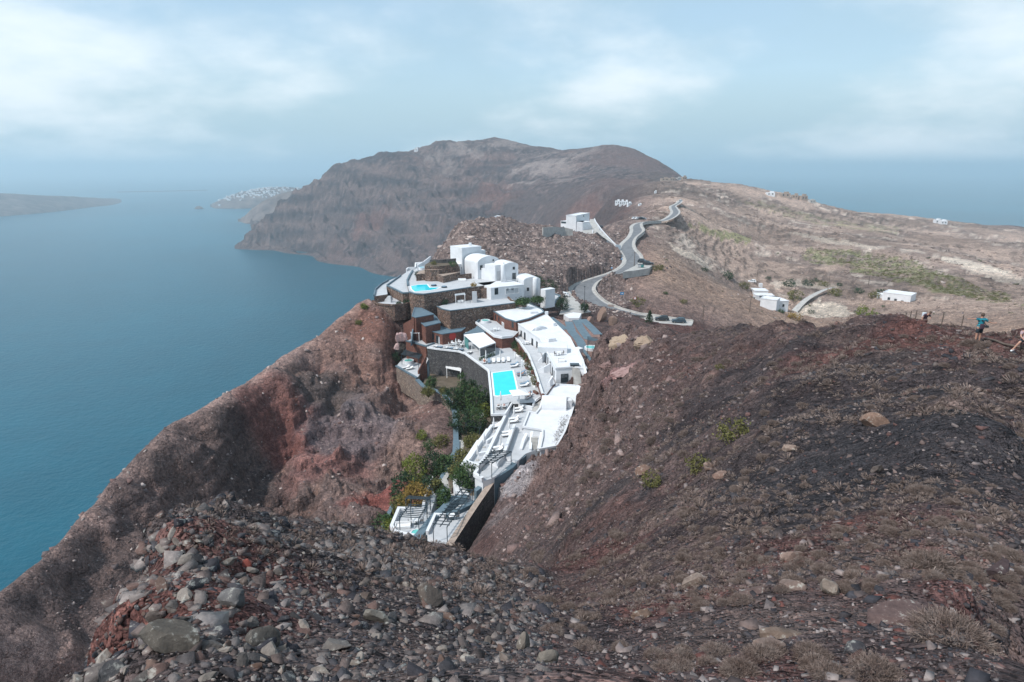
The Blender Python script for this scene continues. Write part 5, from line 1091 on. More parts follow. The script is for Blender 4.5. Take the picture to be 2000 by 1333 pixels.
# rock stacks by the lay-by, above the gravel garden
for k, (px, py, r, w, hf, tn, lb) in enumerate([(1178,612,178,22,1.3,(0.24,0.17,0.14),'tall rock stack between road bend and gravel garden'), (1197,622,172,20,1.0,(0.21,0.15,0.125),'lower rock stack right of the tall one beside the road'), (1152,618,172,16,0.8,(0.30,0.20,0.165),'pinkish boulder at the end of the car park'), (1100,622,165,12,0.7,(0.26,0.205,0.175),'small tan boulder at the top of the gravel garden'), (1125,624,166,11,0.7,(0.27,0.215,0.18),'tan boulder in the row above the gravel garden')]):
    p = at_r(px, py, r); s = w * p.length / F / 2; v, f = rock_shape(3, 800 + k, 0.8); me = bpy.data.meshes.new('boulder'); me.from_pydata([tuple(q_) for q_ in v], [], [tuple(int(i) for i in q_) for q_ in f]); me.materials.append(m_cinder); set_tone(me, tn)
    o = bpy.data.objects.new('boulder', me); col.objects.link(o); z = height(p.x, p.y); o.location = (p.x, p.y, min(p.z, z + s) if z < p.z else p.z); o.scale = (s * 1.1, s, max(s * hf, (p.z - z) * 0.6 + s * hf)); tag(o, lb, 'rock')
# crag beside the suites
for k, (px, py, r, w, hf, tn, lb) in enumerate([(1215,668,121,62,1.0,(0.34,0.265,0.20),'big lichen-yellow crag rising right of the suite stairs'), (1262,670,121,48,0.9,(0.31,0.24,0.185),'right shoulder of the crag beside the suite wing'), (1185,715,116,30,1.2,(0.24,0.16,0.15),'dark cleft rock below the crag beside the suites'), (1225,728,112,42,0.8,(0.32,0.215,0.205),'pinkish rock face under the crag beside the suites'), (1165,690,120,18,1.5,(0.19,0.14,0.125),'narrow dark rock pillar beside the slate wall end'), (1130,850,92,16,1.6,(0.13,0.105,0.105),'dark upright rock above the lower white roof'), (1143,905,80,22,1.4,(0.14,0.115,0.115),'dark rock rib right of the corner terrace'), (786,655,152,28,1.3,(0.42,0.29,0.28),'smooth pink rock face left of the red stone annex'), (775,675,151,20,1.1,(0.38,0.27,0.26),'lower pink rock beside the bare grey bush')]):
    p = (hit(px, py, 60) or at_r(px, py, r)) if k < 4 else at_r(px, py, r - 2.0); s = w * (1.15 if k < 4 else 1.0) * p.length / F / 2; v, f = rock_shape(4, 830 + k, 0.85); nn = fbm(v[:, 0] * 3 + v[:, 2], v[:, 1] * 3 + k, 1.1, 4, 0.6, 90); v = v * (1 + 0.16 * nn)[:, None]
    me = bpy.data.meshes.new('crag'); me.from_pydata([tuple(q_) for q_ in v], [], [tuple(int(i) for i in q_) for q_ in f]); me.materials.append(m_cinder); set_tone(me, tn)
    o = bpy.data.objects.new('crag', me); col.objects.link(o); o.location = (p.x, p.y, p.z - s * (0.1 if k < 4 else 0.35)); o.scale = (s, s * 0.8, s * hf); o.rotation_euler = (0, 0, k); tag(o, lb, 'rock')

# ================================================================ dry scrub
m_dry, nt, b = newmat('dry_twigs')
oi = nnode(nt, 'ShaderNodeObjectInfo'); n_ = nnoise(nt, 6, 5, 0.6, gpos(nt)); ge = nnode(nt, 'ShaderNodeNewGeometry')
cc = nramp(nt, n_.outputs['Fac'], [(0.3, (0.125, 0.090, 0.078)), (0.5, (0.185, 0.143, 0.127)), (0.7, (0.245, 0.202, 0.182))])
nt.links.new(nmix(nt, 'MULTIPLY', 1.0, cc, nramp(nt, ge.outputs['Random Per Island'], [(0, (0.6, 0.6, 0.6)), (1, (1.35, 1.33, 1.3))])), b.inputs['Base Color']); b.inputs['Roughness'].default_value = 0.95; b.inputs['Specular IOR Level'].default_value = 0.05
def leafmat(name, c0, c1, c2):
    m, nt, b = newmat(name); ge = nnode(nt, 'ShaderNodeNewGeometry'); n_ = nnoise(nt, 0.9, 4, 0.6, ge.outputs['Position'])
    c = nramp(nt, ge.outputs['Random Per Island'], [(0.0, c0), (0.5, c1), (1.0, c2)])
    nt.links.new(nmix(nt, 'MULTIPLY', 0.7, c, nramp(nt, n_.outputs['Fac'], [(0.3, (0.6, 0.62, 0.6)), (0.7, (1.3, 1.3, 1.2))])), b.inputs['Base Color'])
    b.inputs['Roughness'].default_value = 0.75; b.inputs['Specular IOR Level'].default_value = 0.15
    return m
M['leaf_dark'] = leafmat('dark_evergreen_leaf', (0.018, 0.038, 0.022), (0.034, 0.062, 0.034), (0.058, 0.092, 0.046))
M['leaf_mid'] = leafmat('mid_green_leaf', (0.030, 0.060, 0.024), (0.052, 0.092, 0.036), (0.085, 0.13, 0.05))
M['leaf_lime'] = leafmat('lime_green_leaf', (0.09, 0.11, 0.025), (0.15, 0.175, 0.04), (0.21, 0.23, 0.06))
M['leaf_gold'] = leafmat('golden_leaf', (0.16, 0.105, 0.03), (0.26, 0.165, 0.045), (0.33, 0.23, 0.07))
M['leaf_olive'] = leafmat('olive_leaf', (0.085, 0.085, 0.03), (0.13, 0.125, 0.045), (0.175, 0.165, 0.065))
M['leaf_grey'] = leafmat('grey_twig_leaf', (0.10, 0.085, 0.08), (0.16, 0.14, 0.13), (0.22, 0.20, 0.19))
M['bark'] = plain('grey_bark', (0.10, 0.08, 0.065), 0.95, 0.3, 4)
def tuft_mesh(name, n, seed, mat, h=0.75, wdt=0.03, leaf=False):
    """a cushion of thin bent twigs over the whole half dome"""
    g = np.random.default_rng(seed); vs, fs = [], []
    lob = g.normal(size=(5, 3)); lob /= np.linalg.norm(lob, axis=1)[:, None]
    a = g.uniform(0, 2 * np.pi, n); el = np.arcsin(g.uniform(0, 1, n)); U = lambda x, y: g.uniform(x, y, (n, 1))
    d = np.stack([np.cos(a) * np.cos(el), np.sin(a) * np.cos(el), np.sin(el) * h + 0.03], 1); L = U(0.62, 0.95) * (0.85 + 0.22 * np.max(d @ lob.T, 1))[:, None]
    t = d * 0.9 + g.normal(0, 0.55, (n, 3)); t /= np.linalg.norm(t, axis=1)[:, None]; c = d * L; e = c + t * U(0.10, 0.24); e[:, 2] = np.maximum(e[:, 2], 0.01)
    s = np.cross(t, g.normal(size=(n, 3))); s /= np.linalg.norm(s, axis=1)[:, None]; w = wdt * U(0.7, 1.5)
    vs = np.stack([c - s * w * 0.6, c + s * w * 0.6, e + s * w, e - s * w * 0.3], 1).reshape(-1, 3).tolist(); fs = np.arange(4 * n).reshape(-1, 4).tolist()
    me = bpy.data.meshes.new(name); me.from_pydata([tuple(v) for v in vs], [], fs); me.materials.append(mat); me.update(); return me
tufts = [tuft_mesh('dry_bush', 2600, 900 + k, m_dry, 0.55 + 0.1 * (k % 3), 0.011) for k in range(5)]
def put(name, me, p, s, sz=None, rz=None, sink=0.06):
    o = bpy.data.objects.new(name, me); col.objects.link(o); o.location = (p.x, p.y, p.z - s * sink); o.scale = (s, s, sz or s); o.rotation_euler = (0, 0, random.uniform(0, 6.28) if rz is None else rz); return o
SCRUB = [(960,1090),(1130,980),(1150,820),(1230,700),(1260,655),(1420,640),(1700,635),(1860,660),(1995,690),(1995,1333),(1150,1333)]
cnt = 0
while cnt < 290:
    x, y = random.uniform(960, 1995), random.uniform(640, 1325)
    if not in2(SCRUB, x, y): continue
    p = hit(x, y, 3, 150)
    if p is None: continue
    dn = float(fbm(np.array([p.x]), np.array([p.y]), 9, 3, 0.6, 77)[0])
    if dn < -0.25 or (x > 1560 and 740 < y < 1000 and random.random() < 0.7): continue
    w = random.uniform(11, 30) * (0.65 + 0.75 * (y - 640) / 690); s = min(w * p.length / F / 2, 0.95)
    if s < 0.12: s = 0.12 + 0.1 * random.random()
    tag(put('dry_bush', tufts[cnt % 5], p, s, s * random.uniform(0.7, 1.0)), 'grey-brown cushion of dry twigs on the cinder slope', 'bush', 'dry bushes on the cinder slope'); cnt += 1
for k, (x, y, w, lb) in enumerate([(1900,676,34,'pale dry bush hiding the feet of the striped hiker'), (1925,680,30,'dry bush beside the pale one at the striped hiker'), (1860,1255,120,'large spiky grey dry bush at the lower right'), (1820,1110,84,'wide pale grey dry bush near the right edge'), (1590,1290,70,'grey dry bush at the bottom right of centre'), (1800,965,44,'bare branching dry bush on the black clinker slope'), (1720,1325,90,'dark dry bush cut by the bottom edge'), (1330,1140,30,'small dry bush against the pale rounded boulder'), (900,830,1,'')][:8]):
    p = hit(x, y, 3, 200); s = w * p.length / F / 2; me = tuft_mesh('dry_bush', 3000, 950 + k, m_dry, 0.6, 0.009); tag(put('dry_bush', me, p, s), lb, 'bush')
sm = []
for k in range(5):
    g = np.random.default_rng(980 + k); v, f = [], []
    for j in range(44):
        a = g.uniform(0, 6.28); el = np.arcsin(g.uniform(0, 1)); d = np.array([np.cos(a) * np.cos(el), np.sin(a) * np.cos(el), np.sin(el) * 0.7 + 0.03]); s = np.cross(d, g.normal(size=3)); s /= np.linalg.norm(s); i = len(v)
        v += [d * 0.3, d * g.uniform(0.8, 1.1) + s * 0.055, d * g.uniform(0.7, 1.1) - s * 0.055]; f.append((i, i + 1, i + 2))
    sm.append((np.array(v), np.array(f)))
P_, r_ = spots(5200, 1010, 2150, 9, 128, g1, lambda x, y, z, r, az: fbm(x, y, 9, 3, 0.6, 77) > -0.1); S_ = np.clip(0.0065 * r_ * np.exp(g1.normal(0, 0.4, len(r_))), 0.07, 0.5)
tag(scatter('scrub', P_, S_, pick_tones(len(P_), [(0.15, 0.125, 0.105)], g1), sm, m_dry, 0.4, 8), kind='stuff')
P_, r_ = spots(900, 300, 1000, 9, 24, g1); S_ = np.clip(0.009 * r_ * np.exp(g1.normal(0, 0.35, len(r_))), 0.06, 0.3); tag(scatter('scrub', P_, S_, pick_tones(len(P_), [(0.15, 0.125, 0.105)], g1), sm, m_dry, 0.4, 9), kind='stuff')
P_, r_ = spots(5000, 1200, 2150, 215, 900, g1, lambda x, y, z, r, az: fbm(x, y, 70, 4, 0.6, 82) > 0.15); S_ = np.clip(0.6 * np.exp(g1.normal(0, 0.4, len(r_))) * r_ / 350, 0.3, 2.4); P_, S_ = clear_of_builds(P_, S_); tag(scatter('valley_scrub', P_, S_, pick_tones(len(P_), [(0.15, 0.125, 0.105)], g1), sm, m_dry, 0.4, 10), kind='stuff')
# vines on the green fields
def in_field(poly):
    ps = [hit(a, b, 150) for a, b in poly]; ps = [(p.x, p.y) for p in ps if p is not None]; return ps
vf = in_field([(1560,500),(1590,484),(1660,488),(1760,502),(1860,540),(1960,572),(1995,590),(1900,585),(1800,562),(1720,545),(1640,520)])
P_, r_ = spots(6000, 1500, 2050, 330, 640, g1, lambda x, y, z, r, az: in_poly(vf, x, y)); S_ = 0.75 * np.exp(g1.normal(0, 0.3, len(r_)))
tag(scatter('vineyard', P_, S_, pick_tones(len(P_), [(0.1, 0.12, 0.04)], g1), sm, M['leaf_olive'], 0.4, 11), kind='stuff')

# ================================================================ shrubs and trees
def crown_mesh(name, seed, mat, n_cl, n_lf, rx, rz, leaf, shape='round', hole=0.0):
    """leaf clumps spread through an uneven crown"""
    g = np.random.default_rng(seed)
    d = g.normal(size=(n_cl, 3)); d /= np.linalg.norm(d, axis=1)[:, None]; rad = g.uniform(0.45, 1.0, (n_cl, 1)) ** 0.5
    if shape == 'cone':
        t = g.uniform(0, 1, (n_cl, 1)) ** 1.4; q = np.concatenate([d[:, :2] * rx * (1 - t * 0.85) * rad, (t * 2 - 1) * rz], 1)
    else: q = d * rad * np.array([rx, rx, rz]) * g.uniform(0.8, 1.15, (n_cl, 1))
    N_ = n_cl * n_lf; p = np.repeat(q, n_lf, 0) + g.normal(0, 0.5, (N_, 3)) * np.repeat(leaf * g.uniform(2.0, 4.0, (n_cl, 1)), n_lf, 0)
    u = g.normal(size=(N_, 3)); u /= np.linalg.norm(u, axis=1)[:, None]; w = np.cross(u, g.normal(size=(N_, 3))); w /= np.linalg.norm(w, axis=1)[:, None]; s = leaf * g.uniform(0.6, 1.3, (N_, 1))
    vs = np.stack([p - u * s, p + w * s * 0.55, p + u * s, p - w * s * 0.55], 1).reshape(-1, 3); fs = np.arange(4 * N_).reshape(-1, 4).tolist()
    me = bpy.data.meshes.new(name); me.from_pydata(vs.tolist(), [], fs); me.materials.append(mat); me.update(); return me
def plant(name, p, rx, rz, mat, label, cat, seed, n_cl=60, n_lf=16, leaf=0.16, shape='round', trunk=True, lift=None, group=None):
    root = empty(name, (p.x, p.y, p.z)); tag(root, label, cat, group)
    lift = rz * 0.95 if lift is None else lift
    c = bpy.data.objects.new('crown', crown_mesh('crown', seed, M[mat], n_cl, n_lf, rx, rz, leaf, shape)); col.objects.link(c); c.parent = root; c.location = (0, 0, lift)
    if trunk:
        m = MB(); h = lift + rz * 0.2; m.tube([(0, 0, -0.6), (rx * 0.05, 0, h * 0.5), (0, rx * 0.04, h)], [rx * 0.09 + 0.03, rx * 0.07 + 0.02, 0.03], 7)
        for k in range(4):
            a = k * 1.6 + seed; m.tube([(0, 0, h * 0.35), (math.cos(a) * rx * 0.5, math.sin(a) * rx * 0.5, h * 0.35 + rz * 0.6)], [rx * 0.05 + 0.015, 0.015], 5)
        m.build('trunk', M['bark'], root)
    return root
for k, (x, y, w, mt, lb) in enumerate([(1430,840,56,'leaf_olive','largest olive-green round bush on the cinder slope'), (1364,906,46,'leaf_olive','olive bush beside the pinkish blocks on the slope'), (1272,937,38,'leaf_olive','small olive bush on the slope, lowest of the three'), (1405,717,16,'leaf_olive','tiny yellow-green bush high on the cinder slope')]):
    p = hit(x, y + w * 0.3, 3, 200); s = w * p.length / F / 2; plant('green_bush', p, s, s * 0.75, mt, lb, 'bush', 40 + k, 46, 16, s * 0.09, lift=s * 0.55, trunk=False)
def on_terr(px, py, z): return at_z(px, py, z)
TREES = [ # pixel of the foot, level, radius, half height, material, shape, label, category
 ((903,800),-49.6,2.0,3.4,'leaf_mid','cone','tallest pointed green tree below the dark lava wall','tree'), ((930,806),-49.6,1.9,2.6,'leaf_mid','round','round green tree between the pointed tree and the pool','tree'), ((885,800),-49.6,1.7,2.2,'leaf_dark','round','dark tree at the left of the garden trees','tree'), ((948,800),-49.6,1.5,1.9,'leaf_dark','round','dark shrub in the corner under the pool wall','shrub'), ((916,790),-49.6,1.8,2.6,'leaf_dark','round','dark tree behind the pointed garden tree','tree'),
 ((905,846),-49.8,2.1,2.1,'leaf_dark','round','wide dark tree in front of the garden pergola','tree'), ((930,846),-49.8,1.9,2.2,'leaf_mid','round','green tree beside the satellite dish','tree'), ((947,812),-49.6,1.0,1.2,'leaf_lime','round','yellow-flecked shrub against the white pool wall','shrub'), ((842,760),-49.4,1.0,1.3,'leaf_mid','round','green shrub in the corner of the lava wall','shrub'), ((836,772),-49.3,1.1,0.7,'leaf_olive','round','low olive shrub on the coping of the curved wall','shrub'), ((868,772),-49.5,0.9,0.7,'leaf_olive','round','olive shrub at the foot of the white garden stairs','shrub'),
 ((911,952),-47.4,1.7,1.8,'leaf_mid','round','big round green shrub inside the curved ramp','shrub'), ((870,930),-50,1.6,1.6,'leaf_mid','round','green tree beside the blue-grey stair wall','tree'), ((848,930),-50.3,1.9,2.0,'leaf_dark','round','dark green tree right of the lime tree','tree'), ((812,950),-51,1.6,2.4,'leaf_lime','round','bright lime-green tree above the lowest terrace','tree'), ((790,985),-51.2,1.7,2.4,'leaf_dark','round','dark green tree left of the golden tree','tree'), ((812,1000),-50.6,1.9,2.0,'leaf_gold','round','golden-orange tree above the lowest pergola','tree'), ((785,1012),-51.4,1.4,1.6,'leaf_olive','round','olive tree at the left of the golden tree','tree'), ((840,975),-50.2,1.5,1.6,'leaf_dark','round','dark shrub mass behind the golden tree','shrub'),
 ((868,992),-48.6,0.8,1.4,'leaf_mid','round','narrow green shrub between path and curved slate wall','shrub'), ((853,960),-48.6,0.5,0.9,'leaf_olive','round','thin creeper shrub on the path wall','shrub'), ((750,1040),-52,1.3,1.2,'leaf_mid','round','green shrub left of the isolated slate wall','shrub'), ((766,1042),-51.6,1.0,0.9,'leaf_lime','round','lime shrub between slate wall and lowest terrace','shrub'),
 ((893,935),-47.4,1.0,1.1,'leaf_olive','round','olive shrub beside the footpath','shrub'), ((903,905),-47.4,1.1,1.0,'leaf_olive','round','dull green shrub bank above the footpath','shrub'), ((922,872),-47.4,1.2,0.9,'leaf_olive','round','dull green shrub under the planter wall','shrub')]
for k, (q, z, rx, rz, mt, sh, lb, ct) in enumerate(TREES):
    plant('tree' if ct == 'tree' else 'shrub', at_z(*q, z), rx * 1.28, rz * 1.18, mt, lb, ct, 60 + k, int(75 * rx), 18, 0.16, sh)
for k, (x, y, r, rx, rz, mt, lb) in enumerate([(824,858,108,1.1,1.3,'leaf_lime','lime-green bush in the ravine below the curved wall'), (840,880,104,1.3,1.3,'leaf_mid','green bush in the ravine below the lime one'), (862,872,103,1.5,1.5,'leaf_olive','dull olive bush against the foot of the curved wall'), (772,708,150,1.2,1.4,'leaf_dark','dark bush at the corner of the jacuzzi terrace'), (778,690,153,1.7,1.5,'leaf_grey','bare grey-twigged bush above the jacuzzi terrace'), (712,603,168,0.9,0.6,'leaf_lime','lime bush at the foot of the crescent terrace'), (700,632,162,0.8,0.4,'leaf_olive','small green bush on the bare slope left of the annex'), (790,912,96,0.6,0.6,'leaf_lime','single small lime bush on the bare ravine side'), (1378,716,60,0.3,0.3,'leaf_olive','tiny bush')][:8]):
    p = hit(x, y, 60); plant('bush', p, rx, rz, mt, lb, 'bush', 120 + k, int(44 * rx), 16, 0.15, trunk=False, lift=rz * 0.6)
for k, (q, z, rx, rz, mt, lb) in enumerate([((1041,560),-36,3.0,2.0,'leaf_dark','large dark shrub behind the villa, left of two'), ((1068,575),-38,3.2,2.4,'leaf_dark','larger dark shrub behind the villa end, right of two'), ((1020,594),-36.8,2.0,0.8,'leaf_mid','spreading green shrub below the villa porch'), ((1050,590),-37.4,1.8,0.7,'leaf_mid','low green shrub at the corner of the villa'), ((773,538),-33,0.01,0.01,'leaf_mid','x')][:4]): plant('shrub', at_z(*q, z), rx, rz, mt, lb, 'shrub', 140 + k, 90, 16, 0.2)
p = at_z(*pq('a3', 1075, 470), -33.0); plant('shrub', p, 1.0, 1.1, 'leaf_dark', 'round dark shrub in white pot on the upper pool terrace', 'shrub', 150, 60, 14, 0.12)
p = at_z(*pq('a2', 235, 1125), -36.6); plant('shrub', p, 0.9, 0.8, 'leaf_dark', 'dark green shrub by the wall behind the daybed', 'shrub', 151, 50, 14, 0.12, trunk=False, lift=0.7)
for k, (v, x, y, z, rx, lb) in enumerate([('a3', 665, 1050, -36.3, 0.7, 'left low shrub on the crescent terrace'), ('a3', 825, 1030, -36.3, 0.9, 'right low shrub on the crescent terrace'), ('a3', 1830, 215, -28.5, 1.2, 'green shrub on the top tier of the stone planters'), ('a2', 710, 835, -33.0, 0.9, 'yellow-brown shrub at the corner of the upper pool terrace'), ('a3', 1420, 190, -28.5, 0.9, 'dry shrub on the left of the top planter tier')]):
    plant('shrub', at_z(*pq(v, x, y), z), rx, rx * 0.7, ('leaf_dark', 'leaf_dark', 'leaf_mid', 'leaf_gold', 'leaf_olive')[k], lb, 'shrub', 155 + k, 40, 14, 0.12, trunk=False, lift=rx * 0.5)
p = at_z(*pq('b4', 225, 385), -42.2); plant('shrub', p, 1.9, 2.2, 'leaf_dark', 'tall dark hedge shrub beside the curved planter at the car park', 'shrub', 162, 110, 16, 0.16)
p = at_z(1141, 610, -42.2); plant('topiary_ball', p, 1.35, 1.3, 'leaf_dark', 'dark clipped ball tree under the street lamp', 'tree', 163, 120, 16, 0.12, lift=1.6)
# norfolk pine: tiers of level branches
p = hit(1268, 632, 120, 260); pr = empty('norfolk_pine', (p.x, p.y, p.z)); tag(pr, 'small tiered pine beside the dark cars in the lay-by', 'tree')
MB().tube([(0, 0, -0.5), (0, 0, 3.9)], [0.12, 0.02], 7).build('trunk', M['bark'], pr)
g = np.random.default_rng(5); vs, fs = [], []
for t in range(9):
    zt = 0.5 + t * 0.4; L = 1.5 * (1 - t / 9.6)
    for j in range(7):
        a = j * 2 * np.pi / 7 + t * 0.4
        for q_ in range(16):
            u = g.uniform(0.15, 1); c = np.array([np.cos(a) * L * u, np.sin(a) * L * u, zt + 0.15 * u + g.normal(0, 0.04)]); d = g.normal(size=3) * 0.13; e = g.normal(size=3) * 0.07; i = len(vs); vs += [c - d, c + e, c + d, c - e]; fs.append((i, i + 1, i + 2, i + 3))
mesh_obj('crown', vs, fs, M['leaf_dark'], pr)
for k, (x, y, w, mt) in enumerate(sorted([(1422,542,24,'leaf_dark'),(1543,556,22,'leaf_dark'),(1577,555,20,'leaf_dark'),(1606,555,18,'leaf_olive'),(1630,575,24,'leaf_olive'),(1555,582,30,'leaf_olive'),(1677,570,16,'leaf_dark'),(1722,570,14,'leaf_dark'),(1773,578,18,'leaf_dark'),(1708,580,20,'leaf_olive'),(1690,615,30,'leaf_lime'),(1553,622,24,'leaf_gold'),(1525,608,12,'leaf_mid'),(1584,610,12,'leaf_dark'),(1592,548,12,'leaf_dark'),(1500,543,10,'leaf_dark'),(1285,525,22,'leaf_olive'),(1335,590,14,'leaf_olive'),(1245,592,26,'leaf_olive'),(1376,528,14,'leaf_dark'),(1640,556,10,'leaf_dark'),(1675,610,12,'leaf_dark'),(1452,560,20,'leaf_olive'),(1300,572,10,'leaf_mid')])):
    p = hit(x, y + 3, 150)
    if p is None: continue
    s = w * p.length / F / 2; plant('valley_bush', p, s, s * 0.6, mt, '%s bush from the left among those dotting the valley fields behind the ridge' % ORD[k], 'bush', 200 + k, 40, 12, s * 0.1, trunk=False, lift=s * 0.4, group='bushes in the valley fields')
# ================================================================ pools and jacuzzis
def pool(px, z, label, mat='pool', rim=0.35):
    root = empty('swimming_pool', tuple(at_z(*px[0], z))); tag(root, label, 'pool')
    o = root.location.copy(); pts = [(p.x - o.x, p.y - o.y) for p in (at_z(x, y, z) for x, y in px)]
    MB().ribbon_wall(pts, -0.1, 0.07, rim, closed=True).build('coping', M['whitepaint'], root)
    n = len(pts); a = sum(pts[i][0] * pts[(i + 1) % n][1] - pts[(i + 1) % n][0] * pts[i][1] for i in range(n)); q = pts if a > 0 else pts[::-1]
    mesh_obj('water', [(x, y, 0.035) for x, y in q], [tuple(range(n))], M[mat], root); return root
pool(tr('a4', [(672,325),(900,292),(1135,262),(1195,520),(1245,765),(1060,800),(800,828),(722,818),(700,600)]), -43.0, 'rectangular turquoise main pool on the large deck')
pool(tr('a3', [(905,660),(1060,632),(1275,620),(1330,690),(1560,690),(1460,728),(1340,752),(1130,768),(1000,786),(930,735)]), -33.0, 'free-form turquoise pool on the upper villa terrace')
def spa(p, r, h, label, mat='spa', sx=1.0):
    root = empty('jacuzzi', tuple(p)); tag(root, label, 'jacuzzi')
    MB().lathe((0, 0, 0), [(r * 1.02, -0.3), (r, h), (r * 0.82, h), (r * 0.80, h - 0.12)], 20).build('tub', M['white'], root)
    vs = [(0.8 * r * math.cos(t * math.pi / 10), 0.8 * r * math.sin(t * math.pi / 10), h - 0.08) for t in range(20)]; mesh_obj('water', vs, [tuple(range(20))], M[mat], root); root.scale = (sx, 1, 1); return root
spa(at_z(*pq('a8', 365, 850), -48.0), 1.35, 0.75, 'white round jacuzzi under the striped pergola below the annex')
spa(at_z(*pq('z2', 895, 335), -40.4), 1.3, 0.7, 'white jacuzzi on the brick roof terrace above the restaurant')
spa(at_z(*pq('a3', 1150, 285), -31.6), 1.05, 0.6, 'small round turquoise plunge pool behind the stone planters', 'pool')
spa(at_z(*pq('a6', 470, 1175), -49.0), 0.9, 0.45, 'jacuzzi at the front edge of the lowest left terrace')
spa(at_z(*pq('z2', 1880, 585), -40.4), 1.6, 0.6, 'white jacuzzi in the nook beside the rock crag')
# ================================================================ furniture
def lounger_proto():
    root = empty('sun_lounger')
    f = MB(); 
    for s in (-1, 1): f.bar((s * 0.32, -0.95, 0.28), (s * 0.32, 0.95, 0.28), 0.06, 0.07)
    for y in (-0.8, 0.75):
        for s in (-1, 1): f.bar((s * 0.30, y, 0.0), (s * 0.30, y, 0.28), 0.06)
    for y in (-0.9, 0.3, 0.9): f.bar((-0.32, y, 0.28), (0.32, y, 0.28), 0.06)
    f.build('frame', M['wood'], root)
    c = MB(); c.box((0, -0.32, 0.37), (0.66, 1.26, 0.12)); c.add([(-0.33, 0.31, 0.33), (0.33, 0.31, 0.33), (0.33, 0.93, 0.72), (-0.33, 0.93, 0.72), (-0.33, 0.26, 0.44), (0.33, 0.26, 0.44), (0.33, 0.86, 0.83), (-0.33, 0.86, 0.83)], [(0, 3, 2, 1), (4, 5, 6, 7), (0, 1, 5, 4), (1, 2, 6, 5), (2, 3, 7, 6), (3, 0, 4, 7)])
    c.build('cushion', M['cushion'], root)
    return root
LP = lounger_proto(); LP_used = [False]
def lounger(p, rz, label, blue=False, group=None):
    o = LP if not LP_used[0] else copy_tree(LP); LP_used[0] = True
    o.location = p; o.rotation_euler = (0, 0, rz); tag(o, label, 'sun lounger', group or 'sun loungers of the hotel')
    if blue:
        for c in o.children:
            if c.name.startswith('cushion'): c.data = c.data.copy(); c.data.materials[0] = M['cushblue']
    return o
row = ['leftmost', 'second', 'third', 'fourth', 'fifth', 'rightmost']
for k, (x, y) in enumerate([(512, 105), (612, 100), (712, 92), (818, 86), (920, 80), (1034, 66)]):
    lounger(at_z(*pq('a4', x, y), -43.0), 0.05, '%s of the six loungers in a row behind the main pool' % row[k], k == 1)
SIDE = [((1165, 200), 'behind the pool corner, by the planters'), ((1310, 385), 'beside the middle of the pool'), ((1385, 620), 'beside the lower half of the pool'), ((1470, 870), 'beside the open white parasol')]
for k, ((x, y), w) in enumerate(SIDE):
    for s in (0, 1): lounger(at_z(*pq('a4', x, y - 42 * s), -43.0), R(-68) if k < 3 else R(-30), '%s lounger of the pair %s' % (('front', 'rear')[s], w), s == 1 or k == 1)
for k, (x, y, w) in enumerate([(815, 1095, 'left'), (940, 1085, 'right')]): lounger(at_z(*pq('a4', x, y), -43.0), R(180), '%s lounger of the two on the deck below the pool' % w)
for k, ((x, y), w) in enumerate([((770, 385), 'top'), ((690, 555), 'second'), ((585, 775), 'third'), ((430, 1025), 'bottom')]):
    for s in (0, 1): lounger(at_z(*pq('a5', x + 8 * s, y - 48 * s), -43.7), R(-72), '%s lounger of the %s pair on the narrow deck below the pool' % (('front', 'rear')[s], w))
for k, (x, y) in enumerate([(320, 955), (385, 975)]): lounger(at_z(*pq('a8', x, y), -48.0), R(-55), '%s of two white loungers in front of the round jacuzzi' % ('left', 'right')[k])
for k, (x, y) in enumerate([(860, 570), (950, 582), (1050, 595), (1150, 606), (1240, 616), (1340, 630), (1500, 680)]): lounger(at_z(*pq('a8', x, y), -43.0), R(160), '%s lounger along the edge above the dark lava wall, counted from the annex' % ('first', 'second', 'third', 'fourth', 'fifth', 'sixth', 'last')[k], k % 2 == 1)
for k, (x, y) in enumerate([(430, 610), (400, 640)]): lounger(at_z(*pq('a5', x, y), -44.2), R(-60), '%s lounger on the top small sun terrace' % ('rear', 'front')[k])
def closed_parasol(p, label, h=2.7):
    root = empty('closed_parasol', tuple(p)); tag(root, label, 'parasol', 'closed white parasols of the hotel')
    MB().lathe((0, 0, 0), [(0.3, 0.0), (0.3, 0.08), (0.05, 0.1)], 10).build('base', M['concrete'], root)
    MB().tube([(0, 0, 0.05), (0, 0, h)], 0.035, 8).build('pole', M['whitepaint'], root)
    MB().lathe((0, 0, 0), [(0.05, 0.85), (0.17, 1.0), (0.15, 1.6), (0.10, h - 0.3), (0.03, h + 0.05)], 10).build('folded_canopy', M['cushion'], root, True); return root
for v, x, y, z, lb in [('a4', 545, 70, -43, 'between the first two loungers behind the pool'), ('a4', 855, 60, -43, 'behind the fourth and fifth loungers'), ('a4', 1172, 110, -43, 'by the planters at the top right of the pool deck'), ('a4', 1335, 275, -43, 'behind the blue lounger pair'), ('a4', 1300, 530, -43, 'between the two lounger pairs beside the pool'), ('a4', 865, 1010, -43, 'between the two loungers below the pool'), ('a4', 1262, 1100, -43.7, 'at the top of the narrow lounger deck'), ('a5', 700, 500, -43.7, 'at the second pair on the narrow lounger deck'), ('a5', 622, 720, -43.7, 'at the third pair on the narrow lounger deck'), ('a5', 480, 1000, -43.7, 'at the bottom pair on the narrow lounger deck'), ('a5', 370, 700, -44.2, 'on the top small sun terrace'), ('a5', 212, 950, -44.2, 'on the middle small sun terrace'), ('a5', 108, 1160, -44.2, 'on the bottom small sun terrace'), ('a8', 935, 560, -43, 'left among the dining tables'), ('a8', 1090, 480, -43, 'in the middle of the dining terrace'), ('a8', 1245, 590, -43, 'right on the dining terrace')]:
    closed_parasol(at_z(*pq(v, x, y), z), 'closed white parasol ' + lb)
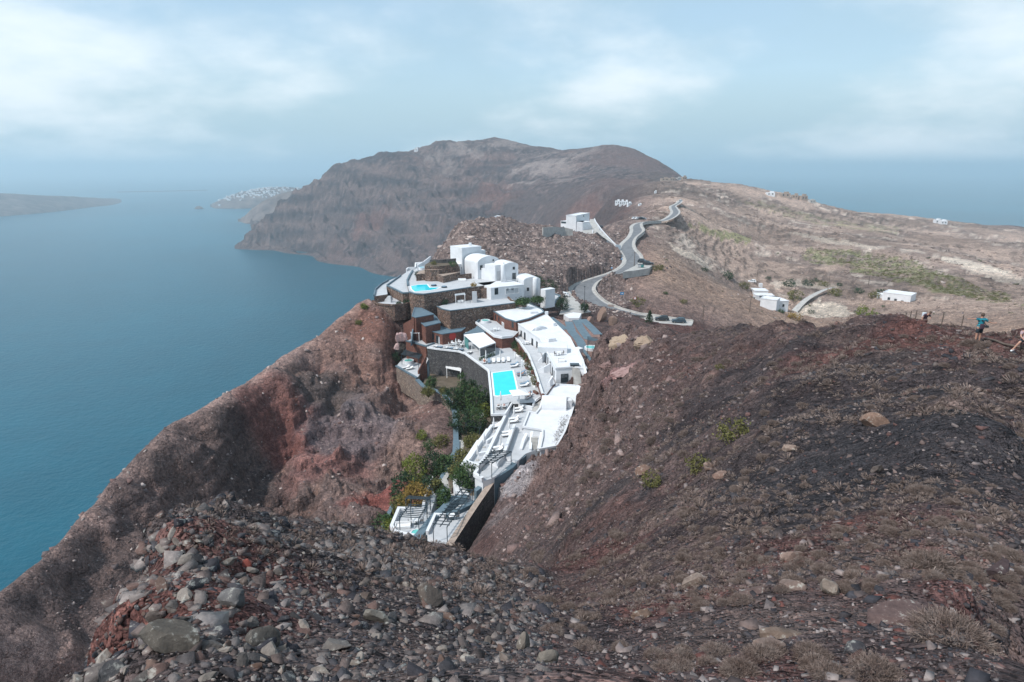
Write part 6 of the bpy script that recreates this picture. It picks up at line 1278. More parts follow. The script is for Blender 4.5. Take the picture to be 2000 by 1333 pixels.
# open parasol by the pool
p = at_z(*pq('a4', 1270, 985), -43.0); r_ = empty('open_parasol', tuple(p), 0.25); tag(r_, 'open square white parasol at the corner of the main pool', 'parasol')
MB().tube([(0, 0, 0), (0, 0, 2.7)], 0.04, 8).build('pole', M['whitepaint'], r_); MB().add([(-1.6, -1.6, 2.25), (1.6, -1.6, 2.25), (1.6, 1.6, 2.25), (-1.6, 1.6, 2.25), (0, 0, 2.85)] + [(-1.6, -1.6, 2.1), (1.6, -1.6, 2.1), (1.6, 1.6, 2.1), (-1.6, 1.6, 2.1)], [(0, 1, 4), (1, 2, 4), (2, 3, 4), (3, 0, 4), (0, 5, 6, 1), (1, 6, 7, 2), (2, 7, 8, 3), (3, 8, 5, 0)]).build('canopy', M['cushion'], r_)
for k in range(4):
    a = math.pi / 4 + k * math.pi / 2; MB().bar((0, 0, 2.0), (1.5 * math.cos(a) * 1.4, 1.5 * math.sin(a) * 1.4, 2.28), 0.03).build('rib', M['whitepaint'], r_)
def table_set(p, rz, label, dark=False, n=4):
    t = empty('table', tuple(p), rz); tag(t, 'table with %s' % label if False else label, 'table')
    MB().box((0, 0, 0.73), (0.9, 0.9, 0.05)).build('table_top', M['whitepaint'], t); MB().bar((0, 0, 0), (0, 0, 0.72), 0.09).build('leg', M['metal'], t); MB().box((0, 0, 0.02), (0.5, 0.5, 0.04)).build('foot', M['metal'], t)
    for k in range(n):
        a = rz + k * 2 * math.pi / n; q = Vector((p.x + 0.85 * math.cos(a), p.y + 0.85 * math.sin(a), p.z)); c = empty('chair', tuple(q), a); tag(c, ('right', 'rear', 'left', 'front')[k] * (n == 4) + ('right', 'left')[k % 2] * (n == 2) + ' chair at the ' + label, 'chair', 'chairs at the ' + label)
        mt = M['wood'] if dark else M['whitepaint']
        MB().box((0, 0, 0.44), (0.45, 0.45, 0.06)).build('seat', mt, c); MB().box((0.21, 0, 0.72), (0.05, 0.45, 0.5)).build('backrest', mt, c)
        for s in (-1, 1):
            for u in (-1, 1): MB().bar((s * 0.19, u * 0.19, 0), (s * 0.19, u * 0.19, 0.42), 0.04).build('leg', M['metal'], c)
for v, x, y, z, lb, dk in [('a8', 1185, 525, -43, 'white square table left on the dining terrace', False), ('a8', 1310, 500, -43, 'white square table at the back of the dining terrace', False), ('a8', 1355, 555, -43, 'white square table beside the restaurant canopy', True), ('z2', 1580, 640, -38.8, 'white table on the suite roof', True), ('z2', 1280, 540, -41.5, 'small white table on the rear suite terrace', False), ('z2', 1465, 775, -41.5, 'small white table on the front suite terrace', False), ('z2', 985, 415, -40.4, 'white table on the brick roof terrace', False), ('a6', 460, 1040, -49.0, 'white table under the lowest left pergola', True), ('a6', 905, 985, -48.0, 'table under the long pergola on the lowest right terrace', True)]: table_set(at_z(*pq(v, x, y), z), 0.3, lb, dk, 4 if v == 'a8' else 2)
def sofa(p, rz, label, L=1.8):
    s = empty('sofa', tuple(p), rz); tag(s, label, 'sofa')
    bevel(MB().box((0, 0, 0.22), (L, 0.8, 0.4)).build('seat', M['cushion'], s), 0.05); bevel(MB().box((0, 0.36, 0.55), (L, 0.16, 0.5)).build('backrest', M['cushion'], s), 0.05)
    for k in (-1, 1): bevel(MB().box((k * (L / 2 - 0.08), 0, 0.48), (0.16, 0.78, 0.24)).build('armrest', M['cushion'], s), 0.04)
sofa(at_z(*pq('a2', 520, 745), -33.0), 0.1, 'white sofa in front of the low stone wall on the upper terrace', 2.4); sofa(at_z(*pq('a3', 1535, 545), -33.0), 0.1, 'small white seat beside the stone planter', 1.2); sofa(at_z(*pq('a6', 300, 1085), -49.0), 0.1, 'long white sofa under the lowest left pergola', 2.2); sofa(at_z(*pq('z2', 1600, 700), -38.8), 0.1, 'white bench seat at the front of the suite roof', 1.6); sofa(at_z(*pq('a8', 1100, 470), -43), 0.15, 'white bar counter seat behind the dining tables', 3.0)
for v, x, y, z, lb in [('a3', 1640, 690, -33, 'dark round daybed beside the upper pool'), ('a3', 1415, 655, -33, 'dark flat pouf behind the upper pool'), ('a8', 270, 200, -43, '')][:2]:
    p = at_z(*pq(v, x, y), z); q = empty('pouf', tuple(p)); tag(q, lb, 'daybed'); bevel(MB().lathe((0, 0, 0), [(0.8, 0), (0.85, 0.3), (0.7, 0.42)], 16).build('base', M['metal'], q), 0.03); MB().lathe((0, 0, 0), [(0.66, 0.42), (0.6, 0.5), (0.1, 0.52)], 16).build('cushion', M['cushblue'], q)
for k, (x, y) in enumerate([(1257, 200), (1300, 200)]):
    p = at_z(*pq('a3', x, y), -31.0); c = empty('armchair', tuple(p), 0.2); tag(c, '%s of two black armchairs behind the plunge pool' % ('left', 'right')[k], 'armchair'); MB().box((0, 0, 0.3), (0.7, 0.7, 0.5)).build('seat', M['frame'], c); MB().box((0, 0.3, 0.75), (0.7, 0.14, 0.7)).build('backrest', M['frame'], c)
# ================================================================ pergolas, canopies
def pergola(name, P4, h, n, mat, label, bw=0.12, cat='pergola', along=False, over=0.25, mid=False):
    """P4: four floor corners in order; slats run from edge 0-1 side to edge 3-2 side"""
    root = empty(name, tuple(P4[0])); tag(root, label, cat); o = root.location.copy(); q = [Vector(p) - o for p in P4]; up = Vector((0, 0, h))
    for p in q: MB().bar(p, p + up, bw).build('post', M[mat], root)
    MB().bar(q[0] + up, q[1] + up, bw, bw * 1.3).build('beam', M[mat], root); MB().bar(q[3] + up, q[2] + up, bw, bw * 1.3).build('beam', M[mat], root)
    if mid: MB().bar((q[0] + q[3]) / 2 + up, (q[1] + q[2]) / 2 + up, bw, bw * 1.3).build('beam', M[mat], root)
    t = up + Vector((0, 0, bw * 1.15))
    sh = bpy.data.meshes
    for k in range(n):
        f = (k + 0.5) / n; a = q[0].lerp(q[1], f); b = q[3].lerp(q[2], f); d = (b - a).normalized() * over; MB().bar(a - d + t, b + d + t, bw * 0.8, bw).build('slat', M[mat], root)
    return root
def Q(v, pts, z): return [at_z(*pq(v, x, y), z) for x, y in pts]
pergola('pergola', Q('a6', [(265,1165),(400,985),(600,1000),(500,1180)], -49.0), 2.5, 8, 'metal', 'dark slate pergola over the lowest left terrace', 0.095)
pergola('pergola', Q('a6', [(680,1270),(1030,790),(1165,800),(850,1285)], -48.0), 2.5, 13, 'metal', 'long dark slate pergola on the lowest right terrace', 0.095, mid=True)
pergola('pergola', Q('a6', [(1250,490),(1440,290),(1640,315),(1400,470)], -44.6), 2.4, 8, 'metal', 'dark slate pergola on the corner terrace', 0.10, mid=True)
pergola('pergola', Q('a6', [(340,905),(400,860),(640,880),(600,915)], -48.7), 2.2, 3, 'metal', 'short slate pergola over the path to the lowest terrace', 0.11)
pergola('pergola', Q('a6', [(1090,640),(1120,560),(1220,570),(1190,650)], -47.4), 2.2, 4, 'metal', 'small slate pergola at the end of the curved ramp', 0.11)
pergola('pergola', Q('a8', [(240,880),(330,760),(620,860),(550,960)], -48.0), 2.5, 11, 'metal', 'dark striped pergola beside the round jacuzzi', 0.10)
pergola('pergola', Q('a8', [(1075,1130),(1075,1060),(1330,1110),(1330,1190)], -49.6), 2.4, 12, 'whitepaint', 'white slatted pergola against the dark lava wall', 0.14)
pergola('pergola', Q('z3', [(600,540),(600,500),(715,505),(690,560)], -50.0), 2.2, 6, 'metal', 'slate pergola with white floor below the garden trees', 0.11)
pergola('pergola', Q('z3', [(560,330),(565,300),(645,295),(640,330)], -49.6), 2.3, 5, 'metal', 'slate pergola half hidden between garden trees', 0.11)
pergola('pergola', Q('z2', [(1845,640),(1850,560),(1950,570),(1940,650)], -40.4), 2.4, 7, 'metal', 'slate pergola over the nook beside the rock crag', 0.11)
pergola('daybed_canopy', Q('a2', [(420,1120),(415,1085),(548,1065),(568,1105)], -36.6), 2.3, 5, 'whitepaint', 'white four-post canopied daybed on the wide villa terrace', 0.14, 'daybed')
p = at_z(*pq('a2', 495, 1085), -36.6); bevel(MB().box((p.x, p.y, -36.3), (1.8, 1.5, 0.5), 0.1).build('daybed_mattress', M['cushion']), 0.06); bpy.data.objects['daybed_mattress']['label'] = 'white mattress under the canopied daybed frame'; bpy.data.objects['daybed_mattress']['category'] = 'mattress'
pergola('daybed_canopy', Q('a8', [(430,455),(415,420),(540,395),(560,450)], -43.0), 2.0, 3, 'whitepaint', 'white daybed frame on the annex terrace', 0.13, 'daybed')
# restaurant canopy
rc = empty('restaurant_canopy'); tag(rc, 'white flat restaurant canopy with glass front beside the brick building', 'canopy')
rp_ = [at_z(*pq('z2', x, y), -40.1) for x, y in [(695,447),(878,425),(992,520),(842,572)]]
bevel(MB().prism([tuple(p.xy) for p in rp_], -40.28, -40.1, bottom=True).build('roof', M['whitepaint'], rc), 0.03)
for i, p in enumerate(rp_ + [rp_[0].lerp(rp_[3], 0.5)]): q = p.lerp((rp_[0] + rp_[2]) / 2, 0.03); MB().bar((q.x, q.y, -43.0), (q.x, q.y, -40.28), 0.14).build('post', M['whitepaint'], rc)
for i, j in ((3, 2), (0, 3)):
    a, b = rp_[i].lerp(rp_[j], 0.04), rp_[i].lerp(rp_[j], 0.96); 
    if i == 3: MB().ribbon_wall([a.xy, b.xy], -42.2, -40.5, 0.05).build('glass_front', M['glass'], rc); MB().ribbon_wall([a.xy, b.xy], -43.0, -42.2, 0.15).build('low_wall', M['whitepaint'], rc)
a, b = rp_[0].lerp(rp_[3], 0.05), rp_[0].lerp(rp_[3], 0.3); MB().ribbon_wall([a.xy, b.xy], -43.0, -40.6, 0.05).build('side_screen', M['teal'], rc)
for k in range(5):
    p = rp_[3].lerp(rp_[2], 0.12 + 0.19 * k) + Vector((-0.3, -0.9, 0)); plant('hedge_shrub', Vector((p.x, p.y, -43)), 0.55, 0.4, 'leaf_mid', '%s clipped shrub of the hedge in front of the restaurant glass' % ('first', 'second', 'third', 'fourth', 'fifth')[k], 'shrub', 300 + k, 18, 12, 0.09, trunk=False, lift=0.4)
# round red emblem on the annex wall
dm = MB(); n_ = Vector((0, 0, 0)); d_ = (wf - we).normalized(); nr = Vector((-d_.y, d_.x, 0)); nr = nr if nr.y < 0 else -nr
dv = [ps + nr * 0.12 + d_ * 0.95 * math.cos(t * math.pi / 10) + Vector((0, 0, 0.95 * math.sin(t * math.pi / 10))) for t in range(20)]; db = [v - nr * 0.1 for v in dv]
tag(MB().add(dv + db, [tuple(range(20)), tuple(range(39, 19, -1))] + [(i, 20 + i, 20 + (i + 1) % 20, (i + 1) % 20) for i in range(20)]).build('wall_disc', M['red']), 'dull red round disc on the annex wall above the dining terrace', 'wall disc')
# brick-wall planters with oleanders along the suites
for k, (x, y) in enumerate([(1180, 590), (1210, 640), (1265, 690), (1300, 760), (1330, 840), (1360, 920), (1375, 985)]):
    p = at_z(*pq('z2', x - 12, y + 10), -43.0); t = empty('planter_box', tuple(p), R(-62)); tag(t, '%s white planter trough along the brick wall beside the pool, counted from the restaurant' % ('first', 'second', 'third', 'fourth', 'fifth', 'sixth', 'last')[k], 'planter')
    bevel(MB().box((0, 0, 0.25), (1.5, 0.5, 0.5)).build('trough', M['whitepaint' if k % 3 else 'brick'], t), 0.03); MB().box((0, 0, 0.47), (1.4, 0.4, 0.08)).build('soil', M['soil'], t)
    if k < 6: plant('oleander', Vector((p.x, p.y, -42.5)), 0.8, 1.0, ('leaf_mid', 'leaf_olive', 'leaf_mid', 'leaf_olive', 'leaf_mid', 'leaf_olive')[k], '%s flowering shrub in the troughs along the brick wall, counted from the restaurant' % ('first', 'second', 'third', 'fourth', 'fifth', 'last')[k], 'shrub', 310 + k, 30, 14, 0.11)
# creeper on the lower roof
g = np.random.default_rng(44); vs, fs = [], []
for k in range(420):
    t = g.uniform(0, 1); p = at_z(*pq('a5', 1560 - 170 * t + g.normal(0, 45), 440 + 440 * t + g.normal(0, 30)), -42.86); s = g.uniform(0.06, 0.14); a = g.uniform(0, 6.28); i = len(vs); z = -42.84 + g.uniform(0, 0.12)
    vs += [(p.x - s * math.cos(a), p.y - s * math.sin(a), z), (p.x - s * 0.6 * math.sin(a), p.y + s * 0.6 * math.cos(a), z + 0.05), (p.x + s * math.cos(a), p.y + s * math.sin(a), z), (p.x + s * 0.6 * math.sin(a), p.y - s * 0.6 * math.cos(a), z + 0.03)]; fs.append((i, i + 1, i + 2, i + 3))
tag(mesh_obj('creeper', vs, fs, M['leaf_grey']), 'sparse grey creeper sprawling over the lower white roof', 'creeper')
# satellite dish
p = at_z(*pq('a5', 165, 590), -49.8); sdh = empty('satellite_dish', tuple(p)); tag(sdh, 'white satellite dish among the garden trees', 'satellite dish'); MB().tube([(0, 0, 0), (0, 0, 2.2)], 0.05, 8).build('mast', M['metal'], sdh)
dsh = MB(); N = 16; dsh.add([(0, -0.02, 2.3)] + [(r * 0.62 * math.cos(2 * math.pi * t / N), -0.22 * r * r, 2.3 + r * 0.62 * math.sin(2 * math.pi * t / N)) for r in (0.5, 1) for t in range(N)], [(0, 1 + t, 1 + (t + 1) % N) for t in range(N)] + [(1 + t, 1 + N + t, 1 + N + (t + 1) % N, 1 + (t + 1) % N) for t in range(N)]); dsh.build('dish', M['whitepaint'], sdh); MB().bar((0, -0.05, 2.0), (0, -0.55, 2.3), 0.03).build('feed_arm', M['metal'], sdh)
# ================================================================ houses beyond the hotel
hh = House('hilltop_house', 'white two-level house with flat roofs on the rocky hill by the road', 'house')
hh.block(pq('b3', 250, 375), pq('b3', 560, 395), -28.3, -37, 9.0, rim=0.2); hh.opening(pq('b3', 300, 392), 3.4, 0.9, bars=2); hh.opening(pq('b3', 470, 385), 0.6, 0.8, bars=0)
hh.block(pq('b3', 560, 395), pq('b3', 592, 360), -28.3, -37, 3.0); hh.opening(pq('b3', 565, 420), 1.6, 1.4)
hh.block(pq('b3', 470, 300), pq('b3', 655, 262), -24.8, -34, 6.0, rim=0.2); hh.opening(pq('b3', 568, 302), 0.6, 0.8, bars=0)
px_wall('yard_wall', tr('b3', [(540,535),(640,565),(690,580),(700,490)]), [-32.2,-32.4,-32.6,-31.6], -36, 0.4, 'white', 'white yard wall in front of the hilltop house')
yd = slab('house_yard', tr('b3', [(545,520),(690,575),(760,520),(830,500),(730,360),(650,380),(600,440)]), -32.4, -36, 'concrete', 'white', 'grey yard beside the hilltop house', 'yard')
def ground_house(name, label, blocks, cat='house'):
    h = House(name, label, cat)
    for (v, A, B, H, D, rz_) in blocks:
        pA = hit(*pq(v, *A), 60); zt = pA.z + H; rA = math.hypot(pA.x, pA.y)
        a = Vector((pA.x, pA.y, zt)); dB = at_r(*pq(v, *B), rA); dB2 = at_z(*pq(v, *B), pA.z); b = Vector((dB.x + (dB2.x - dB.x) * 0.25, dB.y + (dB2.y - dB.y) * 0.25, zt)); d = (b - a).xy.normalized(); n_ = Vector((-d.y, d.x)); n_ = n_ if n_.y > 0 else -n_
        pts = [tuple(a.xy), tuple(b.xy), tuple(b.xy + n_ * D), tuple(a.xy + n_ * D)]; bevel(MB().prism(pts, zt - H - 6, zt).build('wall', M['white'], h.root), 0.1); bevel(MB().ribbon_wall(pts, zt - 0.03, zt + 0.3, 0.25, closed=True).build('roof_rim', M['white'], h.root), 0.05); h.a, h.b = a, b; h.zt = zt; h.faces = getattr(h, 'faces', []) + [(a, b)]
    return h
h = ground_house('valley_house', 'white terraced house beside the track in the valley, upper of two', [('b2', (360, 262), (500, 240), 3.2, 7, 0), ('b2', (380, 275), (560, 255), 1.5, 5, 0)]); h.opening(pq('b2', 450, 245), 2.4, 0.9, bars=2); p = hit(*pq('b2', 425, 160), 60); MB().box((p.x, p.y, p.z + 1), (1.6, 1.6, 2.4)).build('roof_hut', M['white'], h.root)
h = ground_house('valley_house', 'bluish white house with dark solar panels beside the track, lower of two', [('b2', (420, 340), (580, 375), 3.0, 6, 0), ('b2', (580, 375), (700, 330), 3.2, 7, 0)]); h.opening(pq('b2', 600, 350), 0.7, 1.6); h.opening(pq('b2', 650, 335), 0.7, 1.0); 
a, b = h.a, h.b
p = h.a.lerp(h.b, 0.1) + Vector((-2.0, 3.0, 0.4)); 
for k in range(3): MB().add([(p.x - 3.6 + 2.4 * k, p.y, p.z - 0.1), (p.x - 1.3 + 2.4 * k, p.y, p.z - 0.1), (p.x - 1.3 + 2.4 * k, p.y + 2.2, p.z + 0.9), (p.x - 3.6 + 2.4 * k, p.y + 2.2, p.z + 0.9)], [(0, 1, 2, 3)]).build('solar_panel', M['frame'], h.root)
h = ground_house('valley_house', 'large white block house alone right of the track', [('b2', (1610, 285), (1880, 350), 3.8, 9, 0), ('b2', (1560, 270), (1640, 275), 2.0, 5, 0)]); 
for x, y in ((1680, 268), (1745, 283), (1810, 300), (1860, 315)): h.opening(pq('b2', x, y), 0.9, 1.1, *h.faces[0], bars=0)
def far_house(px, py, w, hh_, label, mat='white', r0=300, depth=None, group=None):
    p = hit(px, py, r0)
    if p is None: return
    s = p.length / F; root = empty('far_house', tuple(p), random.uniform(-0.3, 0.3)); tag(root, label, 'house', group); W_, H_ = w * s, hh_ * s
    MB().box((0, 0, H_ / 2 - 1), (W_, depth or W_ * 0.7, H_ + 2)).build('wall', M[mat], root); MB().box((W_ * 0.2, W_ * 0.1, H_ + H_ * 0.2), (W_ * 0.45, W_ * 0.4, H_ * 0.4)).build('roof_room', M[mat], root)
    for k in (-1, 1): MB().box((k * W_ * 0.22, -(depth or W_ * 0.7) / 2 - 0.02, H_ * 0.5), (W_ * 0.14, 0.08, H_ * 0.45)).build('window', M['glass'], root)
for k, (x, y, w, h_) in enumerate([(1206,399,9,6),(1214,401,9,7),(1222,400,8,6),(1229,402,8,5)]): far_house(x, y, w, h_, '%s of four white houses clustered on the saddle below the mountain' % ('leftmost', 'second', 'third', 'rightmost')[k])
for k, (x, y, w, h_, m_) in enumerate([(1298,353,14,4,'tan'),(1312,353,10,4,'tan'),(1326,352,10,4,'concrete'),(1336,351,8,5,'tan')]): far_house(x, y, w, h_, '%s of four sandy buildings on the terrace below the brown cone' % ('leftmost', 'second', 'third', 'rightmost')[k], m_, 600)
for k, (x, y, w, h_, m_) in enumerate([(1504,382,14,5,'white'),(1532,385,16,6,'tan'),(1552,388,10,6,'tan'),(1568,391,12,7,'tan'),(1585,396,10,4,'concrete')]): far_house(x, y, w, h_, '%s of five houses on the skyline above the right-hand sea' % ('leftmost, white', 'second', 'third', 'fourth', 'rightmost, lowest')[k], m_, 600)
for k, (x, y, w) in enumerate([(1830, 436, 9), (1841, 438, 10)]): far_house(x, y, w, 5, '%s of two tiny white houses at the right coast edge' % ('left', 'right')[k], 'white', 700)
far_house(813, 296, 7, 5, 'tiny white chapel on the mountain shoulder', 'white', 1500); far_house(1280, 378, 4, 4, 'tiny white hut on the saddle above the road', 'white', 500); far_house(1250, 402, 6, 3, 'low white hut right of the saddle houses', 'white', 400)
# the far town: a crust of white cubes that reads as one mass
vs, fs = [], []; g = np.random.default_rng(9); crest, hv, nv, nu = HEAD_PTS['headland']
for k in range(190):
    i = int(np.clip(g.normal(0.62, 0.17), 0.2, 0.9) * nu); j = int(np.clip(g.normal(0.30, 0.07), 0.16, 0.45) * nv); c = hv[i * nv + j]; s = g.uniform(3, 6.5)
    x, y, z = c[0] + g.uniform(-14, 14), c[1] + g.uniform(-14, 14), c[2] + 1; q = len(vs)
    vs += [(x + a * s, y + b * s, z + e) for e in (-6, s * 0.9) for a, b in ((-1, -1), (1, -1), (1, 1), (-1, 1))]; fs += [tuple(q + t for t in f) for f in ((4, 5, 6, 7), (0, 1, 5, 4), (1, 2, 6, 5), (2, 3, 7, 6), (3, 0, 4, 7))]
tag(mesh_obj('far_town', vs, fs, M['white']), kind='stuff')
# ================================================================ cars
def paint(name, c): return plain(name, c, 0.25, 0.04, 2, spec=0.6)
M['car_white'] = paint('white_car_paint', (0.78, 0.79, 0.80)); M['car_black'] = paint('black_car_paint', (0.022, 0.026, 0.032)); M['car_blue'] = paint('dark_blue_car_paint', (0.035, 0.06, 0.08)); M['tyre'] = plain('tyre_rubber', (0.02, 0.02, 0.02), 0.9); M['rim'] = plain('alloy_rim', (0.4, 0.4, 0.42), 0.35, metal=0.8); M['lamp_red'] = plain('tail_light', (0.35, 0.02, 0.02), 0.3); M['lamp_clear'] = plain('headlight_glass', (0.7, 0.7, 0.7), 0.2)
def car(p, rz, mat, label, kind='suv'):
    root = empty('parked_car' if kind != 'van' else 'parked_van', tuple(p), rz); tag(root, label, 'van' if kind == 'van' else 'car')
    if kind == 'beetle': lo = [(-2.0, .35), (-1.98, .62), (-1.6, .85), (-0.9, .98), (1.0, .98), (1.6, .86), (1.98, .62), (2.0, .35)]; hi = [(-1.55, .86), (-1.1, 1.2), (-0.5, 1.46), (0.3, 1.5), (0.85, 1.3), (1.15, .97)]; W_ = 0.86
    elif kind == 'van': lo = [(-2.4, .35), (-2.4, 1.0), (1.9, 1.0), (2.35, .9), (2.4, .35)]; hi = [(-2.38, 1.0), (-2.3, 1.95), (1.0, 1.95), (1.7, 1.05)]; W_ = 0.92
    else: lo = [(-2.1, .35), (-2.15, .7), (-2.05, .95), (1.0, .98), (1.9, .86), (2.15, .65), (2.15, .35)]; hi = [(-2.0, .95), (-1.75, 1.5), (-1.3, 1.62), (0.1, 1.6), (0.95, .98)]; W_ = 0.9
    def extr(m, prof, w0, w1, mt=0):
        n = len(prof); zs = [z for _, z in prof]; zl, zh = min(zs), max(zs); f = lambda z: w0 + (w1 - w0) * ((z - zl) / (zh - zl + 1e-6))
        m.add([(x, -f(z), z) for x, z in prof] + [(x, f(z), z) for x, z in prof], [(i, (i + 1) % n, n + (i + 1) % n, n + i) for i in range(n)] + [tuple(range(n)), tuple(range(2 * n - 1, n - 1, -1))], mt)
    m = MB(); extr(m, lo, W_ * 0.98, W_); bevel(m.build('body', M[mat], root), 0.06, 2)
    m = MB(); extr(m, hi, W_ * 0.95, W_ * 0.75); bevel(m.build('cabin', M[mat], root), 0.05, 2)
    x0, x1 = hi[0][0] + 0.45, hi[-1][0] - 0.4
    for s in (-1, 1):
        for a, b in ((x0, (x0 + x1) / 2 - 0.05), ((x0 + x1) / 2 + 0.05, x1)):
            MB().add([(a, s * W_ * 0.90 + s * 0.02, 1.08), (b, s * W_ * 0.90 + s * 0.02, 1.08), (b - 0.08, s * W_ * 0.80 + s * 0.02, hi[2][1] - 0.14), (a + 0.08, s * W_ * 0.80 + s * 0.02, hi[2][1] - 0.14)], [(0, 1, 2, 3)] if s < 0 else [(3, 2, 1, 0)]).build('side_window', M['glass'], root)
    (xa, za), (xb, zb) = hi[-2], hi[-1]; MB().add([(xb + 0.02, -W_ * .85, zb + .06), (xb + 0.02, W_ * .85, zb + .06), (xa + .05, W_ * .68, za - .02), (xa + .05, -W_ * .68, za - .02)], [(0, 1, 2, 3)]).build('windscreen', M['glass'], root)
    (xa, za), (xb, zb) = hi[1], hi[0]; MB().add([(xb - 0.03, -W_ * .8, zb + .12), (xb - 0.03, W_ * .8, zb + .12), (xa - .05, W_ * .68, za - .06), (xa - .05, -W_ * .68, za - .06)], [(3, 2, 1, 0)]).build('rear_window', M['glass'], root)
    for x in (-1.28, 1.3):
        for s in (-1, 1):
            w = MB().tube([(x, s * (W_ - 0.16), 0.33), (x, s * (W_ + 0.03), 0.33)], 0.33, 14).build('wheel', M['tyre'], root); MB().tube([(x, s * (W_ + 0.02), 0.33), (x, s * (W_ + 0.045), 0.33)], 0.19, 10).build('rim', M['rim'], w)
    for s in (-1, 1): MB().box((lo[-2][0] - 0.04, s * W_ * 0.68, 0.68), (0.12, 0.32, 0.14)).build('headlight', M['lamp_clear'], root); MB().box((lo[1][0] + 0.06, s * W_ * 0.75, 0.74), (0.12, 0.24, 0.16)).build('tail_light', M['lamp_red'], root)
    return root
car(at_z(*pq('b4', 240, 232), -42.2), R(165), 'car_white', 'white rounded small car in the hotel car park', 'beetle')
car(at_z(*pq('b4', 1368, 508), -46.6), R(172), 'car_black', 'black estate car in the lay-by, nearer the small pine'); car(at_z(*pq('b4', 1560, 532), -46.6), R(172), 'car_blue', 'dark blue car at the right end of the lay-by')
car(at_z(*pq('b3', 1400, 955), -37.4), R(-20), 'car_black', 'black car behind its twin at the far road bend'); car(at_z(*pq('b3', 1470, 985), -37.4), R(-12), 'car_black', 'black car in front at the far road bend')
car(at_z(*pq('b3', 640, 450), -32.4), R(60), 'car_blue', 'dark car parked beside the wall of the hilltop house'); car(at_z(*pq('b3', 785, 475), -32.0), R(140), 'car_black', 'dark car at the driveway of the hilltop house')
p = hit(*pq('b2', 342, 112), 100); car(p, R(170), 'car_white', 'white pickup car on the dirt above the valley houses'); p = at_r(1329, 395, 556); car(Vector((p.x, p.y, p.z + 0.1)), R(60), 'car_white', 'white van far up the winding road', 'van')
for k, x in enumerate((1290, 1330, 1375, 1400)): p = hit(*pq('b3', x, 352), 250); car(p, R(20 + 5 * k), ('car_white', 'car_white', 'car_black', 'car_white')[k], '%s of four cars parked at the distant road corner' % ('leftmost', 'second', 'third', 'rightmost')[k])
# ================================================================ poles, lamp, signs, bins
def utility_pole(base, top_py, label, arm=True, r=None):
    px, py = base; p = at_r(px, py, r) if r else hit(px, py, 60)
    if r: p.z = min(p.z, height(p.x, p.y) + 0.0) if abs(height(p.x, p.y) - p.z) < 6 else p.z
    d = p.length; h = max(4.0, (py - top_py) * d / F * 1.05); root = empty('utility_pole', tuple(p)); tag(root, label, 'pole')
    MB().tube([(0, 0, -0.8), (0, 0, h)], [0.15, 0.10], 8).build('pole', M['timber'], root)
    if arm:
        MB().bar((-0.7, 0, h - 0.5), (0.7, 0, h - 0.5), 0.1).build('crossarm', M['timber'], root)
        for s in (-0.6, 0, 0.6): MB().lathe((s, 0, h - 0.45), [(0.05, 0), (0.06, 0.1), (0.03, 0.2)], 8).build('insulator', M['concrete'], root)
    return root, Vector((p.x, p.y, p.z + h - 0.3))
po = {}
for k, b_, t_, lb in [('a', (1238, 532), 495, 'tall timber pole in front of the far road bend'), ('b', (1194, 573), 533, 'timber pole at the inner side of the nearest road bend'), ('d', (1477, 557), 530, 'pole beside the white pickup above the valley houses'), ('e', (1464, 610), 581, 'pole on the slope left of the valley houses'), ('f', (1550, 594), 563, 'pole where the track passes the valley houses'), ('g', (1619, 553), 539, 'pole at the bend of the valley track'), ('h', (1696, 558), 543, 'pole beside the far end of the valley track'), ('i', (1415, 531), 509, 'pole on the pale slope above the valley')]: po[k] = utility_pole(b_, t_, lb)[1]
po['c'] = utility_pole((1372, 633), 599, 'weathered pole with sagging wires behind the ridge, right of the lay-by', True, 205)[1]
def wire(a, b, label):
    pts = [a.lerp(b, t / 12) - Vector((0, 0, 4 * (t / 12) * (1 - t / 12) * (b - a).length * 0.03)) for t in range(13)]; tag(MB().tube(pts, 0.035, 5).build('power_line', M['frame']), label, 'wire')
wire(po['c'], po['e'], 'thin wire from the ridge pole down to the valley pole'); wire(po['e'], po['f'], 'thin wire between the two poles at the valley houses'); wire(po['f'], po['g'], 'thin wire along the valley track'); wire(po['g'], po['h'], 'thin wire at the far end of the valley track'); wire(po['b'], po['a'], 'thin wire between the two road bend poles')
p = at_z(1140.7, 612, -42.2); lp = empty('street_lamp', tuple(p)); tag(lp, 'dark street lamp standing in the clipped ball tree', 'lamp'); MB().tube([(0, 0, 0), (0, 0, 8.0)], [0.11, 0.06], 8).build('pole', M['frame'], lp); MB().bar((0, 0, 7.9), (0.0, 0.7, 8.1), 0.08).build('arm', M['frame'], lp); MB().box((0, 0.7, 8.05), (0.4, 0.7, 0.22)).build('lamp_head', M['frame'], lp)
M['sign_blue'] = plain('blue_sign', (0.03, 0.22, 0.45), 0.4); M['sign_red'] = plain('faded_red_sign', (0.55, 0.16, 0.16), 0.5)
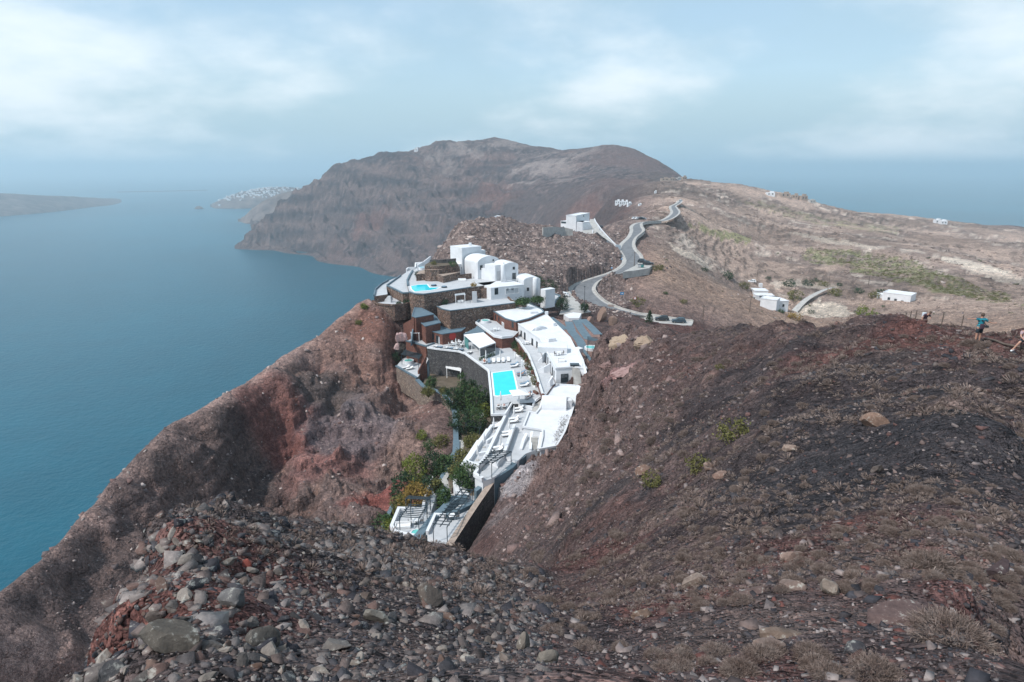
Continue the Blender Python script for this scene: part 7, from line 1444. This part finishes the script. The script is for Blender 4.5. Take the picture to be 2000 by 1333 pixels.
def sign(q, r, h, kind, label):
    p = hit(*q, r) if r < 0 else at_r(*q, r); p.z = height(p.x, p.y); root = empty('road_sign', tuple(p), 0.1); tag(root, label, 'sign'); MB().tube([(0, 0, -0.4), (0, 0, h)], 0.05, 8).build('post', M['metal'], root); c = h - 0.2
    if kind == 'disc': MB().tube([(0, -0.08, c), (0, -0.11, c)], 0.5, 18).build('plate', M['sign_red'], root); MB().tube([(0, -0.112, c), (0, -0.118, c)], 0.33, 16).build('face', M['whitepaint'], root)
    else: MB().box((0, -0.09, c), (1.3 if kind == 'board' else 0.7, 0.04, 0.9 if kind == 'board' else 0.7)).build('plate', M['sign_blue'], root); MB().add([(-0.3, -0.13, c - 0.08), (0.1, -0.13, c - 0.08), (0.1, -0.13, c - 0.22), (0.4, -0.13, c), (0.1, -0.13, c + 0.22), (0.1, -0.13, c + 0.08), (-0.3, -0.13, c + 0.08)], [(0, 1, 5, 6), (2, 3, 4)]).build('arrow', M['whitepaint'], root)
sign(pq('b4', 905, 320), 212, 2.9, 'board', 'blue direction sign inside the nearest road bend'); sign(pq('b4', 1055, 355), 206, 2.6, 'disc', 'faded red round sign between road and lay-by'); sign(pq('b3', 962, 1030), 246, 2.8, 'square', 'blue square sign under the road-cut cliff'); sign(pq('b3', 1100, 960), 262, 2.4, 'square', 'small blue sign where the road leaves the cliff')
for k, x in enumerate((1345, 1385)):
    p = at_z(*pq('b3', x, 1022), -37.4); w_ = empty('bin', tuple(p), 0.2); tag(w_, '%s rubbish container in the lay-by at the far bend' % ('pale', 'teal')[k], 'bin'); bevel(MB().box((0, 0, 0.65), (1.1, 0.9, 1.1), top=1.1).build('body', M['deck' if k == 0 else 'teal'], w_), 0.05); bevel(MB().box((0, 0, 1.26), (1.25, 1.05, 0.12)).build('lid', M['metal'], w_), 0.03)
# rusty stakes along the hikers' path
VW['b1'] = (1740, 580, 7.692)
for k, (x, y, t) in enumerate([(745, 495, 290), (215, 320, 250), (285, 335, 235), (365, 340, 225), (1050, 490, 310), (1505, 480, 330), (1935, 790, 660)]):
    p = hit(*pq('b1', x, y), 30, 120) or at_r(*pq('b1', x, y), 60); p.z = height(p.x, p.y); h = (y - t) / 7.692 * p.length / F; tag(MB().tube([(p.x, p.y, p.z - 0.4), (p.x + 0.02, p.y, p.z + h)], 0.035, 6).build('fence_stake', M['timber']), 'thin rusty path stake, %s' % ('between the stooping and the striped hiker', 'leftmost of the cluster behind the stooping hiker', 'middle of the cluster behind the stooping hiker', 'nearest to the stooping hiker in the cluster', 'at the left hand of the striped hiker', 'at the right hand of the striped hiker', 'beside the seated hiker')[k], 'stake', 'rusty stakes on the ridge path')
rl_ = [hit(*pq('b1', x, y), 25, 120) for x, y in ((1400, 650), (1560, 685), (1690, 740), (1800, 765), (1995, 800))]
MBr = MB().tube([p + Vector((0, 0, 0.12)) for p in rl_], 0.07, 6); tag(MBr.build('log_edging', M['timber']), 'line of weathered timber edging the ridge path', 'path edging')
# ================================================================ people
def skin_obj(name, verts, edges, radii, mat, parent, root_i=0, sub=2):
    me = bpy.data.meshes.new(name); me.from_pydata([tuple(v) for v in verts], edges, []); me.materials.append(mat)
    o = bpy.data.objects.new(name, me); col.objects.link(o); o.parent = parent
    m = o.modifiers.new('skin', 'SKIN'); m.use_smooth_shade = True
    for i, r in enumerate(radii):
        s = me.skin_vertices[0].data[i]; s.radius = (r, r) if not isinstance(r, tuple) else r; s.use_root = (i == root_i)
    if sub: s_ = o.modifiers.new('subdivision', 'SUBSURF'); s_.levels = sub; s_.render_levels = sub
    return o
def person(p, rz, J, label, shirt, shorts, hair, extra=None, scale=1.0, skin='skin', shoes='frame', stripes=None):
    """J: joints of the pose; the body is one skinned surface, clothes are shells over it"""
    root = empty('person', tuple(p), rz); root.scale = (scale,) * 3; tag(root, label, 'person')
    n = ['pelvis', 'waist', 'chest', 'neck', 'headb', 'head', 'top', 'shL', 'elL', 'wrL', 'haL', 'shR', 'elR', 'wrR', 'haR', 'hipL', 'knL', 'anL', 'toL', 'hipR', 'knR', 'anR', 'toR']
    rad = dict(pelvis=(.15, .11), waist=(.135, .10), chest=(.165, .115), neck=.058, headb=.075, head=(.083, .10), top=.06, shL=.062, elL=.043, wrL=.030, haL=.036, shR=.062, elR=.043, wrR=.030, haR=.036, hipL=.095, knL=.060, anL=.042, toL=.042, hipR=.095, knR=.060, anR=.042, toR=.042)
    E_ = [('pelvis', 'waist'), ('waist', 'chest'), ('chest', 'neck'), ('neck', 'headb'), ('headb', 'head'), ('head', 'top'), ('chest', 'shL'), ('shL', 'elL'), ('elL', 'wrL'), ('wrL', 'haL'), ('chest', 'shR'), ('shR', 'elR'), ('elR', 'wrR'), ('wrR', 'haR'), ('pelvis', 'hipL'), ('hipL', 'knL'), ('knL', 'anL'), ('anL', 'toL'), ('pelvis', 'hipR'), ('hipR', 'knR'), ('knR', 'anR'), ('anR', 'toR')]
    ix = {k: i for i, k in enumerate(n)}; vs = [Vector(J[k]) for k in n]; rr = [rad[k] for k in n]; ee = [(ix[a], ix[b]) for a, b in E_]
    for s in 'LR':                           # five fingers and a thumb side
        w, h = Vector(J['wr' + s]), Vector(J['ha' + s]); d = (h - w).normalized(); sd_ = d.cross(Vector((0, 0, 1))); sd_ = sd_.normalized() if sd_.length > 0.1 else Vector((1, 0, 0))
        for f, (u, L) in enumerate(((-0.03, .065), (-0.01, .08), (0.01, .078), (0.03, .06))):
            vs += [h + sd_ * u + d * 0.03, h + sd_ * u * 1.1 + d * (0.03 + L) - Vector((0, 0, 0.012))]; rr += [.010, .008]; k = len(vs); ee += [(ix['ha' + s], k - 2), (k - 2, k - 1)]
        vs += [h - d * 0.02 + sd_ * 0.045, h + d * 0.03 + sd_ * 0.07]; rr += [.011, .009]; k = len(vs); ee += [(ix['ha' + s], k - 2), (k - 2, k - 1)]
    body = skin_obj('body', vs, ee, rr, M[skin], root, 0, 1)
    def shell(name, chain, grow_, mat, cutf=None):
        vv, r2, e2, seen = [], [], [], {}
        for a, b, t in chain:
            for kx in (a, b):
                key = kx if kx == a or t == 1 else kx + '_%s' % t
                if key not in seen:
                    q = Vector(J[a]).lerp(Vector(J[b]), t) if (kx == b and t != 1) else Vector(J[kx]); rv = rad[kx]; rv = rv if isinstance(rv, tuple) else (rv, rv)
                    ra = rad[a] if isinstance(rad[a], tuple) else (rad[a], rad[a])
                    if kx == b and t != 1: rv = tuple(x + (y - x) * t for x, y in zip(ra, rv))
                    seen[key] = len(vv); vv.append(q); r2.append(tuple(x + grow_ for x in rv))
            kb = b if t == 1 else b + '_%s' % t; e2.append((seen[a], seen[kb]))
        return skin_obj(name, vv, e2, r2, mat, root, 0, 1)
    shell('shirt', [('waist', 'chest', 1), ('chest', 'neck', 0.45), ('chest', 'shL', 1), ('shL', 'elL', 0.75), ('chest', 'shR', 1), ('shR', 'elR', 0.75), ('waist', 'pelvis', 0.5)], 0.022, shirt)
    shell('shorts', [('pelvis', 'waist', 0.3), ('pelvis', 'hipL', 1), ('hipL', 'knL', 0.85), ('pelvis', 'hipR', 1), ('hipR', 'knR', 0.85)], 0.026, shorts)
    hd, tp, nk = Vector(J['head']), Vector(J['top']), Vector(J['headb']); upv = (tp - nk).normalized(); fw = Vector(J.get('face', (0, -1, 0)))
    hm = MB(); hm.lathe((0, 0, 0), [(0.02, 0.135), (0.07, 0.115), (0.098, 0.06), (0.105, 0.0), (0.09, -0.05)], 14); 
    ho = hm.build('hair', hair, root, True); ho.location = hd + upv * 0.02 - fw * 0.018; ho.rotation_euler = upv.to_track_quat('Z', 'Y').to_euler()
    fm = MB(); sx_ = fw.cross(upv).normalized()
    fm.tube([hd + fw * 0.085 + upv * 0.015, hd + fw * 0.125 - upv * 0.015], [0.014, 0.018], 6); fm.build('nose', M[skin], root)
    for s in (-1, 1):
        e = MB(); c = hd + fw * 0.095 + sx_ * s * 0.034 + upv * 0.022; e.lathe(tuple(c), [(0.004, -0.012), (0.013, 0.0), (0.004, 0.012)], 8); e.build('eye', M['frame'], root)
        e = MB(); c = hd + sx_ * s * 0.095; e.lathe(tuple(c), [(0.01, -0.03), (0.02, 0.0), (0.012, 0.03)], 8); e.build('ear', M[skin], root)
    mo = MB(); mo.bar(hd + fw * 0.098 - upv * 0.045 - sx_ * 0.025, hd + fw * 0.098 - upv * 0.045 + sx_ * 0.025, 0.012); mo.build('mouth', M['red'], root)
    for s in 'LR':
        a, t = Vector(J['an' + s]), Vector(J['to' + s]); so = MB(); so.bar(a + Vector((0, 0, -0.055)) - (t - a).normalized() * 0.07, t + Vector((0, 0, -0.02)) + (t - a).normalized() * 0.07, 0.10, 0.075); bevel(so.build('shoe', M[shoes], root), 0.025)
    if extra: extra(root)
    return root
STAND = dict(pelvis=(0, 0, .95), waist=(0, 0, 1.12), chest=(0, 0, 1.34), neck=(0, .01, 1.50), headb=(0, -.01, 1.57), head=(0, -.02, 1.65), top=(0, -.01, 1.74), shL=(-.19, 0, 1.43), elL=(-.26, .03, 1.15), wrL=(-.28, -.04, .90), haL=(-.28, -.06, .82), shR=(.19, 0, 1.43), elR=(.26, .03, 1.15), wrR=(.28, -.04, .90), haR=(.28, -.06, .82), hipL=(-.10, 0, .90), knL=(-.11, -.03, .49), anL=(-.11, .01, .09), toL=(-.13, -.14, .045), hipR=(.10, 0, .90), knR=(.11, -.03, .49), anR=(.11, .01, .09), toR=(.13, -.14, .045), face=(0, -1, 0))
# striped shirt
m_str, nt, b = newmat('teal_striped_cloth'); wv = nnode(nt, 'ShaderNodeTexWave', wave_type='BANDS', bands_direction='Z'); wv.inputs['Scale'].default_value = 2.6; nt.links.new(gpos(nt), wv.inputs['Vector'])
nt.links.new(nramp(nt, wv.outputs['Fac'], [(0.42, (0.02, 0.06, 0.10)), (0.52, (0.015, 0.36, 0.44))]), b.inputs['Base Color']); b.inputs['Roughness'].default_value = 0.85
M['navy'] = plain('dark_slate_cloth', (0.03, 0.04, 0.05), 0.9); M['plum'] = plain('plum_cloth', (0.075, 0.045, 0.06), 0.9); M['palecloth'] = plain('pale_blue_cloth', (0.55, 0.60, 0.64), 0.9); M['greyhair'] = plain('grey_brown_hair', (0.10, 0.07, 0.055), 0.9); M['pinkcloth'] = plain('dusty_pink_cloth', (0.42, 0.30, 0.31), 0.9)
J1 = dict(STAND); J1.update(shL=(-.20, 0, 1.44), elL=(-.50, -.04, 1.46), wrL=(-.76, -.06, 1.47), haL=(-.84, -.06, 1.47), shR=(.20, 0, 1.43), elR=(.42, -.08, 1.24), wrR=(.66, -.12, 1.20), haR=(.74, -.13, 1.22), face=(0, 1, 0), head=(.0, .02, 1.65), headb=(0, .01, 1.57), toL=(-.13, .14, .045), toR=(.13, .14, .045), knL=(-.11, .03, .49), knR=(.11, .03, .49))
def bag1(root):
    bevel(MB().box((-.06, -.19, 1.02), (.26, .10, .30)).build('backpack', M['plum'], root), 0.04); bevel(MB().box((.33, -.05, .98), (.20, .14, .14)).build('camera', M['frame'], root), 0.03); MB().bar((-.12, -.14, 1.42), (.3, -.1, 1.04), .03).build('strap', M['frame'], root)
p = hit(*pq('b1', 1295, 690), 30, 120); person(p, 0.05, J1, 'hiker in teal striped shirt and dark shorts, seen from behind with arms spread', m_str, M['navy'], M['greyhair'], bag1, 1.08)
J2 = dict(STAND); J2.update(chest=(.05, -.14, 1.30), neck=(.09, -.24, 1.43), headb=(.11, -.29, 1.49), head=(.12, -.34, 1.55), top=(.13, -.37, 1.63), shL=(-.13, -.14, 1.41), elL=(-.36, -.14, 1.18), wrL=(-.46, -.22, .95), haL=(-.50, -.25, .89), shR=(.24, -.15, 1.38), elR=(.33, -.24, 1.12), wrR=(.14, -.40, 1.06), haR=(.06, -.42, 1.06), face=(0, -.9, -.42))
def bag2(root): bevel(MB().box((-.05, .06, 1.30), (.30, .20, .42)).build('backpack', M['palecloth'], root), 0.05); bevel(MB().box((-.52, -.2, .86), (.26, .16, .22)).build('bag', M['frame'], root), 0.04)
p = at_r(*pq('b1', 475, 500), 61); p.z = min(p.z, -15.0) if False else p.z; person(p, 0.15, J2, 'stooping hiker in plum top and pale shorts coming over the ridge', M['plum'], M['palecloth'], M['greyhair'], bag2, 1.0)
J3 = dict(STAND); J3.update(pelvis=(0, 0, .62), waist=(-.02, .05, .78), chest=(-.04, .04, 1.0), neck=(-.04, 0, 1.15), headb=(-.04, -.03, 1.22), head=(-.05, -.05, 1.30), top=(-.05, -.05, 1.39), shL=(-.22, .02, 1.08), elL=(-.34, -.10, .85), wrL=(-.32, -.30, .72), haL=(-.31, -.36, .70), shR=(.16, .02, 1.08), elR=(.28, -.10, .85), wrR=(.20, -.32, .74), haR=(.18, -.38, .72), hipL=(-.10, 0, .58), knL=(-.42, -.22, .52), anL=(-.62, -.12, .09), toL=(-.76, -.20, .045), hipR=(.10, 0, .58), knR=(.05, -.40, .50), anR=(.02, -.30, .09), toR=(.0, -.44, .045), face=(-.5, -.85, 0))
p = hit(1996, 684, 25, 120); person(p, 0.0, J3, 'seated hiker in dusty pink top at the right edge, one leg stretched out', M['pinkcloth'], M['navy'], M['greyhair'], None, 1.0, shoes='whitepaint')
# sunbathers: lying on the lounger cushions
def lying():
    J = {}
    J.update(pelvis=(0, -.05, .52), waist=(0, .15, .53), chest=(0, .42, .68), neck=(0, .58, .80), headb=(0, .64, .84), head=(0, .71, .90), top=(0, .79, .95), shL=(-.18, .50, .74), elL=(-.27, .22, .56), wrL=(-.25, -.02, .50), haL=(-.24, -.09, .50), shR=(.18, .50, .74), elR=(.27, .22, .56), wrR=(.25, -.02, .50), haR=(.24, -.09, .50), hipL=(-.09, -.12, .52), knL=(-.12, -.50, .60), anL=(-.12, -.88, .50), toL=(-.13, -.94, .60), hipR=(.09, -.12, .52), knR=(.11, -.52, .52), anR=(.12, -.90, .49), toR=(.13, -.96, .58), face=(0, -.5, .86)); return J
SB_ = [(at_z(*pq('a4', 512, 105), -43), 0.05, 'sunbather on the leftmost lounger of the row behind the pool', M['red']), (at_z(*pq('a4', 1310, 385), -43), R(-68), 'sunbather on the front lounger beside the middle of the pool', M['red']), (at_z(*pq('a4', 1470, 870), -43), R(-30), 'sunbather on the front lounger beside the open parasol', M['navy']), (at_z(*pq('a4', 1470, 828), -43), R(-30), 'sunbather on the rear lounger beside the open parasol', M['red']), (at_z(*pq('a4', 815, 1095), -43), R(180), 'sunbather on the left lounger below the pool', M['navy']), (at_z(*pq('a4', 940, 1085), -43), R(180), 'sunbather on the right lounger below the pool', M['red'])]
for p, a, lb, mt in SB_: person(p, a, lying(), lb, M['skin'] if mt is not M['navy'] else M['navy'], mt, M['greyhair'], None, 0.95, shoes='skin')
